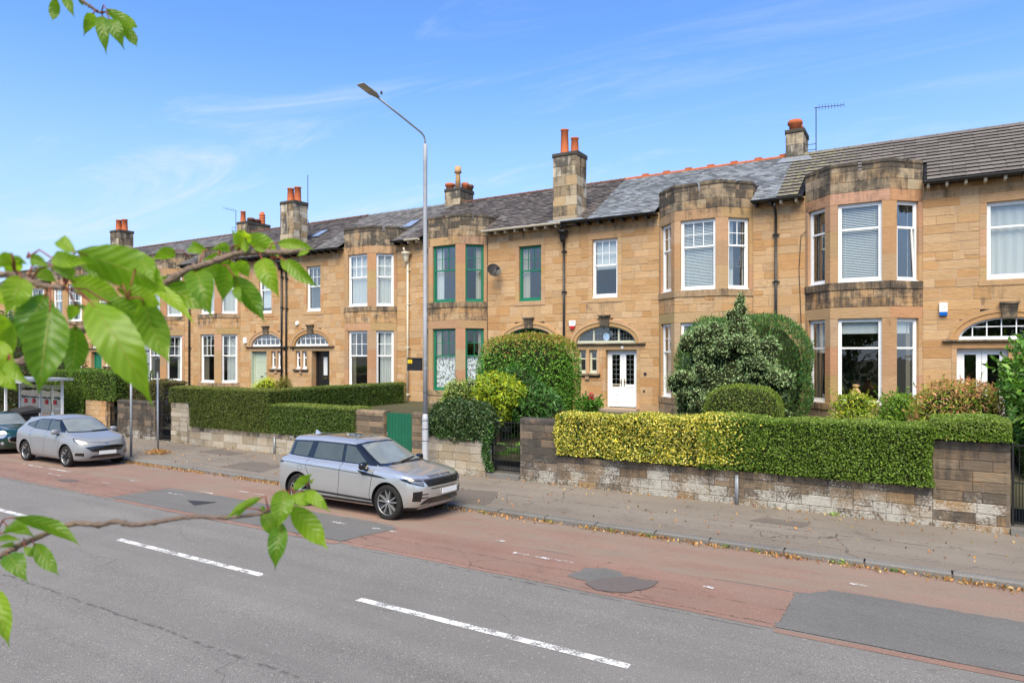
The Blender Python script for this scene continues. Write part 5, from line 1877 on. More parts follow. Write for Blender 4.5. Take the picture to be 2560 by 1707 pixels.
# dark clipped hedges further along
hedge('beech_hedge', 'long dark clipped hedge above the low wall, left of the silver car', -23.2, -18.85, 15.42, 16.45, 0.76, 2.22, 34000, G_BEECH, size=0.04, lump=0.012, ratio=0.6, seed=7,
      extra=((-24.5, -23.1, 15.42, 16.45, 1.63, 2.22, 5000),), topcol=(((0.20, 0.21, 0.05), (0.17, 0.19, 0.04)), 2.14, 2.2, 0.8), thick=0.06)  # top leaves coloured lighter to paint light from above
hedge('boundary_hedge', 'dark clipped hedge running back from the street to the house wall', -19.4, -18.85, 16.4, 22.7, 0.9, 2.25, 30000, G_DARK, size=0.045, lump=0.02, ratio=0.55, seed=9, faces='ftr', topcol=(((0.19, 0.21, 0.05), (0.16, 0.19, 0.04)), 2.16, 2.24, 0.8))  # lit top put into the leaf colour
hedge('low_front_hedge', 'lower clipped green hedge with its top painted pale as if lit, in front of the boundary hedge', -18.85, -14.95, 15.42, 16.35, 0.80, 1.77, 26000, G_DARK, [2, 2, 1, 1.6], size=0.042, lump=0.02, ratio=0.58, seed=11, topcol=(((0.22, 0.25, 0.055), (0.19, 0.23, 0.045)), 1.68, 1.76, 0.85))  # pale top is light from above put into the leaf colour
hedge('tall_far_hedge', 'tall rounded green hedge behind the small grey car', -34.4, -30.62, 15.45, 17.2, 0.62, 2.76, 24000, G_PRIV, [1, 1, 2, 0.5], size=0.05, lump=0.06, ratio=0.55, seed=13, extra=((-30.7, -28.2, 15.45, 17.2, 1.52, 2.76, 11000), (-28.95, -28.0, 15.95, 17.2, 0.6, 1.6, 3000)))
hedge('brown_tinged_hedge', 'brown tinged hedge behind the blackened wall', -28.3, -25.8, 16.0, 17.2, 0.9, 2.36, 11000, [(0.10, 0.10, 0.03), (0.16, 0.10, 0.05), (0.07, 0.09, 0.02)], size=0.05, lump=0.05, seed=14)
hedge('dark_garden_hedge', 'dark garden hedge between the orange shrub and the leafy shrub at the edge', 1.75, 2.6, 17.3, 20.5, 0.9, 2.75, 9000, [(0.02, 0.035, 0.008), (0.03, 0.05, 0.012)], size=0.05, lump=0.05, seed=15, faces='ftl')  # this hedge has very dark green leaves

# shrubs
bush('laurel_bush', 'big round clipped evergreen bush with bronze top in front of the green framed house', [(-10.68, 18.75, 2.40, 1.52, 1.2, 1.66, 24000)], 0.08,
     [(0.10, 0.235, 0.022), (0.135, 0.29, 0.032), (0.062, 0.16, 0.018), (0.21, 0.35, 0.045)], [2, 2, 1.0, 1], 'leaf', ratio=0.42, fold=True, pw=4.0, lump=0.018, thick=0.12, core=0.88, topcol=(((0.36, 0.20, 0.06), (0.30, 0.24, 0.04), (0.24, 0.26, 0.04)), 3.25, 4.0, 0.85), spread=0.75, up=-0.15)
rosette = dict(ratio=0.26, fold=True, spread=0.75)
bush('golden_rhododendron', 'yellow green rhododendron behind the ivy covered wall', [(-10.75, 17.05, 2.35, 0.75, 0.6, 0.50, 2600), (-10.35, 17.1, 2.25, 0.55, 0.5, 0.45, 1600), (-10.7, 16.9, 1.75, 0.5, 0.4, 0.4, 700)], 0.15, [(0.36, 0.42, 0.03), (0.28, 0.38, 0.035), (0.46, 0.46, 0.03), (0.15, 0.26, 0.03)], mat='leafg', thick=0.4, lump=0.14, core=0.7, **rosette)
bush('green_rhododendron', 'dark green rhododendron in front of the big round bush', [(-9.75, 17.5, 1.95, 0.85, 0.6, 0.62, 3000), (-10.3, 17.6, 2.55, 0.7, 0.5, 0.55, 1800), (-9.2, 17.6, 1.5, 0.6, 0.5, 0.4, 1100)], 0.15, [(0.06, 0.15, 0.03), (0.09, 0.20, 0.045), (0.045, 0.12, 0.025)], mat='leafg', thick=0.35, lump=0.14, core=0.75, **rosette)
bush('variegated_shrub', 'cream variegated shrub under the green framed bay window', [(-12.45, 17.5, 2.2, 0.55, 0.5, 0.42, 2600), (-12.7, 17.4, 1.8, 0.45, 0.4, 0.4, 1500), (-11.95, 17.6, 2.3, 0.42, 0.4, 0.35, 1300)], 0.085, [(0.50, 0.52, 0.22), (0.36, 0.42, 0.10), (0.16, 0.24, 0.05), (0.10, 0.17, 0.03)], thick=0.35, lump=0.15, core=0.75, ratio=0.3, fold=True)
bush('ivy', 'mound of ivy spilling over the pale stone wall beside the iron gate', [(-11.15, 15.82, 1.55, 1.1, 0.42, 0.62, 9000), (-11.95, 15.75, 1.42, 0.42, 0.36, 0.32, 2600), (-10.42, 15.75, 1.45, 0.45, 0.36, 0.5, 3000)], 0.062,
     [(0.035, 0.075, 0.018), (0.055, 0.10, 0.03), (0.10, 0.14, 0.055), (0.025, 0.055, 0.014)], mat='leafg', cat='ivy', group=None, ratio=0.8, thick=0.15, core=0.82, droop=0.5, stem=False, pw=2.4)
PV = []
iv = bpy.data.objects['ivy']
P_ = np.stack([NR.uniform(-10.22, -9.98, 1500), GY + 0.02 - NR.random(1500) * 0.12, 0.25 + NR.random(1500) ** 0.8 * 1.3], 1)
P_[:, 0] += 0.06 * np.sin(P_[:, 2] * 6)
leaves('trailing_ivy', P_, np.tile([0.1, -1, 0], (1500, 1)), iv, MT['leafg'], 0.06, [(0.04, 0.10, 0.02), (0.06, 0.13, 0.03), (0.03, 0.07, 0.015)], ratio=0.8, droop=0.5)['kind'] = 'stuff'
P_ = np.stack([NR.uniform(-12.3, -10.2, 1500), GY - 0.01 - NR.random(1500) * 0.1, np.zeros(1500)], 1)
P_[:, 2] = 1.36 - NR.random(1500) ** 1.5 * (0.18 + 0.16 * np.abs(np.sin(P_[:, 0] * 4.2)))
leaves('trailing_ivy', P_, np.tile([0.0, -1, 0], (1500, 1)), iv, MT['leafg'], 0.06, [(0.04, 0.09, 0.02), (0.06, 0.12, 0.03), (0.03, 0.065, 0.015)], ratio=0.8, droop=0.5)['kind'] = 'stuff'


def conifer(name, label, clumps, cols, size, n_per, group='garden conifers', tall=0.0):
    H_ = empty(name)
    tag(H_, label, 'conifer', group)
    PP, NN = [], []
    cb = MB()
    for i, (cx, cy, cz, rx, ry, rz) in enumerate(clumps):
        P, N = blob_points(cx, cy, cz, rx, ry, rz, int(n_per * rx * rz / 0.16), 0.16, i * 1.3, -0.6, 2.0, 0.30)
        PP.append(P)
        NN.append(N)
        blob_core(cb, cx, cy, cz, rx, ry, rz, 0.76, 8, -0.8)
    lo = leaves('foliage', np.concatenate(PP), np.concatenate(NN), H_, MT['leafc'], size, cols, None, 0.30, 0.85, 0.45 + tall)
    lo['kind'] = 'stuff'
    cb.build('inner_shade_core', MT['core'], H_)['kind'] = 'stuff'  # dark filling behind the sprays, shade put in as colour
    cx, cy = clumps[0][0], clumps[0][1]
    MB().tube([(cx, cy, gz(cy) - 0.05), (cx, cy, clumps[0][2])], [0.10, 0.06], 7).build('trunk', MT['bark'], H_)
    return H_


jr = random.Random(3)
cl = [(-4.68, 19.72, 2.35, 1.38, 0.95, 1.35)]
for q in range(120):
    a = jr.uniform(0, 6.28)
    zf = jr.random()
    rad = (1.42 if zf < 0.55 else 1.42 * (1 - (zf - 0.55) * 1.35)) * jr.uniform(0.82, 1.03)
    k = jr.choice((0.7, 1.0, 1.0, 1.35))
    cl.append((-4.7 + rad * math.cos(a), 19.6 + rad * 0.72 * math.sin(a), 1.25 + zf * 2.65, 0.27 * k * jr.uniform(0.8, 1.3), 0.26 * k, 0.18 * k * jr.uniform(0.8, 1.25)))
for q in range(9):
    cl.append((-4.42 + jr.uniform(-0.14, 0.14), 19.55, 3.75 + q * 0.15, 0.50 - q * 0.048, 0.42 - q * 0.04, 0.2))
for (a, b) in ((-5.75, 3.7), (-5.35, 3.95), (-5.0, 4.05), (-3.55, 3.6), (-3.75, 3.2), (-6.1, 2.6), (-3.2, 2.7)):
    cl.append((a, 19.3, b, 0.32, 0.3, 0.34))
conifer('juniper', 'shaggy blue green conifer with a pointed tip in front of the bay', cl, [(0.25, 0.36, 0.165), (0.32, 0.43, 0.205), (0.19, 0.285, 0.12), (0.38, 0.46, 0.22), (0.12, 0.20, 0.08)], 0.07, 620)
bush('clipped_cypress', 'dark green clipped cypress standing behind the shaggy conifer', [(-4.72, 21.5, 2.75, 1.98, 1.1, 1.85, 30000)], 0.11, [(0.060, 0.145, 0.040), (0.085, 0.185, 0.045), (0.045, 0.115, 0.045), (0.12, 0.19, 0.04)], mat='leafc', cat='conifer', group='garden conifers', ratio=0.2, spread=0.45, up=1.0, pw=3.0, lump=0.03, thick=0.15, core=0.86)
bush('clipped_box', 'low rounded clipped bush in front of the shaggy conifer', [(-4.0, 18.3, 1.80, 0.98, 0.7, 0.84, 16000)], 0.036, [(0.15, 0.235, 0.025), (0.11, 0.185, 0.022), (0.19, 0.26, 0.035), (0.15, 0.14, 0.035)], pw=3.0, lump=0.02, thick=0.08, core=0.9, ratio=0.55, topcol=(((0.20, 0.26, 0.03), (0.17, 0.23, 0.03)), 2.4, 2.66, 0.7))
bush('photinia', 'rounded shrub with orange and pink young leaves behind the green hedge', [(0.72, 18.75, 1.85, 1.02, 0.8, 1.0, 8000)], 0.105, [(0.26, 0.34, 0.04), (0.16, 0.26, 0.03), (0.52, 0.24, 0.12), (0.58, 0.32, 0.17), (0.36, 0.35, 0.06)], [1.6, 1.4, 1.3, 1.0, 1.5], mat='leaf', ratio=0.26, fold=True, spread=0.8, up=0.3, pw=2.3, lump=0.04, thick=0.28, core=0.78, topcol=(((0.55, 0.20, 0.15), (0.52, 0.28, 0.14), (0.42, 0.30, 0.10)), 2.3, 2.9, 0.8))
bush('golden_azalea', 'small lime green shrub below the large plain bay window', [(-1.5, 19.9, 2.1, 0.5, 0.4, 0.33, 1700), (-1.55, 19.7, 1.75, 0.55, 0.4, 0.3, 1400)], 0.085, [(0.30, 0.36, 0.03), (0.22, 0.31, 0.03), (0.15, 0.24, 0.03), (0.45, 0.38, 0.04)], ratio=0.35, fold=True, thick=0.4, core=0.6, lump=0.16)
bush('variegated_dwarf', 'cream tinted dwarf shrub under the lime green shrub', [(-1.42, 19.35, 1.62, 0.34, 0.28, 0.22, 900)], 0.05, [(0.44, 0.40, 0.16), (0.30, 0.33, 0.10), (0.2, 0.26, 0.08)], thick=0.4, core=0.6)
bush('green_azalea', 'loose mid green shrub between lime green and orange shrubs', [(-0.52, 19.9, 2.1, 0.44, 0.4, 0.36, 1500), (-0.65, 19.8, 1.75, 0.4, 0.36, 0.3, 800)], 0.10, [(0.16, 0.28, 0.03), (0.22, 0.34, 0.04), (0.11, 0.21, 0.03)], ratio=0.34, fold=True, thick=0.45, core=0.55, lump=0.18)
bush('edge_shrub', 'tall leafy green shrub at the edge of the photo beside the orange shrub', [(2.15, 17.6, 2.75, 0.78, 0.75, 1.15, 4200), (2.4, 17.9, 1.6, 0.7, 0.6, 0.7, 1800), (2.7, 17.8, 3.4, 0.6, 0.6, 0.5, 900)], 0.16, [(0.10, 0.22, 0.03), (0.14, 0.28, 0.045), (0.07, 0.17, 0.02), (0.18, 0.30, 0.05)], mat='leafg', ratio=0.36, fold=True, thick=0.45, core=0.62, lump=0.16, up=0.1)
bush('lime_conifer', 'small bright yellow green bush in front of the sage green door', [(-26.25, 21.4, 1.75, 0.72, 0.6, 0.58, 3800)], 0.06, [(0.48, 0.56, 0.02), (0.38, 0.48, 0.02), (0.55, 0.58, 0.03)], mat='leafc', ratio=0.3, up=0.7, core=0.8)
bush('red_tinged_shrub', 'small red tinged shrub between the sage and black doors', [(-25.2, 21.5, 2.0, 0.4, 0.35, 0.38, 800), (-25.3, 21.5, 1.6, 0.4, 0.3, 0.3, 500)], 0.09, [(0.20, 0.12, 0.03), (0.22, 0.20, 0.03), (0.13, 0.17, 0.03)], ratio=0.4, fold=True, thick=0.5, core=0.5)
bush('heather_mound', 'low dark red mound behind the dark gate pier', [(-8.75, 17.4, 1.42, 0.65, 0.4, 0.40, 3500)], 0.035, [(0.16, 0.045, 0.035), (0.12, 0.05, 0.03), (0.10, 0.035, 0.03)], core=0.85)
bush('geranium', 'red flowering plant beside the white double door', [(-10.3, 22.5, 1.62, 0.5, 0.3, 0.3, 700)], 0.11, [(0.10, 0.24, 0.03), (0.07, 0.18, 0.02)], mat='leaf', ratio=0.6, fold=True, core=0.5, thick=0.5)
P_ = np.array([-10.12, 22.3, 1.95]) + NR.normal(size=(80, 3)) * np.array([0.07, 0.05, 0.06])
leaves('petals', P_, nrm(NR.normal(size=(80, 3))), bpy.data.objects['geranium'], MT['leaf'], 0.06, [(0.45, 0.015, 0.06), (0.55, 0.03, 0.08)], ratio=0.8)['kind'] = 'stuff'
# ferns behind the gate: arching fronds
fe = empty('fern_bed')
tag(fe, 'arching green ferns behind the black iron gate by the ivy', 'fern')
fc_ = random.Random(8)
for q in range(26):
    bx_, by_ = fc_.choice([fc_.uniform(-10.3, -9.95), fc_.uniform(-9.5, -9.0), fc_.uniform(-10.3, -9.0)]), fc_.uniform(16.1, 17.4)
    a = fc_.uniform(0, 6.28)
    L = fc_.uniform(0.5, 0.85)
    mb = MB()
    mb.c = []
    n = 12
    zb_ = gz(by_)
    for i in range(1, n):
        t0 = i / n
        px_, pz_ = L * t0 * 0.8, L * (0.75 * t0 - 0.62 * t0 * t0)
        for s in (-1, 1):
            w_ = 0.16 * math.sin(math.pi * min(1, t0 * 0.9 + 0.1)) ** 0.7
            c_, s_ = math.cos(a), math.sin(a)
            def T(f_, l_, z_):
                return (bx_ + c_ * f_ - s_ * l_, by_ + s_ * f_ + c_ * l_, zb_ + z_)
            mb.add([T(px_, 0, pz_), T(px_ + 0.05, s * w_ * 0.5, pz_ + 0.01), T(px_ + 0.07, s * w_, pz_ - 0.03), T(px_ + 0.02, s * w_ * 0.5, pz_ - 0.01)], [(0, 1, 2, 3)])
            k = fc_.uniform(0.7, 1.3)
            mb.c.extend([(0.11 * k, 0.24 * k, 0.03 * k, 1)] * 4)
    mb.build('frond', MT['leaf'], fe)

# far trees beyond the bus shelter, and across the road behind the camera (seen in the windows)


def tree(label, x, y, h, r_, cols, n=3500, size=0.28, group='street trees', trunk=0.16, name='broadleaf_tree', zb=0.0, low=0.42):
    T_ = empty(name, (0, 0, 0))
    tag(T_, label, 'tree', group)
    tr_ = random.Random(int(abs(x * 13 + y * 7)))
    mb = MB()
    mb.tube([(x, y, zb), (x + 0.05, y, zb + h * 0.25), (x - 0.05, y + 0.05, zb + h * 0.55), (x, y, zb + h * 0.85)], [trunk, trunk * 0.8, trunk * 0.55, trunk * 0.2], 8)
    for q in range(7):
        a = q * 0.9 + tr_.random()
        z_ = zb + h * tr_.uniform(0.3, 0.6)
        mb.tube([(x, y, z_), (x + math.cos(a) * r_ * 0.4, y + math.sin(a) * r_ * 0.4, z_ + h * 0.12), (x + math.cos(a) * r_ * 0.8, y + math.sin(a) * r_ * 0.8, z_ + h * 0.2)], [trunk * 0.4, trunk * 0.28, trunk * 0.1], 6)
    mb.build('trunk', MT['bark'], T_, True)
    PP, NN = [], []
    for q in range(16):
        a = tr_.uniform(0, 6.28)
        rr_ = r_ * tr_.uniform(0.15, 0.72)
        z_ = zb + h * tr_.uniform(low, 0.86)
        k = tr_.uniform(0.3, 0.5)
        P, N = blob_points(x + rr_ * math.cos(a), y + rr_ * math.sin(a), z_, r_ * k, r_ * k, h * 0.14, n // 16, 0.2, q, -1, 2.0, 0.6)
        PP.append(P)
        NN.append(N)
    lo = leaves('crown', np.concatenate(PP), np.concatenate(NN), T_, MT['leaf'], size, cols, None, 0.5, 0.9, 0.1)
    lo['kind'] = 'stuff'
    return T_


GT = [(0.045, 0.085, 0.015), (0.06, 0.11, 0.02), (0.03, 0.06, 0.01)]
bush('laurel_thicket', 'dark shrubbery behind the bus shelter', [(-37.5, 16.6, 2.0, 2.6, 1.4, 1.8, 6000), (-35.0, 16.9, 2.2, 1.2, 0.9, 1.6, 2500), (-40.5, 16.8, 2.3, 2.4, 1.2, 2.2, 4000)], 0.11, [(0.04, 0.06, 0.015), (0.08, 0.05, 0.02), (0.03, 0.05, 0.012)], thick=0.35, lump=0.14, core=0.75)
tree('dark tree in the garden at the far end of the street', -42.5, 18.2, 5.6, 2.4, GT, 4000, 0.2, zb=0.9)
for i, (x_, y_, h_, r_, l_) in enumerate(((-21, -8.5, 7.2, 3.4, 'fifth'), (-13, -9.0, 7.6, 3.6, 'fourth'), (-4.5, -8.2, 7.4, 3.5, 'third'), (3.5, -9.0, 7.0, 3.3, 'second'), (11, -8.6, 7.2, 3.4, 'first'), (-31, -8.8, 7.4, 3.4, 'last'))):
    tree(l_ + ' tree of the row across the road, seen only reflected in windows', x_, y_, h_, r_, GT, 2600, 0.42, 'trees across the road', zb=0.2, low=0.22)
# ------------------------------------------------------------------ parked cars


def car_paint(name, col, metal=0.5, rough=0.28):
    m, t, out = newmat(name)
    p = t.n('ShaderNodeTexCoord').outputs['Object']
    fl_ = t.noise(p, 900, 1)
    c = t.mix(fl_, tuple(x * 0.88 for x in col), tuple(min(1, x * 1.08) for x in col))
    z = t.n('ShaderNodeSeparateXYZ', None, i0=p).outputs[2]
    dirt = t.math('MULTIPLY', t.step(t.noise(p, 3, 4, 0.6), 0.35, 0.8), t.math('SUBTRACT', 1.0, t.step(z, 0.2, 0.65)))
    c = t.mix(t.math('MULTIPLY', dirt, 0.35), c, (0.20, 0.17, 0.14))
    finish(t, out, c, rough, 0.5, metal, coat=0.9)
    return m


MT['silver'] = car_paint('warm silver paint', (0.60, 0.59, 0.57), 0.72, 0.27)
MT['greypaint'] = car_paint('solid grey paint', (0.225, 0.232, 0.240), 0.1, 0.35)
MT['greenpaint'] = car_paint('dark green paint', (0.008, 0.050, 0.035), 0.4, 0.25)
MT['gloss'] = plain('gloss black trim', (0.006, 0.006, 0.007), 0.12, 0.5, var=0.1, coat=0.6)
MT['trim'] = plain('black plastic trim', (0.016, 0.016, 0.017), 0.55, 0.3, var=0.2)
MT['tyre'] = plain('tyre rubber', (0.020, 0.019, 0.018), 0.85, 0.2, var=0.35, scale=8)
MT['alloy'] = plain('alloy wheel', (0.42, 0.42, 0.42), 0.35, 0.5, 0.7, var=0.1)
MT['alloyd'] = plain('dark wheel', (0.02, 0.02, 0.022), 0.4, 0.4, 0.4, var=0.2)
MT['plate'] = plain('number plate', (0.70, 0.70, 0.68), 0.45, 0.3, var=0.06, scale=10)
MT['lampd'] = plain('headlamp lens', (0.12, 0.13, 0.15), 0.12, 0.4, 0.0, var=0.5, scale=16, coat=0.2)
MT['lampw'] = plain('bright headlamp lens', (0.30, 0.31, 0.33), 0.12, 0.4, 0.0, var=0.6, scale=14, coat=0.3)
MT['chrome'] = plain('chrome', (0.7, 0.7, 0.7), 0.12, 0.5, 1.0, var=0.05)
MT['cglass'] = plain('car window glass', (0.06, 0.075, 0.075), 0.03, 0.5, 0.0, var=0.35, scale=2.5, coat=0.0)
MT['cscreen'] = plain('windscreen glass', (0.17, 0.19, 0.185), 0.03, 0.5, 0.0, var=0.5, scale=2.0, coat=0.0)
MT['cred'] = plain('tail lamp', (0.25, 0.01, 0.01), 0.15, 0.5)


def interp(keys, x):
    if not isinstance(keys, (list, tuple)):
        return keys
    if x <= keys[0][0]:
        return keys[0][1]
    for (a, b), (c, d) in zip(keys, keys[1:]):
        if x <= c:
            return b + (d - b) * (x - a) / (c - a)
    return keys[-1][1]


def shell_mesh(rows, nf=7, ns=16):
    V, F = [], []
    half = nf + 1 + (ns - 1) + nf + 1
    ring = 2 * half - 2
    for r in rows:
        xf, xr, w_, rf, rr_ = r['xf'], r['xr'], r['w'], r.get('rf', 0.5), r.get('rr', 0.35)
        p, q = r.get('p', 0.62), r.get('q', 0.55)
        pts = []
        for i in range(nf + 1):
            t_ = math.pi / 2 * i / nf
            pts.append((xf - rf + rf * max(0, math.cos(t_)) ** p, w_ * max(0, math.sin(t_)) ** p))
        for k in range(1, ns):
            pts.append((xf - rf + (xr + rr_ - xf + rf) * k / ns, w_))
        for i in range(nf + 1):
            t_ = math.pi / 2 * (1 - i / nf)
            pts.append((xr + rr_ - rr_ * max(0, math.cos(t_)) ** q, w_ * max(0, math.sin(t_)) ** q))
        fl_ = r.get('flare', [])
        full = []
        for (x_, y_) in pts:
            k = 1.0
            for (fx, fw, amt) in fl_:
                k += amt * math.exp(-((x_ - fx) / fw) ** 2)
            full.append((x_, -y_ * k, interp(r['z'], x_)))
        V += full + [(x_, -y_, z_) for (x_, y_, z_) in reversed(full[1:-1])]
    n = len(rows)
    for j in range(n - 1):
        for i in range(ring):
            i2 = (i + 1) % ring
            F.append((j * ring + i, (j + 1) * ring + i, (j + 1) * ring + i2, j * ring + i2))
    for base, flip in ((0, False), ((n - 1) * ring, True)):
        for i in range(half - 1):
            a, b = i, i + 1
            c, d = (ring - b) % ring, (ring - a) % ring
            q_ = []
            for v in (a, b, c, d):
                if v not in q_:
                    q_.append(v)
            if len(q_) >= 3:
                f = tuple(base + v for v in q_)
                F.append(f[::-1] if flip else f)
    return V, F


class Car:
    def __init__(self, name, label, rows, paint, wheels, arch_r, loc, tilt=-1.2, sub=2, rotz=0.0):
        self.root = empty(name, loc)
        self.root.rotation_euler = (R(tilt), 0, rotz)
        tag(self.root, label, 'car', 'cars parked along the kerb')
        V, F = shell_mesh(rows)
        me = bpy.data.meshes.new('shell')
        me.from_pydata(V, [], F)
        bm = bmesh.new()
        bm.from_mesh(me)
        bmesh.ops.remove_doubles(bm, verts=bm.verts, dist=1e-4)
        bmesh.ops.recalc_face_normals(bm, faces=bm.faces)
        bm.to_mesh(me)
        bm.free()
        tmp = bpy.data.objects.new('tmp_shell', me)
        COL.objects.link(tmp)
        md = tmp.modifiers.new('s', 'SUBSURF')
        md.levels = md.render_levels = sub
        dg = bpy.context.evaluated_depsgraph_get()
        dense = bpy.data.meshes.new_from_object(tmp.evaluated_get(dg))
        self.bvh = BVHTree.FromPolygons([v.co.copy() for v in dense.vertices], [tuple(p.vertices) for p in dense.polygons])
        tmp.modifiers.clear()
        tmp.data = dense
        dense.materials.clear()
        dense.materials.append(MT[paint])
        cut = MB()
        for (wx, wz, r_) in wheels:
            for s in (-1, 1):
                cut.lathe([(arch_r, s * 0.52), (arch_r, s * 1.4)], (wx, 0, wz), 40, axis='y')
        cme = cut.mesh('cut', MT['trim'])
        bm = bmesh.new()
        bm.from_mesh(cme)
        bmesh.ops.recalc_face_normals(bm, faces=bm.faces)
        bm.to_mesh(cme)
        bm.free()
        co = bpy.data.objects.new('tmp_cut', cme)
        COL.objects.link(co)
        b = tmp.modifiers.new('b', 'BOOLEAN')
        b.operation = 'DIFFERENCE'
        b.object = co
        b.solver = 'EXACT'
        try:
            b.material_mode = 'TRANSFER'
        except Exception:
            pass
        dg = bpy.context.evaluated_depsgraph_get()
        fin = bpy.data.meshes.new_from_object(tmp.evaluated_get(dg))
        bpy.data.objects.remove(co)
        bpy.data.objects.remove(tmp)
        fin.polygons.foreach_set('use_smooth', [True] * len(fin.polygons))
        try:
            fin.set_sharp_from_angle(angle=R(38))
        except Exception:
            pass
        self.body = link('body', fin, self.root)

    def hit(self, axis, a, b):
        if axis == 'near':
            o, d = Vector((a, -3, b)), Vector((0, 1, 0))
        elif axis == 'far':
            o, d = Vector((a, 3, b)), Vector((0, -1, 0))
        elif axis == 'front':
            o, d = Vector((4, a, b)), Vector((-1, 0, 0))
        elif axis == 'rear':
            o, d = Vector((-4, a, b)), Vector((1, 0, 0))
        elif axis == 'lip':
            o, d = Vector((4 + 0, a, b + 3.2)), Vector((-0.53, 0, -0.848))
        else:
            o, d = Vector((a, b, 4)), Vector((0, 0, -1))
        loc, nm, idx, dist = self.bvh.ray_cast(o, d)
        if loc is None:
            loc, nm, idx, dist = self.bvh.find_nearest(o + d * 2)
        if nm.dot(d) > 0:
            nm = -nm
        return loc, nm

    def patch(self, name, axis, bot, top, m, off=0.005, nu=10, nv=5, parent=None, both=False, smooth=True):
        """panel laid on the body between two poly-lines"""
        def lerp(P, t_):
            k = t_ * (len(P) - 1)
            i = min(int(k), len(P) - 2)
            f = k - i
            return (P[i][0] + (P[i + 1][0] - P[i][0]) * f, P[i][1] + (P[i + 1][1] - P[i][1]) * f)
        out = []
        for ax in ([axis] if not both else [axis, 'far']):
            vs = []
            for j in range(nv + 1):
                for i in range(nu + 1):
                    p0, p1 = lerp(bot, i / nu), lerp(top, i / nu)
                    a = p0[0] + (p1[0] - p0[0]) * j / nv
                    b = p0[1] + (p1[1] - p0[1]) * j / nv
                    loc, nm = self.hit(ax, a, b)
                    vs.append(tuple(loc + nm * off))
            k = nu + 1
            fs = [(j * k + i, j * k + i + 1, (j + 1) * k + i + 1, (j + 1) * k + i) for j in range(nv) for i in range(nu)]
            if ax in ('far',):
                fs = [f[::-1] for f in fs]
            o = MB().add(vs, fs).build(name, MT[m], parent or self.root, smooth)
            out.append(o)
        return out[0]

    def line(self, name, axis, pts, wd, m, off=0.002, n=14, parent=None, both=False):
        """narrow strip along a poly-line: shut lines, mouldings"""
        P = []
        for (a, b) in zip(pts, pts[1:]):
            for i in range(n):
                P.append((a[0] + (b[0] - a[0]) * i / n, a[1] + (b[1] - a[1]) * i / n))
        P.append(pts[-1])
        B_, T_ = [], []
        for i, p in enumerate(P):
            q0, q1 = P[max(0, i - 1)], P[min(len(P) - 1, i + 1)]
            dx, dy = q1[0] - q0[0], q1[1] - q0[1]
            L = math.hypot(dx, dy) or 1
            nx, ny = -dy / L * wd / 2, dx / L * wd / 2
            B_.append((p[0] - nx, p[1] - ny))
            T_.append((p[0] + nx, p[1] + ny))
        return self.patch(name, axis, B_, T_, m, off, len(P) - 1, 1, parent, both)

    def wheel(self, x, y, z, r, style, tw=0.225):
        s = -1 if y < 0 else 1
        mb = MB()
        h = tw / 2
        prof = [(r * 0.70, -h + 0.01), (r * 0.80, -h - 0.004), (r * 0.92, -h), (r * 0.975, -h + 0.018), (r, -h + 0.05), (r, h - 0.05), (r * 0.975, h - 0.018), (r * 0.92, h), (r * 0.70, h - 0.01)]
        mb.lathe(prof, (0, 0, 0), 40, axis='y', cap=False)
        wo_ = mb.build('wheel', MT['tyre'], self.root, True, (x, y, z))
        # barrel and disc behind the spokes
        rb = MB()
        rb.lathe([(r * 0.71, s * (h - 0.02)), (r * 0.68, s * (h - 0.04)), (r * 0.64, s * 0.02), (0.02, s * 0.02)], (0, 0, 0), 32, axis='y', cap=False)
        rb.lathe([(r * 0.42, s * 0.035), (0.03, s * 0.036)], (0, 0, 0), 24, axis='y', cap=False)
        rb.build('rim_barrel', MT['alloyd'], wo_, True)
        lp = MB()
        lp.lathe([(r * 0.688, s * (h - 0.04)), (r * 0.694, s * (h - 0.012)), (r * 0.715, s * (h - 0.008)), (r * 0.72, s * (h - 0.03))], (0, 0, 0), 40, axis='y', cap=False)
        lp.build('rim', MT['alloy'], wo_, True)
        def spoke(a0, a1, r0, r1, w0, w1, m, yo=0.0):
            p0 = Vector((math.cos(a0) * r0, 0, math.sin(a0) * r0))
            p1 = Vector((math.cos(a1) * r1, 0, math.sin(a1) * r1))
            t_ = (p1 - p0).normalized()
            n_ = Vector((-t_.z, 0, t_.x))
            yA, yB = s * (h - 0.035 + yo), s * (h - 0.022 + yo)
            yi = s * (h - 0.085)
            vs = []
            for (p, w_, yy) in ((p0, w0, yA), (p1, w1, yB)):
                vs += [tuple(p - n_ * w_ / 2 + Vector((0, yi, 0))), tuple(p - n_ * w_ * 0.38 + Vector((0, yy, 0))), tuple(p + n_ * w_ * 0.38 + Vector((0, yy, 0))), tuple(p + n_ * w_ / 2 + Vector((0, yi, 0)))]
            MB().add(vs, [(0, 1, 5, 4), (1, 2, 6, 5), (2, 3, 7, 6), (0, 3, 2, 1), (4, 5, 6, 7)]).build('spoke', MT[m], wo_)
        for k in range(5):
            a = 2 * math.pi * k / 5 + math.pi / 2
            if style == 'twin':
                for d in (-0.13, 0.13):
                    spoke(a + d * 1.5, a + d * 1.9, r * 0.10, r * 0.69, 0.030, 0.024, 'alloy')
            else:
                spoke(a, a, r * 0.08, r * 0.50, 0.055, 0.075, 'alloyd')
                for d in (-0.24, 0.24):
                    spoke(a + d * 0.5, a + d, r * 0.34, r * 0.70, 0.030, 0.050, 'alloy', 0.004)
        hb = MB().lathe([(r * 0.13, s * (h - 0.07)), (r * 0.13, s * (h - 0.03)), (r * 0.10, s * (h - 0.022)), (0.002, s * (h - 0.021))], (0, 0, 0), 16, axis='y', cap=False)
        hb.build('hub', MT['alloy' if style == 'twin' else 'alloyd'], wo_, True)

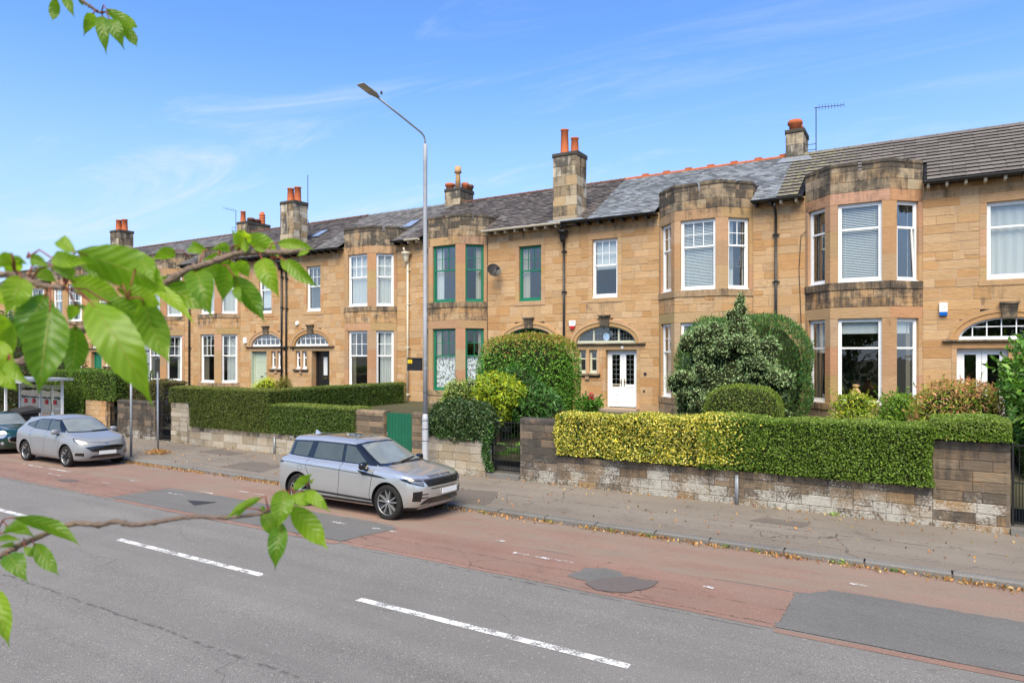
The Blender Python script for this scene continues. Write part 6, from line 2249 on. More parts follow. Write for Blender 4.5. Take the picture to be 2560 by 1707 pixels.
    def mirror(self, x, y, z, m, arm='trim', L=0.20):
        for s in (-1, 1):
            mb = MB()
            yy = s * y
            prof = [(0.0, 0.02, 0.03), (0.03, 0.085, 0.075), (0.12, 0.095, 0.085), (0.19, 0.085, 0.078), (0.225, 0.05, 0.05)]
            n = 12
            vs, fs = [], []
            for (d, a, b) in prof:
                for k in range(n):
                    t_ = 2 * math.pi * k / n
                    ct, st_ = math.cos(t_), math.sin(t_)
                    vs.append((x + a * math.copysign(abs(ct) ** 0.7, ct) * 0.75, yy + s * d, z + b * math.copysign(abs(st_) ** 0.7, st_)))
            m_ = len(prof)
            fs = [(i * n + k, i * n + (k + 1) % n, (i + 1) * n + (k + 1) % n, (i + 1) * n + k) for i in range(m_ - 1) for k in range(n)]
            fs += [tuple(range(n)), tuple(range((m_ - 1) * n, m_ * n))]
            mb.add(vs, fs)
            mo_ = mb.build('wing_mirror', MT[m], self.root, True)
            MB().box(x - 0.03, x + 0.05, yy - s * 0.10, yy + s * 0.06, z - 0.11, z - 0.065).build('mirror_arm', MT[arm], mo_)

    def plate(self, y0, y1, z0, z1, off=0.02):
        vs = []
        for (y_, z_) in ((y0, z0), (y1, z0), (y1, z1), (y0, z1)):
            loc, nm = self.hit('front', (y0 + y1) / 2, (z0 + z1) / 2)
            vs.append((loc.x + off, y_, z_))
        b = [(x_ - 0.012, y_, z_) for (x_, y_, z_) in vs]
        return MB().add(vs + b, [(0, 1, 2, 3), (0, 4, 5, 1), (1, 5, 6, 2), (2, 6, 7, 3), (3, 7, 4, 0)]).build('number_plate', MT['plate'], self.root)


def place_z(y):
    return zr(y)


# ---- silver estate car
WR = 0.372
flr = [(1.33, 0.42, 0.016), (-1.35, 0.45, 0.018)]
rows = [dict(xf=1.92, xr=-2.0, w=0.74, z=0.225, rf=0.5), dict(xf=2.04, xr=-2.09, w=0.845, z=0.245, rf=0.55), dict(xf=2.13, xr=-2.16, w=0.878, z=0.36, rf=0.58),
        dict(xf=2.175, xr=-2.185, w=0.885, z=0.52, rf=0.60, flare=flr), dict(xf=2.18, xr=-2.185, w=0.885, z=0.68, rf=0.60, flare=flr),
        dict(xf=2.165, xr=-2.175, w=0.882, z=[(-2.2, 0.90), (0, 0.86), (1.2, 0.84), (2.2, 0.79)], rf=0.60, flare=[(1.33, 0.4, 0.012), (-1.35, 0.42, 0.012)]),
        dict(xf=2.12, xr=-2.14, w=0.872, z=[(-2.2, 1.03), (-1, 0.99), (0.9, 0.955), (1.6, 0.925), (2.2, 0.87)], rf=0.58),
        dict(xf=2.05, xr=-2.10, w=0.845, z=[(-2.2, 1.085), (-1, 1.05), (0.9, 1.01), (1.6, 0.98), (2.1, 0.915)], rf=0.55),
        dict(xf=1.93, xr=-2.06, w=0.80, z=[(-2.2, 1.11), (-1, 1.078), (0.9, 1.04), (1.5, 1.015), (1.95, 0.955)], rf=0.45),
        dict(xf=1.50, xr=-2.02, w=0.775, z=[(-2.2, 1.125), (-1, 1.09), (0.9, 1.06), (1.5, 1.045)], rf=0.30),
        dict(xf=1.06, xr=-1.99, w=0.755, z=[(-2.2, 1.14), (-1, 1.105), (0.9, 1.08), (1.06, 1.088)], rf=0.26),
        dict(xf=0.66, xr=-1.95, w=0.705, z=[(-2.2, 1.30), (0.6, 1.30)], rf=0.24),
        dict(xf=0.30, xr=-1.91, w=0.645, z=[(-2.2, 1.465), (-1.0, 1.49), (0.2, 1.485)], rf=0.22),
        dict(xf=0.22, xr=-1.90, w=0.615, z=[(-2.2, 1.52), (-1.0, 1.555), (0.2, 1.535)], rf=0.22),
        dict(xf=0.10, xr=-1.88, w=0.53, z=[(-2.0, 1.56), (-0.9, 1.605), (0.1, 1.575)], rf=0.20),
        dict(xf=-0.10, xr=-1.75, w=0.28, z=[(-1.8, 1.585), (-0.8, 1.635), (-0.1, 1.61)], rf=0.18)]
EVY = 11.80
ev = Car('silver_car', 'silver estate car with black roof pillars parked in front of the green gate', rows, 'silver', [(1.33, WR, 0), (-1.35, WR, 0)], 0.43, (-10.98, EVY, zr(EVY) + 0.0), tilt=-1.3)
for wx in (1.33, -1.35):
    for s in (-1, 1):
        ev.wheel(wx, s * 0.765, WR, WR, 'twin')
# floating roof: black band, then glass
ev.patch('window_surround', 'near', [(0.95, 1.085), (0.0, 1.095), (-1.0, 1.112), (-1.90, 1.150)], [(0.36, 1.478), (0.0, 1.498), (-1.0, 1.505), (-1.86, 1.475)], 'gloss', 0.006, 30, 8, both=True)
for (b, t_) in (([(0.70, 1.105), (0.0, 1.115)], [(0.22, 1.440), (-0.03, 1.468)]), ([(-0.10, 1.117), (-0.98, 1.133)], [(-0.12, 1.470), (-0.92, 1.472)]), ([(-1.18, 1.142), (-1.66, 1.162)], [(-1.10, 1.468), (-1.62, 1.448)])):
    ev.patch('side_window', 'near', b, t_, 'cglass', 0.010, 12, 6, both=True)
ev.patch('windscreen_surround', 'front', [(-0.74, 1.088), (-0.4, 1.10), (0.4, 1.10), (0.74, 1.088)], [(-0.60, 1.495), (-0.3, 1.525), (0.3, 1.525), (0.60, 1.495)], 'gloss', 0.006, 30, 10)
ws = ev.patch('windscreen', 'front', [(-0.66, 1.125), (-0.3, 1.125), (0.3, 1.125), (0.66, 1.125)], [(-0.53, 1.475), (-0.25, 1.492), (0.25, 1.492), (0.53, 1.475)], 'cscreen', 0.010, 24, 8)
ev.line('wiper', 'front', [(-0.10, 1.115), (0.50, 1.16)], 0.018, 'trim', 0.022, parent=ws)
ev.patch('sunroof', 'top', [(0.0, -0.40), (0.0, 0.40)], [(-1.35, -0.42), (-1.35, 0.42)], 'cglass', 0.004, 10, 12)
fin_ = MB().add([(-1.55, -0.025, 1.59), (-1.72, -0.03, 1.585), (-1.72, 0.03, 1.585), (-1.55, 0.025, 1.59), (-1.68, -0.008, 1.665), (-1.72, -0.008, 1.665), (-1.72, 0.008, 1.665), (-1.68, 0.008, 1.665)], [(0, 1, 5, 4), (1, 2, 6, 5), (2, 3, 7, 6), (3, 0, 4, 7), (4, 5, 6, 7)])
fin_.build('aerial_fin', MT['silver'], ev.root)
MB().add([(-1.86, -0.58, 1.545), (-1.86, 0.58, 1.545), (-2.04, 0.54, 1.53), (-2.04, -0.54, 1.53), (-1.86, -0.58, 1.505), (-1.86, 0.58, 1.505), (-2.04, 0.54, 1.495), (-2.04, -0.54, 1.495)], [(0, 1, 2, 3), (7, 6, 5, 4), (3, 2, 6, 7), (0, 3, 7, 4), (2, 1, 5, 6)]).build('spoiler', MT['silver'], ev.root)
# front: bonnet edge, grille, lamps, bumper
gr_ = ev.patch('grille', 'front', [(-0.50, 0.735), (0.50, 0.735)], [(-0.60, 0.872), (0.60, 0.872)], 'trim', 0.008, 20, 4)
for k in range(4):
    z_ = 0.750 + 0.030 * k
    for q in range(13):
        y_ = -0.50 + q * 0.083 + (0.04 if k % 2 else 0)
        if abs(y_) < 0.50 + 0.02 * k:
            ev.patch('grille_bar', 'front', [(y_ - 0.028, z_), (y_ + 0.028, z_)], [(y_ - 0.030, z_ + 0.010), (y_ + 0.030, z_ + 0.010)], 'gloss', 0.017, 2, 1, gr_)
ev.patch('badge', 'front', [(0.33, 0.790), (0.42, 0.790)], [(0.33, 0.822), (0.42, 0.822)], 'greenpaint', 0.020, 3, 2, gr_)
for s in (-1, 1):
    hl = ev.patch('headlight', 'front', [(s * 0.60, 0.745), (s * 0.72, 0.772), (s * 0.83, 0.815), (s * 0.865, 0.862)], [(s * 0.61, 0.872), (s * 0.72, 0.885), (s * 0.83, 0.897), (s * 0.866, 0.899)], 'gloss', 0.006, 20, 5)
    ev.patch('headlight_lens', 'front', [(s * 0.615, 0.762), (s * 0.70, 0.785), (s * 0.80, 0.825)], [(s * 0.62, 0.845), (s * 0.70, 0.855), (s * 0.80, 0.868)], 'lampd', 0.011, 14, 4, hl)
    ev.patch('bumper_vent', 'front', [(s * 0.66, 0.44), (s * 0.80, 0.45)], [(s * 0.64, 0.655), (s * 0.80, 0.645)], 'gloss', 0.006, 10, 8)
    for z_ in (0.505, 0.575):
        ev.patch('vent_blade', 'front', [(s * 0.50, z_), (s * 0.78, z_)], [(s * 0.50, z_ + 0.016), (s * 0.78, z_ + 0.022)], 'alloyd', 0.014, 10, 1)
    ev.patch('bonnet_vent', 'top', [(1.32, s * 0.56), (0.98, s * 0.66)], [(1.32, s * 0.575), (0.98, s * 0.70)], 'trim', 0.004, 8, 2)
ev.patch('front_trim_strip', 'front', [(-0.42, 0.672), (0.42, 0.672)], [(-0.43, 0.692), (0.43, 0.692)], 'gloss', 0.005, 20, 1)
ev.plate(-0.10, 0.42, 0.545, 0.650, 0.030)
ev.patch('lower_grille', 'front', [(-0.66, 0.36), (-0.50, 0.385), (0.50, 0.385), (0.66, 0.36)], [(-0.60, 0.44), (-0.46, 0.50), (0.46, 0.50), (0.60, 0.44)], 'gloss', 0.006, 24, 4)
ev.patch('skid_plate', 'front', [(-0.66, 0.262), (-0.36, 0.300), (0.36, 0.300), (0.66, 0.262)], [(-0.66, 0.315), (-0.40, 0.375), (0.40, 0.375), (0.66, 0.315)], 'alloy', 0.012, 24, 3)
ev.patch('chin_trim', 'front', [(-0.84, 0.262), (-0.6, 0.252), (0.6, 0.252), (0.84, 0.262)], [(-0.84, 0.315), (-0.6, 0.300), (0.6, 0.300), (0.84, 0.315)], 'trim', 0.006, 24, 2)
# sides: shut lines, mouldings, gills, tail lamp
ev.line('sill_trim', 'near', [(-0.92, 0.275), (0.90, 0.275)], 0.12, 'trim', 0.006, both=True)
ev.line('side_moulding', 'near', [(-0.92, 0.415), (0.90, 0.385)], 0.040, 'trim', 0.008, both=True)
ev.line('crease_shade_line', 'near', [(-1.95, 1.005), (-1.0, 0.965), (0.55, 0.915)], 0.012, 'trim', 0.002, both=True)  # dark strip painting the shade line of the shoulder fold
ev.line('front_door_gap', 'near', [(0.93, 1.02), (0.90, 0.85), (0.84, 0.5), (0.86, 0.36)], 0.010, 'trim', 0.002, both=True)
ev.line('rear_door_gap', 'near', [(-0.06, 1.09), (-0.06, 0.7), (-0.10, 0.34)], 0.010, 'trim', 0.002, both=True)
ev.line('tail_door_gap', 'near', [(-1.10, 1.10), (-1.12, 0.92), (-1.0, 0.75), (-0.93, 0.60)], 0.010, 'trim', 0.002, both=True)
for x_ in (0.16, -0.93):
    ev.line('handle', 'near', [(x_, 1.005), (x_ - 0.20, 1.008)], 0.028, 'silver', 0.006, both=True)
ev.patch('side_gill', 'near', [(1.34, 0.868), (0.62, 0.892)], [(1.16, 0.905), (0.46, 0.985)], 'trim', 0.008, 14, 3, both=True)
ev.line('fuel_flap', 'near', [(-1.38, 0.92), (-1.30, 0.955), (-1.22, 0.92), (-1.24, 0.84), (-1.36, 0.84), (-1.38, 0.92)], 0.006, 'trim', 0.002)
ev.patch('tail_light', 'near', [(-1.86, 0.965), (-2.12, 0.955)], [(-1.86, 0.995), (-2.12, 1.03)], 'gloss', 0.006, 8, 3, both=True)
ev.line('bonnet_gap', 'front', [(-0.85, 0.905), (-0.7, 0.897), (-0.55, 0.884), (0.55, 0.884), (0.7, 0.897), (0.85, 0.905)], 0.008, 'trim', 0.003)
ev.mirror(0.72, 0.83, 1.095, 'gloss')
# lettering along the bonnet edge
fc3 = bpy.data.curves.new('lettering', 'FONT')
fc3.body = 'RANGE ROVER'
fc3.size = 0.075
fc3.offset = 0.003
fc3.space_character = 1.75
fc3.align_x = 'CENTER'
fc3.resolution_u = 2
tmp = bpy.data.objects.new('tmp_text', fc3)
COL.objects.link(tmp)
dg = bpy.context.evaluated_depsgraph_get()
tm = bpy.data.meshes.new_from_object(tmp.evaluated_get(dg))
bpy.data.objects.remove(tmp)
for v in tm.vertices:
    a, b_ = v.co.x * 1.02, v.co.y
    loc, nm, ix, ds = ev.bvh.ray_cast(Vector((4, a * 0.92, 0.900 + b_ * 0.62)), Vector((-1, 0, 0)))
    if loc is None:
        loc, nm, ix, ds = ev.bvh.find_nearest(Vector((2.06 - b_ * 0.85, a, 0.93 + b_ * 0.3)))
    if nm.x < 0:
        nm = -nm
    v.co = loc + nm * 0.008
tm.materials.clear()
tm.materials.append(MT['gloss'])
link('lettering', tm, ev.root)

# ---- grey crossover
WR2 = 0.335
f2 = [(1.28, 0.40, 0.030), (-1.28, 0.42, 0.034)]
rows = [dict(xf=1.86, xr=-1.90, w=0.70, z=0.20, rf=0.6), dict(xf=1.97, xr=-2.00, w=0.805, z=0.215, rf=0.65), dict(xf=2.05, xr=-2.07, w=0.838, z=0.33, rf=0.70, p=0.72),
        dict(xf=2.085, xr=-2.09, w=0.845, z=0.48, rf=0.72, flare=f2, p=0.74), dict(xf=2.085, xr=-2.09, w=0.842, z=0.62, rf=0.74, flare=f2, p=0.76),
        dict(xf=2.05, xr=-2.08, w=0.84, z=[(-2.1, 0.86), (0, 0.80), (1.2, 0.78), (2.1, 0.74)], rf=0.76, flare=[(1.28, 0.4, 0.018), (-1.28, 0.45, 0.03)], p=0.78),
        dict(xf=1.98, xr=-2.05, w=0.825, z=[(-2.1, 0.99), (-1, 0.95), (0.9, 0.91), (1.6, 0.875), (2.1, 0.80)], rf=0.75, flare=[(-1.4, 0.5, 0.02)], p=0.8),
        dict(xf=1.90, xr=-2.02, w=0.80, z=[(-2.1, 1.05), (-1, 1.00), (0.9, 0.965), (1.5, 0.935), (1.95, 0.85)], rf=0.70, p=0.8),
        dict(xf=1.72, xr=-1.99, w=0.76, z=[(-2.1, 1.09), (-1, 1.035), (0.9, 1.0), (1.4, 0.975), (1.75, 0.915)], rf=0.55, p=0.75),
        dict(xf=1.40, xr=-1.96, w=0.735, z=[(-2.1, 1.12), (-1, 1.06), (0.9, 1.025), (1.4, 0.99)], rf=0.40, p=0.7),
        dict(xf=1.16, xr=-1.92, w=0.715, z=[(-2.1, 1.16), (-1, 1.075), (0.9, 1.04), (1.15, 1.035)], rf=0.38, p=0.7),
        dict(xf=0.76, xr=-1.82, w=0.665, z=[(-2.1, 1.26), (0.7, 1.235)], rf=0.36, p=0.7),
        dict(xf=0.38, xr=-1.68, w=0.600, z=[(-1.7, 1.355), (-0.6, 1.43), (0.3, 1.405)], rf=0.34, p=0.7),
        dict(xf=0.28, xr=-1.64, w=0.565, z=[(-1.65, 1.39), (-0.5, 1.475), (0.3, 1.445)], rf=0.32, p=0.7),
        dict(xf=0.12, xr=-1.58, w=0.46, z=[(-1.6, 1.42), (-0.4, 1.515), (0.1, 1.49)], rf=0.28, p=0.7),
        dict(xf=-0.08, xr=-1.45, w=0.24, z=[(-1.5, 1.45), (-0.4, 1.535), (-0.1, 1.52)], rf=0.2, p=0.7)]
PY_ = 11.78
pu = Car('grey_car', 'small grey crossover car with oval headlights parked beside the sign pole', rows, 'greypaint', [(1.26, WR2, 0), (-1.26, WR2, 0)], 0.395, (-23.96, PY_, zr(PY_)), tilt=-1.5)
for wx in (1.26, -1.26):
    for s in (-1, 1):
        pu.wheel(wx, s * 0.735, WR2, WR2, 'star', 0.21)
pu.patch('side_glass_surround', 'near', [(0.96, 1.045), (0.0, 1.06), (-0.9, 1.085), (-1.46, 1.16)], [(0.44, 1.385), (0.0, 1.425), (-0.7, 1.40), (-1.42, 1.23)], 'gloss', 0.006, 26, 8, both=True)
for (b, t_) in (([(0.74, 1.065), (0.0, 1.075)], [(0.36, 1.355), (-0.02, 1.395)]), ([(-0.10, 1.08), (-0.90, 1.105)], [(-0.12, 1.395), (-0.78, 1.36)]), ([(-1.0, 1.115), (-1.38, 1.165)], [(-0.92, 1.335), (-1.32, 1.225)])):
    pu.patch('side_window', 'near', b, t_, 'cglass', 0.010, 12, 6, both=True)
pu.patch('windscreen_surround', 'front', [(-0.66, 1.045), (-0.3, 1.04), (0.3, 1.04), (0.66, 1.045)], [(-0.53, 1.40), (-0.25, 1.435), (0.25, 1.435), (0.53, 1.40)], 'gloss', 0.006, 28, 10)
ws = pu.patch('windscreen', 'front', [(-0.63, 1.065), (-0.3, 1.06), (0.3, 1.06), (0.63, 1.065)], [(-0.50, 1.392), (-0.25, 1.425), (0.25, 1.425), (0.50, 1.392)], 'cscreen', 0.010, 24, 8)
pu.line('wiper', 'front', [(0.0, 1.055), (0.55, 1.075)], 0.018, 'trim', 0.02, parent=ws)
gr_ = pu.patch('grille', 'front', [(-0.44, 0.505), (-0.2, 0.475), (0.2, 0.475), (0.44, 0.505)], [(-0.60, 0.635), (-0.3, 0.670), (0.3, 0.670), (0.60, 0.635)], 'gloss', 0.006, 22, 6)
for k in range(4):
    for q in range(9):
        y_ = -0.42 + q * 0.105 + (0.05 if k % 2 else 0)
        z_ = 0.515 + k * 0.038
        if abs(y_) < 0.40 + 0.045 * k:
            pu.patch('grille_bar', 'front', [(y_ - 0.036, z_), (y_, z_ + 0.010), (y_ + 0.036, z_)], [(y_ - 0.036, z_ + 0.009), (y_, z_ + 0.019), (y_ + 0.036, z_ + 0.009)], 'alloyd', 0.013, 4, 1, gr_)
for s in (-1, 1):
    hl = pu.patch('headlight', 'front', [(s * 0.555, 0.725), (s * 0.63, 0.690), (s * 0.72, 0.725), (s * 0.775, 0.80)], [(s * 0.555, 0.735), (s * 0.62, 0.825), (s * 0.70, 0.885), (s * 0.765, 0.905)], 'gloss', 0.006, 18, 8)
    pu.patch('headlight_lens', 'front', [(s * 0.572, 0.728), (s * 0.635, 0.705), (s * 0.71, 0.735), (s * 0.758, 0.80)], [(s * 0.572, 0.734), (s * 0.628, 0.810), (s * 0.695, 0.865), (s * 0.750, 0.885)], 'lampw', 0.011, 16, 8, hl)
    ft = pu.patch('fog_light_pod', 'front', [(s * 0.58, 0.345), (s * 0.80, 0.375)], [(s * 0.60, 0.49), (s * 0.795, 0.485)], 'silver', 0.006, 10, 5)
    pu.patch('fog_light_recess', 'front', [(s * 0.61, 0.365), (s * 0.785, 0.39)], [(s * 0.62, 0.468), (s * 0.78, 0.468)], 'gloss', 0.012, 8, 4, ft)
pu.patch('lower_grille', 'front', [(-0.50, 0.300), (0.50, 0.300)], [(-0.40, 0.380), (0.40, 0.380)], 'gloss', 0.006, 20, 3)
pu.patch('chin_lip', 'front', [(-0.70, 0.235), (0.70, 0.235)], [(-0.72, 0.270), (0.72, 0.270)], 'alloy', 0.010, 24, 1)
pu.patch('badge', 'front', [(-0.05, 0.722), (0.05, 0.722)], [(-0.05, 0.750), (0.05, 0.750)], 'chrome', 0.008, 4, 2)
pu.plate(-0.26, 0.26, 0.405, 0.515, 0.035)
pu.line('sill_trim', 'near', [(-0.86, 0.250), (0.86, 0.250)], 0.07, 'trim', 0.004, both=True)
pu.line('front_door_gap', 'near', [(0.90, 1.03), (0.88, 0.85), (0.80, 0.5), (0.82, 0.30)], 0.009, 'trim', 0.002)
pu.line('rear_door_gap', 'near', [(-0.06, 1.06), (-0.06, 0.7), (-0.08, 0.30)], 0.009, 'trim', 0.002)
pu.line('tail_door_gap', 'near', [(-0.98, 1.10), (-1.0, 0.90), (-0.86, 0.66), (-0.82, 0.5)], 0.009, 'trim', 0.002)
pu.line('bonnet_gap', 'front', [(-0.72, 0.90), (-0.62, 0.845), (-0.50, 0.785), (0, 0.765), (0.50, 0.785), (0.62, 0.845), (0.72, 0.90)], 0.008, 'trim', 0.003)
for x_ in (0.10, -0.88):
    pu.line('handle', 'near', [(x_, 0.915), (x_ - 0.19, 0.925)], 0.030, 'chrome', 0.012, both=True)
pu.mirror(0.74, 0.78, 1.06, 'greypaint')
MB().add([(-1.25, -0.02, 1.485), (-1.38, -0.025, 1.47), (-1.38, 0.025, 1.47), (-1.25, 0.02, 1.485), (-1.36, -0.006, 1.55), (-1.39, 0.006, 1.55)], [(0, 1, 5, 4), (2, 3, 4, 5), (0, 4, 3), (1, 2, 5)]).build('aerial_fin', MT['greypaint'], pu.root)
MB().add([(-1.50, -0.51, 1.42), (-1.50, 0.51, 1.42), (-1.80, 0.47, 1.385), (-1.80, -0.47, 1.385), (-1.50, -0.51, 1.375), (-1.50, 0.51, 1.375), (-1.80, 0.47, 1.355), (-1.80, -0.47, 1.355)], [(0, 1, 2, 3), (7, 6, 5, 4), (3, 2, 6, 7), (0, 3, 7, 4), (2, 1, 5, 6)]).build('spoiler', MT['greypaint'], pu.root)

# ---- dark green hatchback, mostly out of frame
rows = [dict(xf=1.72, xr=-1.75, w=0.68, z=0.18, rf=0.7), dict(xf=1.80, xr=-1.82, w=0.78, z=0.20, rf=0.75, p=0.8), dict(xf=1.88, xr=-1.9, w=0.82, z=0.34, rf=0.8, p=0.85),
        dict(xf=1.91, xr=-1.92, w=0.835, z=0.50, rf=0.85, p=0.85), dict(xf=1.90, xr=-1.92, w=0.835, z=0.64, rf=0.85, p=0.85),
        dict(xf=1.85, xr=-1.9, w=0.825, z=[(-2, 0.82), (1.9, 0.76)], rf=0.85, p=0.85), dict(xf=1.76, xr=-1.88, w=0.80, z=[(-2, 0.93), (1.0, 0.88), (1.8, 0.82)], rf=0.8, p=0.85),
        dict(xf=1.60, xr=-1.85, w=0.765, z=[(-2, 0.975), (0.8, 0.935), (1.6, 0.875)], rf=0.65, p=0.8), dict(xf=1.20, xr=-1.82, w=0.73, z=[(-2, 0.99), (0.8, 0.955), (1.2, 0.935)], rf=0.45, p=0.75),
        dict(xf=0.86, xr=-1.80, w=0.71, z=[(-2, 1.0), (0.8, 0.975)], rf=0.36, p=0.7), dict(xf=0.58, xr=-1.74, w=0.665, z=1.17, rf=0.34, p=0.7), dict(xf=0.34, xr=-1.66, w=0.615, z=1.33, rf=0.34, p=0.7),
        dict(xf=0.26, xr=-1.62, w=0.58, z=1.375, rf=0.32, p=0.7), dict(xf=0.1, xr=-1.55, w=0.46, z=1.405, rf=0.28, p=0.7), dict(xf=-0.1, xr=-1.4, w=0.22, z=1.42, rf=0.2, p=0.7)]
mi_ = Car('green_car', 'dark green hatchback with round headlight, cut off by the edge of the photo', rows, 'greenpaint', [(1.22, 0.31, 0), (-1.27, 0.31, 0)], 0.365, (-29.15, 11.75, zr(11.75)), tilt=-1.5)
for wx in (1.22, -1.27):
    for s in (-1, 1):
        mi_.wheel(wx, s * 0.72, 0.31, 0.31, 'star', 0.2)
mi_.patch('roof_panel', 'top', [(0.22, -0.56), (0.22, 0.56)], [(-1.6, -0.56), (-1.6, 0.56)], 'gloss', 0.004, 10, 14)
mi_.patch('side_glass', 'near', [(0.62, 0.985), (-1.6, 1.01)], [(0.36, 1.33), (-1.5, 1.33)], 'cglass', 0.008, 24, 6, both=True)
mi_.patch('windscreen', 'front', [(-0.66, 0.985), (0.66, 0.985)], [(-0.56, 1.335), (0.56, 1.335)], 'cscreen', 0.008, 24, 8)


def ring_on(car, name, cy, cz, r0, m, off, parent=None, axis='front', k=1.0):
    loc, nm = car.hit(axis, cy, cz)
    q = nm.to_track_quat('Z', 'Y')
    vs = [tuple(loc + nm * off)]
    n = 20
    for i in range(n):
        t_ = 2 * math.pi * i / n
        v = q @ Vector((math.cos(t_) * r0, math.sin(t_) * r0 * k, 0))
        vs.append(tuple(loc + nm * (off * 0.5) + v))
    return MB().add(vs, [(0, 1 + i, 1 + (i + 1) % n) for i in range(n)]).build(name, MT[m], parent or car.root, True)


for s in (-1, 1):
    hl = ring_on(mi_, 'headlight', s * 0.56, 0.70, 0.135, 'chrome', 0.03)
    ring_on(mi_, 'headlight_lens', s * 0.56, 0.70, 0.112, 'lampw', 0.05, hl)
    ring_on(mi_, 'fog_light', s * 0.55, 0.40, 0.055, 'lampw', 0.03)
    mi_.patch('bonnet_stripe', 'top', [(1.60, s * 0.28), (0.9, s * 0.36)], [(1.60, s * 0.40), (0.9, s * 0.47)], 'lampd', 0.004, 10, 3)
ge = mi_.patch('grille_surround', 'front', [(-0.40, 0.45), (-0.2, 0.40), (0.2, 0.40), (0.40, 0.45)], [(-0.44, 0.60), (-0.25, 0.645), (0.25, 0.645), (0.44, 0.60)], 'chrome', 0.008, 18, 6)
mi_.patch('grille', 'front', [(-0.37, 0.465), (-0.2, 0.425), (0.2, 0.425), (0.37, 0.465)], [(-0.40, 0.585), (-0.25, 0.62), (0.25, 0.62), (0.40, 0.585)], 'gloss', 0.014, 18, 6, ge)
mi_.mirror(0.55, 0.78, 1.0, 'plate')
# ------------------------------------------------------------------ street furniture, fixings, litter
MT['galv'] = plain('galvanised steel', (0.36, 0.375, 0.39), 0.5, 0.4, 0.35, var=0.25, scale=4)
MT['galv2'] = plain('painted lamp post', (0.40, 0.41, 0.43), 0.55, 0.35, 0.1, var=0.25, scale=3)
LX, LY = -11.93, 15.12
lp = empty('street_lamp', (LX, LY, 0.05))
tag(lp, 'tall grey street lamp with angled arm leaning over the road', 'street lamp')
MB().lathe([(0.10, 0), (0.092, 0.05), (0.088, 1.56), (0.085, 1.60), (0.060, 1.72)], (0, 0, 0), 20).build('base_column', MT['galv2'], lp, True)
MB().lathe([(0.062, 1.70), (0.058, 4.5), (0.056, 8.75), (0.060, 8.76), (0.060, 9.22), (0.05, 9.25)], (0, 0, 0), 18).build('column', MT['galv2'], lp, True)
for z_ in (0.95, 1.28, 1.52, 2.30):
    MB().lathe([(0.091 if z_ < 1.6 else 0.063, z_), (0.091 if z_ < 1.6 else 0.063, z_ + 0.02)], (0, 0, 0), 16).build('steel_band', MT['gutter'], lp)
AR = [(0, 0, 9.2), (0, 0, 9.36), (0, -0.05, 9.46), (0, -0.18, 9.53), (0, -1.0, 9.72), (0, -1.95, 9.93)]
MB().tube(AR, 0.026, 10).build('arm', MT['galv'], lp, True)
hd = MB()
a0, a1 = Vector((0, -1.92, 9.93)), Vector((0, -2.58, 10.06))
prof = [(0.0, 0.05, 0.05), (0.15, 0.08, 0.055), (0.3, 0.125, 0.045), (0.95, 0.125, 0.022), (1.0, 0.115, 0.018)]
vs, fs = [], []
for (t_, w_, h_) in prof:
    c_ = a0 + (a1 - a0) * t_
    vs += [(c_.x - w_, c_.y, c_.z), (c_.x + w_, c_.y, c_.z), (c_.x + w_ * 0.8, c_.y, c_.z + h_), (c_.x - w_ * 0.8, c_.y, c_.z + h_)]
for i in range(len(prof) - 1):
    for k in range(4):
        fs.append((i * 4 + k, i * 4 + 4 + k, i * 4 + 4 + (k + 1) % 4, i * 4 + (k + 1) % 4))
fs += [(0, 1, 2, 3), tuple(reversed(range(len(vs) - 4, len(vs))))]
hd.add(vs, fs)
ho = hd.build('lamp_head', MT['galv'], lp)
d_ = (a1 - a0)
q0, q1 = a0 + d_ * 0.5, a0 + d_ * 0.96
MB().add([(-0.10, q0.y, q0.z - 0.004), (0.10, q0.y, q0.z - 0.004), (0.10, q1.y, q1.z - 0.004), (-0.10, q1.y, q1.z - 0.004)], [(0, 1, 2, 3)]).build('led_panel', plain('unlit led panel', (0.45, 0.42, 0.33), 0.3, 0.5), ho)
MB().tube([(0.12, a0.y - 0.02, a0.z + 0.06), (0.12, a0.y - 0.02, a0.z + 0.13)], 0.028, 8).build('photocell', MT['gutter'], ho)

bxo = empty('lamp_post_sign', (LX - 0.06, LY - 0.06, 3.15))
tag(bxo, 'small black rectangular sign strapped to the lamp post', 'sign')
MB().box(-0.50, 0.02, -0.05, -0.01, -0.18, 0.18).build('panel', MT['trim'], bxo)
for z_ in (-0.165, 0.155):
    MB().box(-0.50, 0.02, -0.062, -0.05, z_ - 0.012, z_ + 0.012).build('edge_rail', MT['iron'], bxo)
yl_ = MB().box(-0.475, -0.32, -0.056, -0.0505, 0.02, 0.125).build('yellow_sticker', plain('yellow sticker', (0.75, 0.52, 0.01), 0.5, 0.3, var=0.05), bxo)
for (a, b, z_) in ((-0.43, -0.365, 0.085), (-0.455, -0.34, 0.04)):
    MB().box(a, b, -0.058, -0.0565, z_, z_ + 0.012).build('sticker_print', MT['trim'], yl_)
for z_ in (-0.12, 0.12):
    MB().lathe([(0.064, z_), (0.064, z_ + 0.025)], (0.06, 0.06, 0), 14).build('strap', MT['galv'], bxo)

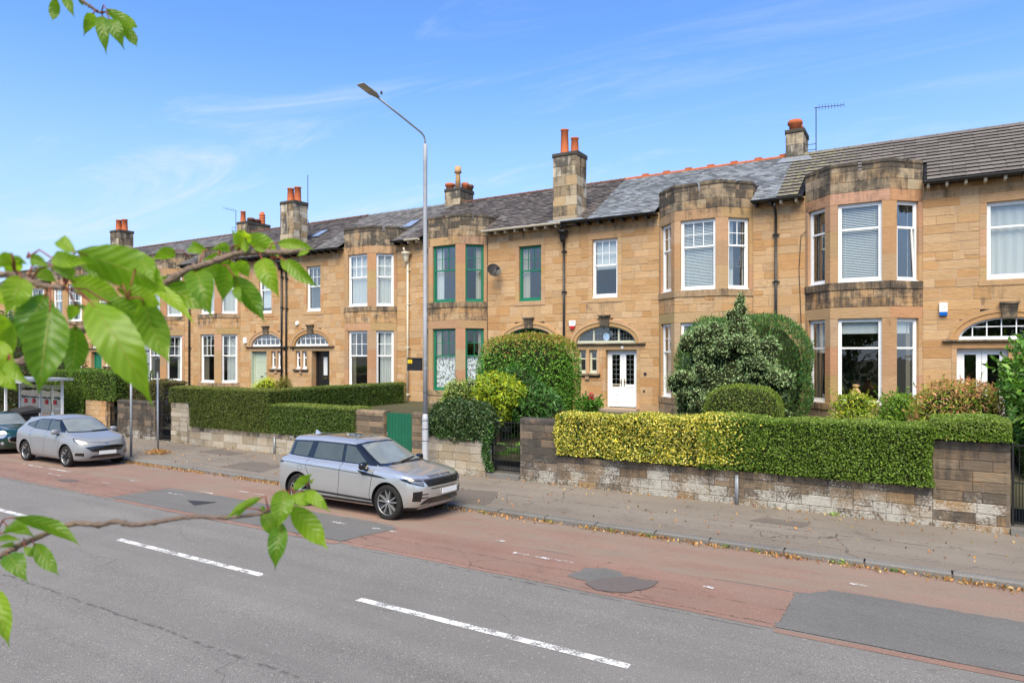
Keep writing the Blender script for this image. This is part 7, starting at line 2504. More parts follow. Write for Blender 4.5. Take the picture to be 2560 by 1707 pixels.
# sign on a pole seen from behind, and the bare pole beside it
sg = empty('road_sign', (-22.72, 13.02, zp(13.02)))
tag(sg, 'grey pole with the blank back of a rectangular road sign', 'road sign')
MB().tube([(0, 0, 0), (0, 0, 3.75)], 0.038, 12).build('pole', MT['galv'], sg, True)
MB().box(-0.20, 0.98, 0.045, 0.055, 2.55, 3.75).build('sign_plate', MT['galv'], sg)
for z_ in (2.66, 3.12, 3.55):
    MB().box(-0.19, 0.97, 0.03, 0.045, z_ - 0.02, z_ + 0.02).build('rail', MT['gutter'], sg)
    MB().lathe([(0.043, z_ - 0.02), (0.043, z_ + 0.02)], (0, 0, 0), 12).build('clip', MT['galv'], sg)
MB().lathe([(0.042, 1.55), (0.042, 1.60)], (0, 0, 0), 12).build('collar', MT['galv'], sg)
pl_ = empty('bare_pole', (-22.55, 13.85, zp(13.85)))
tag(pl_, 'thin bare steel pole with dry weeds at its foot', 'pole')
MB().tube([(0, 0, 0), (-0.02, 0, 2.75)], 0.033, 12).build('post', MT['galv'], pl_, True)
MB().lathe([(0.036, 2.74), (0.036, 2.77), (0.01, 2.79)], (-0.02, 0, 0), 12).build('cap', MT['galv'], pl_)
wd_ = empty('dry_weeds')
tag(wd_, 'tuft of dry orange weeds round the foot of the bare pole', 'weeds', kind='stuff')
n = 420
a = NR.uniform(0, 6.28, n)
r_ = np.abs(NR.normal(0, 0.2, n))
P_ = np.stack([-22.45 + r_ * np.cos(a) * 1.5, 13.8 + r_ * np.sin(a), np.full(n, zp(13.8)) + 0.03 + NR.random(n) * 0.08 * np.clip(1.2 - r_ * 2, 0.1, 1)], 1)
leaves('blades', P_, nrm(np.stack([np.cos(a), np.sin(a), np.full(n, 1.2)], 1)), wd_, MT['leaf'], 0.15, [(0.40, 0.20, 0.07), (0.50, 0.30, 0.12), (0.30, 0.13, 0.05)], ratio=0.14)

# bus shelter and bin at the far end
bs_ = empty('bus_shelter', (-31.6, 13.9, zp(13.9)))
tag(bs_, 'glass bus shelter with pale posts at the edge of the photo', 'bus shelter')
for (x_, y_) in ((-0.9, -0.5), (-0.9, 0.8), (0.9, 0.8), (-2.7, 0.8), (-2.7, -0.5)):
    MB().box(x_ - 0.04, x_ + 0.04, y_ - 0.04, y_ + 0.04, 0, 2.3).build('post', MT['white'], bs_)
MB().box(-2.9, 1.4, -0.9, 1.0, 2.32, 2.42).build('roof', MT['galv'], bs_)
MB().box(-2.9, 1.42, -0.92, -0.88, 2.26, 2.46).build('roof_edge', MT['galv2'], bs_)
for (a_, b_) in ((-2.62, -0.98), (-0.82, 0.82)):
    pn = MB().box(a_, b_, 0.79, 0.80, 0.3, 2.1).build('glass_panel', MT['glass'], bs_)
    for q in range(2):
        x_ = a_ + 0.35 + q * 0.7
        MB().box(x_, x_ + 0.22, 0.772, 0.785, 1.28, 1.48).build('red_square', plain('red print', (0.6, 0.01, 0.02), 0.5), pn)
bn = empty('litter_bin', (-29.75, 12.98, zp(13.0)))
tag(bn, 'black street bin with slanted lid behind the parked cars', 'bin')
MB().box(-0.55, 0.30, -0.28, 0.28, 0.0, 1.15).build('bin_body', MT['trim'], bn)
MB().add([(-0.60, -0.33, 1.16), (0.36, -0.33, 1.16), (0.36, 0.33, 1.16), (-0.60, 0.33, 1.16), (-0.60, -0.33, 1.30), (0.36, -0.33, 1.24), (0.36, 0.33, 1.34), (-0.60, 0.33, 1.42)], [(0, 3, 2, 1), (4, 5, 6, 7), (0, 1, 5, 4), (1, 2, 6, 5), (2, 3, 7, 6), (3, 0, 4, 7)]).build('lid', MT['gutter'], bn)
MB().box(-0.551, 0.301, -0.285, -0.281, 0.86, 0.89).build('gold_band', MT['gold'], bn)

# alarm boxes
def alarm(name, label, x, z, w_, h_, mats, shape='box'):
    A_ = empty(name, (x, WY - 0.002, z))
    tag(A_, label, 'alarm box', 'burglar alarm boxes on the house fronts')
    d = 0.085
    if shape == 'shield':
        P = [(-w_ / 2, h_ * 0.5), (-w_ / 2 * 0.85, -h_ * 0.12), (w_ / 2 * 0.85, -h_ * 0.12), (w_ / 2, h_ * 0.5)]
        Q = [(-w_ / 2 * 0.83, -h_ * 0.125), (-w_ * 0.18, -h_ * 0.5), (w_ * 0.18, -h_ * 0.5), (w_ / 2 * 0.83, -h_ * 0.125)]
        for pts, m_, nm in ((P, mats[0], 'cover'), (Q, mats[1], 'lens')):
            vs = [(p[0], -d, p[1]) for p in pts] + [(p[0], 0, p[1]) for p in pts]
            MB().add(vs, [(0, 1, 2, 3), (0, 4, 5, 1), (1, 5, 6, 2), (2, 6, 7, 3), (3, 7, 4, 0)]).build(nm, m_, A_)
        cu = bpy.data.curves.new('t', 'FONT')
        cu.body = 'CSS'
        cu.size = 0.105
        cu.align_x = 'CENTER'
        tmp = bpy.data.objects.new('tmp_t', cu)
        COL.objects.link(tmp)
        tm = bpy.data.meshes.new_from_object(tmp.evaluated_get(bpy.context.evaluated_depsgraph_get()))
        bpy.data.objects.remove(tmp)
        for v in tm.vertices:
            v.co = Vector((v.co.x, -d - 0.002, v.co.y + 0.05))
        tm.materials.clear()
        tm.materials.append(MT['navy'])
        link('lettering', tm, A_)
    elif shape == 'round':
        MB().lathe([(w_ * 0.5, 0), (w_ * 0.5, -d * 0.6), (w_ * 0.38, -d), (0.003, -d * 1.02)], (0, 0, 0), 6, axis='y', cap=False).build('cover', mats[0], A_)
    else:
        MB().box(-w_ / 2, w_ / 2, -d, 0, -h_ * 0.22, h_ / 2).build('cover', mats[0], A_)
        MB().box(-w_ / 2 + 0.004, w_ / 2 - 0.004, -d + 0.006, 0, -h_ / 2, -h_ * 0.222).build('lens', mats[1], A_)
        MB().add([(0.0, -d - 0.002, h_ * 0.1), (0.03, -d - 0.002, h_ * 0.1), (0.055, -d - 0.002, h_ * 0.25), (0.03, -d - 0.002, h_ * 0.19)], [(0, 1, 2, 3)]).build('emblem', MT['gold'], A_)


MT['navy'] = plain('navy print', (0.02, 0.03, 0.12), 0.5)
alarm('alarm_box', 'white and red shield shaped alarm box beside the black downpipe', -11.52, 4.56, 0.28, 0.32, (MT['white'], plain('red lens', (0.5, 0.02, 0.02), 0.3)), 'shield')
alarm('alarm_box', 'white alarm box with blue lower half on the house wall by the orange shrub', 0.52, 4.75, 0.20, 0.37, (MT['white'], plain('blue lens', (0.0, 0.10, 0.45), 0.3)))
alarm('alarm_box', 'white six sided alarm box above the black front door', -26.75, 4.98, 0.24, 0.25, (MT['white'],), 'round')
alarm('alarm_box', 'white alarm box beside the arch over the sage green door', -30.7, 4.18, 0.22, 0.3, (MT['white'], MT['white']), 'shield' if False else 'box')
# house number and bell by the white double door
nb_ = tag(MB().lathe([(0.062, 0), (0.062, -0.012), (0.05, -0.014), (0.002, -0.014)], (-8.62, WY - 0.008, 2.72), 14, axis='y', cap=False).build('name_plate', MT['gutter'], None), 'small dark oval plate on the wall beside the white double door', 'plate')
tag(MB().lathe([(0.045, 0), (0.045, -0.02), (0.015, -0.03), (0.001, -0.03)], (-8.66, WY - 0.008, 2.1), 4, axis='y', cap=False).build('door_bell', MT['iron'], None), 'small dark diamond door bell beside the white double door', 'door bell')
tag(MB().lathe([(0.055, 0), (0.055, -0.012), (0.002, -0.013)], (-9.5, WY - 0.01, 3.69), 12, axis='y', cap=False).build('number_disc', MT['white'], None), 'small white disc on the lintel over the white double door', 'plate')
# satellite dish
ds = empty('satellite_dish', (-14.85, 23.62, 6.80))
tag(ds, 'grey satellite dish on the wall of the green framed house', 'satellite dish')
db = MB()
db.lathe([(0.0005, 0.0), (0.12, 0.012), (0.22, 0.04), (0.29, 0.075)], (0, 0, 0), 22, cap=False)
do_ = db.build('dish', MT['gutter'], ds, True)
do_.rotation_euler = (R(68), 0, R(52))
do_.location = (0, -0.38, 0)
MB().tube([(0, 0.06, 0.0), (0, -0.05, 0.0), (0, -0.36, 0.0)], 0.018, 8).build('bracket', MT['gutter'], ds)
MB().tube([(0.02, -0.36, -0.22), (0.30, -0.62, -0.05), (0.36, -0.66, 0.03)], 0.011, 6).build('feed_arm', MT['gutter'], ds)
MB().box(0.32, 0.42, -0.70, -0.62, 0.0, 0.08).build('receiver', MT['iron'], ds)


def aerial(label, x, y, z0, z1, dx, dy, L, n, dz=0.0):
    A_ = empty('tv_aerial', (x, y, z0))
    tag(A_, label, 'aerial', 'television aerials on the chimneys')
    h = z1 - z0
    MB().tube([(0, 0, 0), (0, 0, h)], 0.017, 6).build('mast', MT['iron'], A_)
    for z_ in (0.08, 0.28):
        MB().tube([(0, 0, z_), (-0.35, 0.0, z_)], 0.012, 5).build('mast_bracket', MT['iron'], A_)
    if n:
        e = Vector((dx, dy, dz))
        MB().tube([(-dx * 0.06, -dy * 0.06, h - 0.02), tuple(e * L + Vector((0, 0, h - 0.02)))], 0.013, 6).build('boom', MT['iron'], A_)
        p = Vector((-dy, dx, 0))
        for i in range(n):
            c_ = e * (L * (i + 1) / n) + Vector((0, 0, h - 0.02))
            hl = 0.13 - 0.05 * i / n
            MB().tube([tuple(c_ - Vector((0, 0, hl))), tuple(c_ + Vector((0, 0, hl)))], 0.006, 4).build('element', MT['iron'], A_)
    return A_


aerial('tall television aerial on the narrow chimney beside the tiled roof', -3.40, 27.6, 10.98, 12.62, 0.97, 0.24, 0.95, 9)
aerial('television aerial on the far broad chimney with four pots', -35.9, 27.0, 10.9, 12.2, -0.9, -0.4, 0.8, 5, 0.25)
aerial('tilted television aerial on the near side of the far broad chimney', -34.4, 27.4, 10.1, 10.75, 0.75, 0.3, 0.85, 7, 0.5)
aerial('plain thin rod on the tall pale chimney with two red pots', -26.8, 24.4, 10.8, 12.55, 0, 0, 0, 0)
cbk = tag(MB().tube([(-26.9, 24.5, 10.3), (-26.4, 24.3, 9.3), (-26.2, 23.6, 8.62)], 0.014, 5).build('cable', MT['iron']), 'black cable running down the roof from the tall pale chimney', 'cable')
cb2 = tag(MB().tube([(-3.10, 23.66, 7.45), (-3.36, 23.64, 7.25), (-3.42, 23.67, 6.2), (-3.38, 23.67, 5.0), (-3.33, 23.67, 3.6), (-3.34, 23.67, 2.2)], 0.011, 5).build('cable', MT['iron']), 'thin black cable looping down the wall beside the large bay', 'cable')
cb3 = tag(MB().tube([(-15.42, 23.675, 8.3), (-15.44, 23.675, 6.0), (-15.43, 23.675, 3.8)], 0.013, 5).build('cable', MT['gutter']), 'straight dark cable beside the green framed bay', 'cable')
urn = tag(MB().lathe([(0.001, 0), (0.16, 0.0), (0.17, 0.12), (0.12, 0.2), (0.08, 0.28), (0.05, 0.33), (0.09, 0.36), (0.09, 0.40), (0.001, 0.42)], (-1.55, 20.6, 2.20), 8, cap=False).build('garden_lantern', MT['buff'], None), 'small stone lantern top above the lime green shrub', 'garden ornament')
MB().lathe([(0.09, 1.3), (0.07, 2.2)], (-1.55, 20.6, 0), 8).build('stand', MT['buff'], urn)

# fallen leaves along the kerb and on the pavement
lf = empty('fallen_leaves')
tag(lf, 'dry orange leaves drifted along the kerb and scattered on the pavement', 'leaves', kind='stuff')
n = 5200
xx = NR.uniform(-40, 6, n)
cl_ = 0.5 + 0.5 * np.sin(xx * 1.7) * np.sin(xx * 0.53 + 1) + 0.25 * np.sin(xx * 5.3)
keep = NR.random(n) < np.clip(cl_ + 0.15, 0.12, 1)
xx = xx[keep]
yy = KY - 0.02 - np.abs(NR.normal(0, 0.12, len(xx)))
P1_ = np.stack([xx, yy, np.array([zr(v) for v in yy]) + 0.018 + NR.random(len(xx)) * 0.03], 1)
m2 = 420
x2, y2 = NR.uniform(-34, 5, m2), NR.uniform(12.95, 15.5, m2)
P2_ = np.stack([x2, y2, zp(y2) + 0.014], 1)
y3 = 15.5 - np.abs(NR.normal(0, 0.05, 260))
x3 = NR.uniform(-30, 2, 260)
P3_ = np.stack([x3, y3, zp(y3) + 0.016], 1)
P_ = np.concatenate([P1_, P2_, P3_])
leaves('leaf_litter', P_, np.tile([0, 0, 1.0], (len(P_), 1)) + NR.normal(0, 0.25, (len(P_), 3)), lf, MT['leaf'], 0.062, [(0.42, 0.19, 0.06), (0.50, 0.26, 0.09), (0.28, 0.12, 0.05), (0.20, 0.12, 0.06), (0.46, 0.32, 0.15)], ratio=0.55, spread=0.25, up=-0.2, fold=True)
wk = empty('kerb_weeds')
tag(wk, 'small green weeds growing in the kerb joints', 'weeds', kind='stuff')
PW = []
for x_ in (-8.4, -6.7, -5.35, -4.5, -3.1, -2.55, -1.2, -9.9, -0.4):
    PW.append(np.array([x_, KY - 0.02, zr(KY) + 0.03]) + NR.normal(size=(26, 3)) * np.array([0.07, 0.02, 0.02]))
PW.append(np.array([-1.55, GY - 0.06, 0.13]) + NR.normal(size=(40, 3)) * np.array([0.08, 0.03, 0.02]))
PW = np.concatenate(PW)
leaves('blades', PW, np.tile([0, -0.3, 1.0], (len(PW), 1)), wk, MT['leaf'], 0.06, [(0.15, 0.28, 0.04), (0.22, 0.30, 0.05)], ratio=0.35)
# ------------------------------------------------------------------ cherry tree beside the camera: branches reaching into view
CR = Vector((math.cos(YAW), math.sin(YAW), 0))
CF = Vector((-math.sin(YAW), math.cos(YAW), 0))
CU = Vector((0, 0, 1))
FPX = 1706.7


def pos(x, y, d):
    """point d metres ahead that stands at x, y of the 2560 wide photograph"""
    return Vector((0, 0, CAMZ)) + CF * d + CR * ((x - 1280) / FPX * d) + CU * ((887 - y) / FPX * d)


def cherry_material():
    m, t, out = newmat('cherry leaf')
    a = attr(t, 'luv')
    sp = t.n('ShaderNodeSeparateXYZ', None, i0=a.outputs['Vector'])
    u, v, r_ = sp.outputs[0], sp.outputs[1], sp.outputs[2]
    au = t.math('ABSOLUTE', u)
    ph = t.math('SUBTRACT', t.math('MULTIPLY', v, 9.0), t.math('MULTIPLY', au, 1.5))
    fr_ = t.math('FRACT', t.math('ADD', ph, 10.0))
    tri = t.math('ABSOLUTE', t.math('SUBTRACT', fr_, 0.5))
    vein = t.step(tri, 0.44, 0.495)
    mid = t.math('SUBTRACT', 1.0, t.step(au, 0.015, 0.055))
    p = wcoord(t)
    n1 = t.noise(p, 18, 3)
    base = t.mix(r_, (0.085, 0.205, 0.014), (0.30, 0.45, 0.025))
    base = t.mix(t.math('MULTIPLY', t.step(n1, 0.5, 0.8), 0.45), base, (0.27, 0.39, 0.02))
    base = t.mix(t.math('MULTIPLY', t.math('SUBTRACT', 0.5, tri), 0.35), base, (0.06, 0.15, 0.01))
    base = t.mix(t.math('MULTIPLY', vein, 0.45), base, (0.36, 0.50, 0.10))
    base = t.mix(t.math('MULTIPLY', mid, 0.65), base, (0.34, 0.34, 0.06))
    yel = t.math('MULTIPLY', t.step(t.noise(p, 9, 3), 0.60, 0.78), t.step(r_, 0.45, 0.9))
    base = t.mix(t.math('MULTIPLY', yel, 0.6), base, (0.42, 0.40, 0.02))
    brn = t.step(t.noise(p, 60, 2), 0.73, 0.77)
    base = t.mix(t.math('MULTIPLY', brn, 0.7), base, (0.16, 0.08, 0.02))
    trc = t.mix(1.0, base, (1.7, 1.75, 0.6), 'MULTIPLY')
    h = t.math('ADD', t.math('MULTIPLY', tri, -1.0), t.math('MULTIPLY', mid, -0.4))
    finish(t, out, base, 0.36, 0.5, 0, h, 0.4, 0.003, trans=(0.58, trc))
    return m


MT['cherry'] = cherry_material()
MT['petiole'] = plain('red leaf stalk', (0.22, 0.055, 0.035), 0.5, 0.3, var=0.3, scale=30)
MT['cbark'] = plain('cherry bark', (0.19, 0.135, 0.105), 0.75, 0.25, var=0.45, scale=40, bump=0.8, bscale=120)
WP = [(0, 0.0), (0.03, 0.18), (0.09, 0.48), (0.18, 0.76), (0.30, 0.95), (0.42, 1.0), (0.55, 0.95), (0.66, 0.80), (0.75, 0.58), (0.82, 0.35), (0.87, 0.18), (0.92, 0.08), (0.96, 0.04), (1.0, 0.0)]
cr_ = random.Random(21)


def cherry_leaf(parent, bx, by, tx, ty, wpx, d, att=None, tone=None, roll=None, droop=None):
    d1 = d + cr_.uniform(-0.035, 0.035)
    A_, B_ = pos(bx, by, d), pos(tx, ty, d1)
    ax = B_ - A_
    L = ax.length
    ax.normalize()
    view = ((A_ + B_) / 2 - Vector((0, 0, CAMZ))).normalized()
    side = ax.cross(view).normalized()
    rl = roll if roll is not None else cr_.uniform(-0.6, 0.6)
    side = (Matrix.Rotation(rl, 3, ax) @ side)
    nm = side.cross(ax).normalized()
    if nm.z < 0 and cr_.random() < 0.8:
        nm = -nm
    W = wpx / FPX * d / 2
    W = min(W, L * 0.27)
    tone = cr_.random() if tone is None else tone
    n = 24
    cols = (-1, -0.66, -0.33, 0, 0.33, 0.66, 1)
    fold = cr_.choice((cr_.uniform(0.02, 0.2), cr_.uniform(0.25, 0.55)))
    bend = (droop if droop is not None else cr_.uniform(0.08, 0.24)) * L
    twist = cr_.uniform(-1.0, 1.0)
    ph = cr_.uniform(0, 6)
    vs, fs, uv = [], [], []
    for i in range(n + 1):
        t_ = i / n
        w_ = W * interp(WP, t_)
        if i % 2 and 0 < i < n:
            w_ *= 0.955
        c = A_ + ax * (L * t_) + nm * (math.sin(math.pi * t_) * bend)
        sd = Matrix.Rotation(twist * (t_ - 0.4), 3, ax) @ side
        nn = sd.cross(ax)
        for u in cols:
            wave = 0.09 * W * math.sin(t_ * 19 + ph + u * 2) * abs(u)
            rib = 0.012 * W * math.sin(2 * math.pi * (t_ * 9 - abs(u) * 1.5)) * (1 if u else 0)
            vs.append(tuple(c + sd * (u * w_) + nm * (abs(u) ** 1.3 * w_ * fold + wave + rib)))
            uv.append((u, t_, tone))
    k = len(cols)
    fs = [(i * k + j, i * k + j + 1, (i + 1) * k + j + 1, (i + 1) * k + j) for i in range(n) for j in range(k - 1)]
    mb = MB().add(vs, fs)
    if att is not None:
        q = pos(*att)
        mid = (q + A_) / 2 + CU * cr_.uniform(0.0, 0.012)
        b0 = len(mb.v)
        mb.tube([tuple(q), tuple(mid), tuple(A_), tuple(A_ + ax * L * 0.10 + nm * math.sin(math.pi * 0.1) * bend)], [0.0012, 0.0010, 0.0010, 0.0005], 6, 1)
        uv += [(0, 0, 0)] * (len(mb.v) - b0)
    me = mb.mesh('leaf', [MT['cherry'], MT['petiole']], True)
    at = me.attributes.new('luv', 'FLOAT_VECTOR', 'POINT')
    at.data.foreach_set('vector', [c for p_ in uv for c in p_])
    return link('leaf', me, parent)


CT = empty('cherry_tree')
tag(CT, 'cherry tree whose leafy branches reach in front of the camera', 'tree')


def branch(px, radii, lead=None, knots=7):
    """px: (x, y, depth) along the branch; lead: joins it to the trunk out of view"""
    pts = [pos(*p) for p in px]
    P, Rr = [], []
    for i in range(len(pts) - 1):
        p0, p1, p2, p3 = pts[max(0, i - 1)], pts[i], pts[i + 1], pts[min(len(pts) - 1, i + 2)]
        for s in range(6):
            t_ = s / 6
            c = 0.5 * ((2 * p1) + (p2 - p0) * t_ + (2 * p0 - 5 * p1 + 4 * p2 - p3) * t_ ** 2 + (3 * p1 - p0 - 3 * p2 + p3) * t_ ** 3)
            P.append(c)
            rr_ = radii[0] + (radii[1] - radii[0]) * (i + t_) / (len(pts) - 1)
            Rr.append(rr_ * (1 + 0.10 * math.sin(len(P) * 2.1) + (0.35 if len(P) % 9 == 4 else 0)))
    P.append(pts[-1])
    Rr.append(radii[1])
    if lead:
        ld = [Vector(q) for q in lead]
        P = ld + P
        Rr = [radii[0] * 2.2 - (radii[0] * 1.1) * i / max(1, len(ld)) for i in range(len(ld))] + Rr
    return MB().tube([tuple(p) for p in P], Rr, 10).build('branch', MT['cbark'], CT, True)


TRK = Vector((0, 0, 0)) + CF * 0.75 + CR * -2.15
tz = lambda z, dx=0.0, dy=0.0: (TRK.x + dx, TRK.y + dy, z)
MB().tube([tz(0.0), tz(0.8, 0.02), tz(1.8, -0.02), tz(2.6, 0.03), tz(3.6, 0.0, 0.05), tz(5.0, -0.1, 0.05), tz(6.3, -0.05, 0.1)], [0.17, 0.135, 0.125, 0.12, 0.09, 0.06, 0.03], 14).build('trunk', MT['cbark'], CT, True)
A1 = lambda x, y: (x / 3.408, 560 + y / 3.408)
B1 = lambda x, y: (380 + x / 5.113, 540 + y / 5.113)
C1_ = lambda x, y: (x / 3.92, 1240 + y / 3.92)
D1 = lambda x, y: (560 + x / 5.807, 1170 + y / 5.807)
E1 = lambda x, y: (100 + x / 8.4, y / 8.4)
Z8 = lambda x, y: (x / 2.2174, 1000 + y / 2.2174)
dA, dB, dC, dE = 0.80, 1.05, 1.0, 1.25
brA = branch([(*A1(-260, 400), dA), (*A1(0, 430), dA), (*A1(130, 435), dA), (*A1(260, 490), dA), (*A1(400, 530), dA), (*A1(540, 545), dA)], (0.0040, 0.0034), [tz(3.05), tuple(TRK + CR * 0.7 + CU * 3.3)])
brB = branch([(*A1(-300, 1300), dB + 0.05), (*A1(0, 1205), dB + 0.04), (*A1(230, 1160), dB + 0.03), (*A1(480, 1030), dB + 0.02), (*A1(720, 890), dB), (*A1(880, 805), dB), (*A1(1090, 645), dB), (*A1(1300, 560), dB), (*B1(300, 780), dB),
              (*B1(480, 675), dB), (*B1(620, 640), dB), (*B1(850, 560), dB), (*B1(1100, 480), dB), (*B1(1300, 468), dB), (*B1(1480, 465), dB), (*B1(1650, 465), dB), (*B1(1800, 455), dB), (*B1(1970, 440), dB)], (0.0070, 0.0034), [tz(2.7), tuple(TRK + CR * 0.6 + CU * 3.0)])
brC = branch([(*Z8(-200, 960), dC), (*Z8(0, 862), dC), (*Z8(80, 818), dC), (*Z8(220, 755), dC), (*Z8(400, 685), dC), (*Z8(550, 690), dC), (*Z8(640, 672), dC), (*Z8(740, 690), dC), (*Z8(860, 676), dC), (*Z8(1000, 652), dC), (*Z8(1100, 645), dC), (*Z8(1250, 650), dC),
              (*Z8(1400, 635), dC), (*Z8(1480, 616), dC), (*D1(800, 540), dC), (*D1(940, 430), dC)], (0.0046, 0.0022), [tz(2.3), tuple(TRK + CR * 0.7 + CU * 2.75)])
brE = branch([(*E1(300, -560), dE), (*E1(650, -200), dE), (*E1(850, -10), dE), (*E1(980, 90), dE), (*E1(1100, 170), dE), (*E1(1200, 240), dE), (*E1(1290, 275), dE)], (0.0034, 0.0022), [tz(4.2), tuple(TRK + CR * 0.8 + CU * 4.6)])
TA = [(640, 235, 1440, 595, 385, 540, 490, .55, .25), (640, 250, 515, 140, 120, 540, 490, .8, 0), (440, 290, 800, 335, 140, 230, 290, .9, 0), (100, 250, -40, 390, 210, 130, 430, .8, 0), (180, 445, 40, 790, 270, 130, 440, .9, .1),
      (260, 285, 430, 372, 100, 230, 290, .4, 0), (310, 385, 495, 505, 140, 240, 470, .7, 0), (430, 350, 625, 432, 105, 260, 480, .35, 0), (600, 480, 1065, 645, 215, 540, 540, .9, .1), (400, 600, 160, 1055, 310, 400, 530, .05, .2),
      (430, 690, 325, 1470, 330, 420, 540, .2, 0), (640, 860, 580, 1335, 205, 600, 860, .15, .3), (640, 680, 1045, 1235, 165, 480, 545, .0, .8), (760, 650, 1310, 1565, 350, 560, 550, .7, .1), (900, 660, 1365, 895, 235, 560, 550, .3, .3),
      (1210, 640, 1450, 1190, 265, 1100, 640, .6, .2), (-20, 760, 90, 1210, 205, -60, 440, .85, 0), (-40, 1235, 152, 1425, 195, -80, 1240, .9, 0), (90, 1150, 300, 1400, 125, 60, 1195, .6, .4), (640, 690, 590, 845, 105, 560, 560, .8, 0), (230, 620, 200, 1010, 190, 300, 520, .95, .3), (60, 300, 240, 345, 150, 130, 430, .5, .5), (-60, 560, 150, 760, 260, -40, 440, .9, .2), (-80, 820, 130, 1080, 260, -60, 700, .95, .1), (820, 700, 1180, 1180, 230, 600, 560, .8, .3), (1000, 560, 1380, 700, 170, 1090, 640, .7, .3), (120, 300, 60, 470, 190, 130, 430, .9, .1), (680, 340, 960, 470, 180, 560, 520, .5, .3), (-60, 1000, 60, 1330, 170, -80, 1000, .9, .2), (1180, 300, 1330, 520, 170, 1090, 640, .6, .2)]
for (a, b, c, d_, w_, e, f, tn, rl) in TA:
    cherry_leaf(brA, *A1(a, b), *A1(c, d_), w_ / 3.408, dA + cr_.uniform(-0.02, 0.03), (*A1(e, f), dA), tn, rl * cr_.choice((-1, 1)))
TB = [(0, 790, 695, 1220, 330, -90, 870, .35, .2), (-40, 860, 560, 1395, 200, -90, 870, .95, .5), (300, 450, -10, 570, 180, 480, 545, .6, .3), (560, 690, 770, 1325, 335, 500, 660, .3, 0), (1000, 560, 900, 1115, 305, 1000, 520, .45, .1),
      (870, 460, 620, 900, 235, 850, 560, .55, .1), (715, 445, 470, 410, 160, 600, 640, .5, .2), (1000, 440, 720, 440, 140, 1100, 370, .5, .4), (1040, 760, 1450, 1365, 275, 900, 620, .1, .2), (1400, 540, 1640, 1065, 265, 1360, 490, .75, .1),
      (1090, 440, 1015, 150, 95, 1120, 470, .4, .3), (1110, 440, 1180, 180, 205, 1140, 360, .95, .1), (1200, 235, 1645, 545, 245, 1140, 360, .7, .2), (1590, 350, 2090, 432, 160, 1480, 460, .65, .3), (1700, 560, 2150, 925, 195, 1520, 545, .45, .2),
      (1650, 520, 1775, 695, 95, 1520, 540, .98, .4), (1290, 400, 1510, 445, 115, 1160, 360, .6, .2), (1110, 560, 1245, 805, 175, 1050, 500, .9, .1), (1080, 900, 1150, 1145, 115, 1030, 760, .3, .2), (2000, 440, 1850, 525, 75, 1900, 450, .9, .4), (1200, 300, 1190, 470, 150, 1150, 360, .95, .1)]
for (a, b, c, d_, w_, e, f, tn, rl) in TB:
    cherry_leaf(brB, *B1(a, b), *B1(c, d_), w_ / 5.113, dB + cr_.uniform(-0.02, 0.02), (*B1(e, f), dB), tn, rl * cr_.choice((-1, 1)))
TD = [(870, 310, 775, 905, 365, 940, 430, .45, .05), (960, 540, 1518, 1195, 335, 940, 470, .7, .1), (830, 780, 740, 1492, 275, 860, 520, .08, .1), (560, 620, 755, 1005, 275, 700, 590, .35, .1), (560, 420, 22, 738, 135, 640, 600, .6, .4),
      (1000, 335, 1290, 78, 145, 940, 430, .6, .3), (1130, 340, 1557, 652, 195, 950, 420, .7, .2), (950, 420, 1295, 510, 195, 940, 430, .85, .2), (1250, 210, 1325, 130, 60, 1200, 250, .5, 0), (310, 580, 155, 728, 55, 560, 610, .6, .2), (610, 610, 525, 545, 85, 700, 590, .2, .2)]
for (a, b, c, d_, w_, e, f, tn, rl) in TD:
    cherry_leaf(brC, *D1(a, b), *D1(c, d_), w_ / 5.807, dC + cr_.uniform(-0.02, 0.02), (*D1(e, f), dC), tn, rl * cr_.choice((-1, 1)))
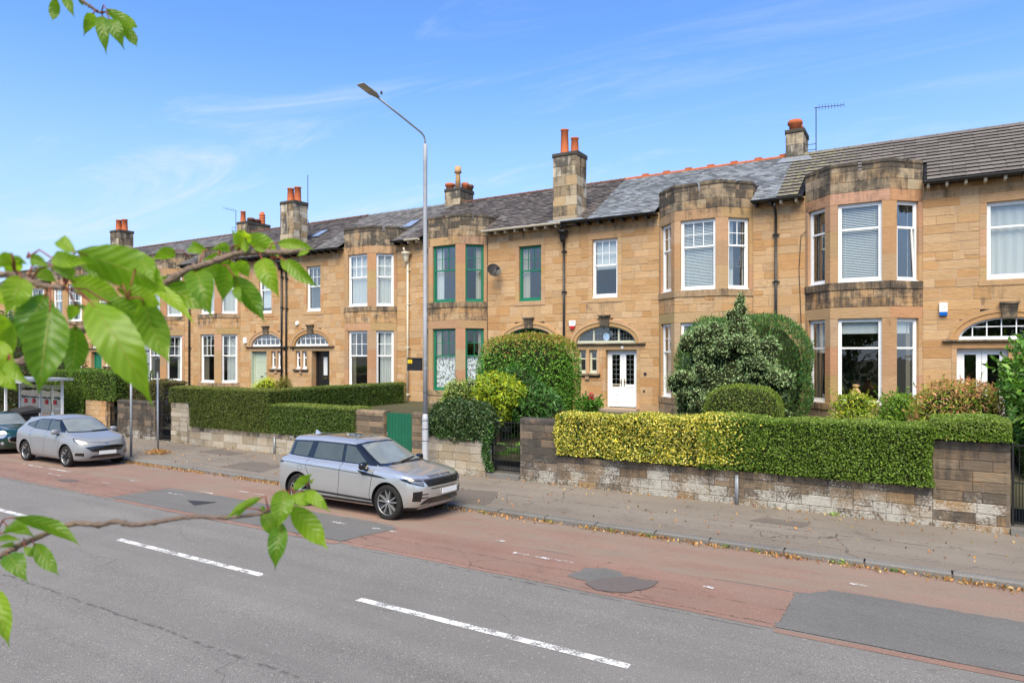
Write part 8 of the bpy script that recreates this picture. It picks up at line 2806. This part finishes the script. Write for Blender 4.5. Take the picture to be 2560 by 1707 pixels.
TC = [(120, 210, 792, 488, 155, -20, 310, .3, .4), (330, 460, 592, 788, 155, 300, 430, .2, .2), (70, 570, 282, 862, 195, 60, 560, .1, .1), (70, 290, 352, 402, 135, -20, 330, .3, .3), (0, 370, 255, 340, 62, -30, 380, .5, .5), (-30, 430, 225, 430, 75, -60, 430, .4, .4),
      (240, 490, 332, 598, 105, 230, 480, .5, .1), (-70, 900, 97, 1492, 185, -120, 700, .75, 0), (-20, 500, 112, 492, 52, -40, 520, .3, .3)]
for (a, b, c, d_, w_, e, f, tn, rl) in TC:
    cherry_leaf(brC, *C1_(a, b), *C1_(c, d_), w_ / 3.92, dC + cr_.uniform(-0.06, 0.0), (*C1_(e, f), dC), tn, rl * cr_.choice((-1, 1)))
TE = [(330, -45, 258, 457, 212, 420, -330, .35, .05), (560, -45, 738, 397, 205, 600, -240, .3, .1), (1120, 285, 900, 792, 245, 1240, 260, .35, 0), (1310, 335, 1405, 1203, 272, 1300, 280, .3, .1), (1380, 180, 2078, 582, 262, 1290, 265, .55, .1), (1450, 390, 1782, 1072, 312, 1310, 290, .25, .1),
      (1560, 330, 2047, 1003, 242, 1310, 280, .3, .2), (1400, 270, 1803, 552, 95, 1300, 270, .85, .3), (800, -15, 932, 142, 62, 780, -80, .5, .2), (1060, -40, 1115, 62, 60, 900, -60, .4, 0)]
for (a, b, c, d_, w_, e, f, tn, rl) in TE:
    cherry_leaf(brE, *E1(a, b), *E1(c, d_), w_ / 8.4, dE + cr_.uniform(-0.02, 0.02), (*E1(e, f), dE), tn, rl * cr_.choice((-1, 1)))
# the rest of the crown, above and to the side of the view
PP, NN = [], []
for q in range(14):
    c0 = TRK + CR * cr_.uniform(-1.6, 0.2) + CF * cr_.uniform(-1.6, 0.0) + CU * cr_.uniform(4.6, 6.6)
    P, N = blob_points(c0.x, c0.y, c0.z, 0.7, 0.7, 0.45, 150, 0.2, q, -1, 2.0, 0.7)
    PP.append(P)
    NN.append(N)
leaves('crown', np.concatenate(PP), np.concatenate(NN), CT, MT['leaf'], 0.12, [(0.08, 0.18, 0.02), (0.13, 0.25, 0.03)], ratio=0.5)['kind'] = 'stuff'
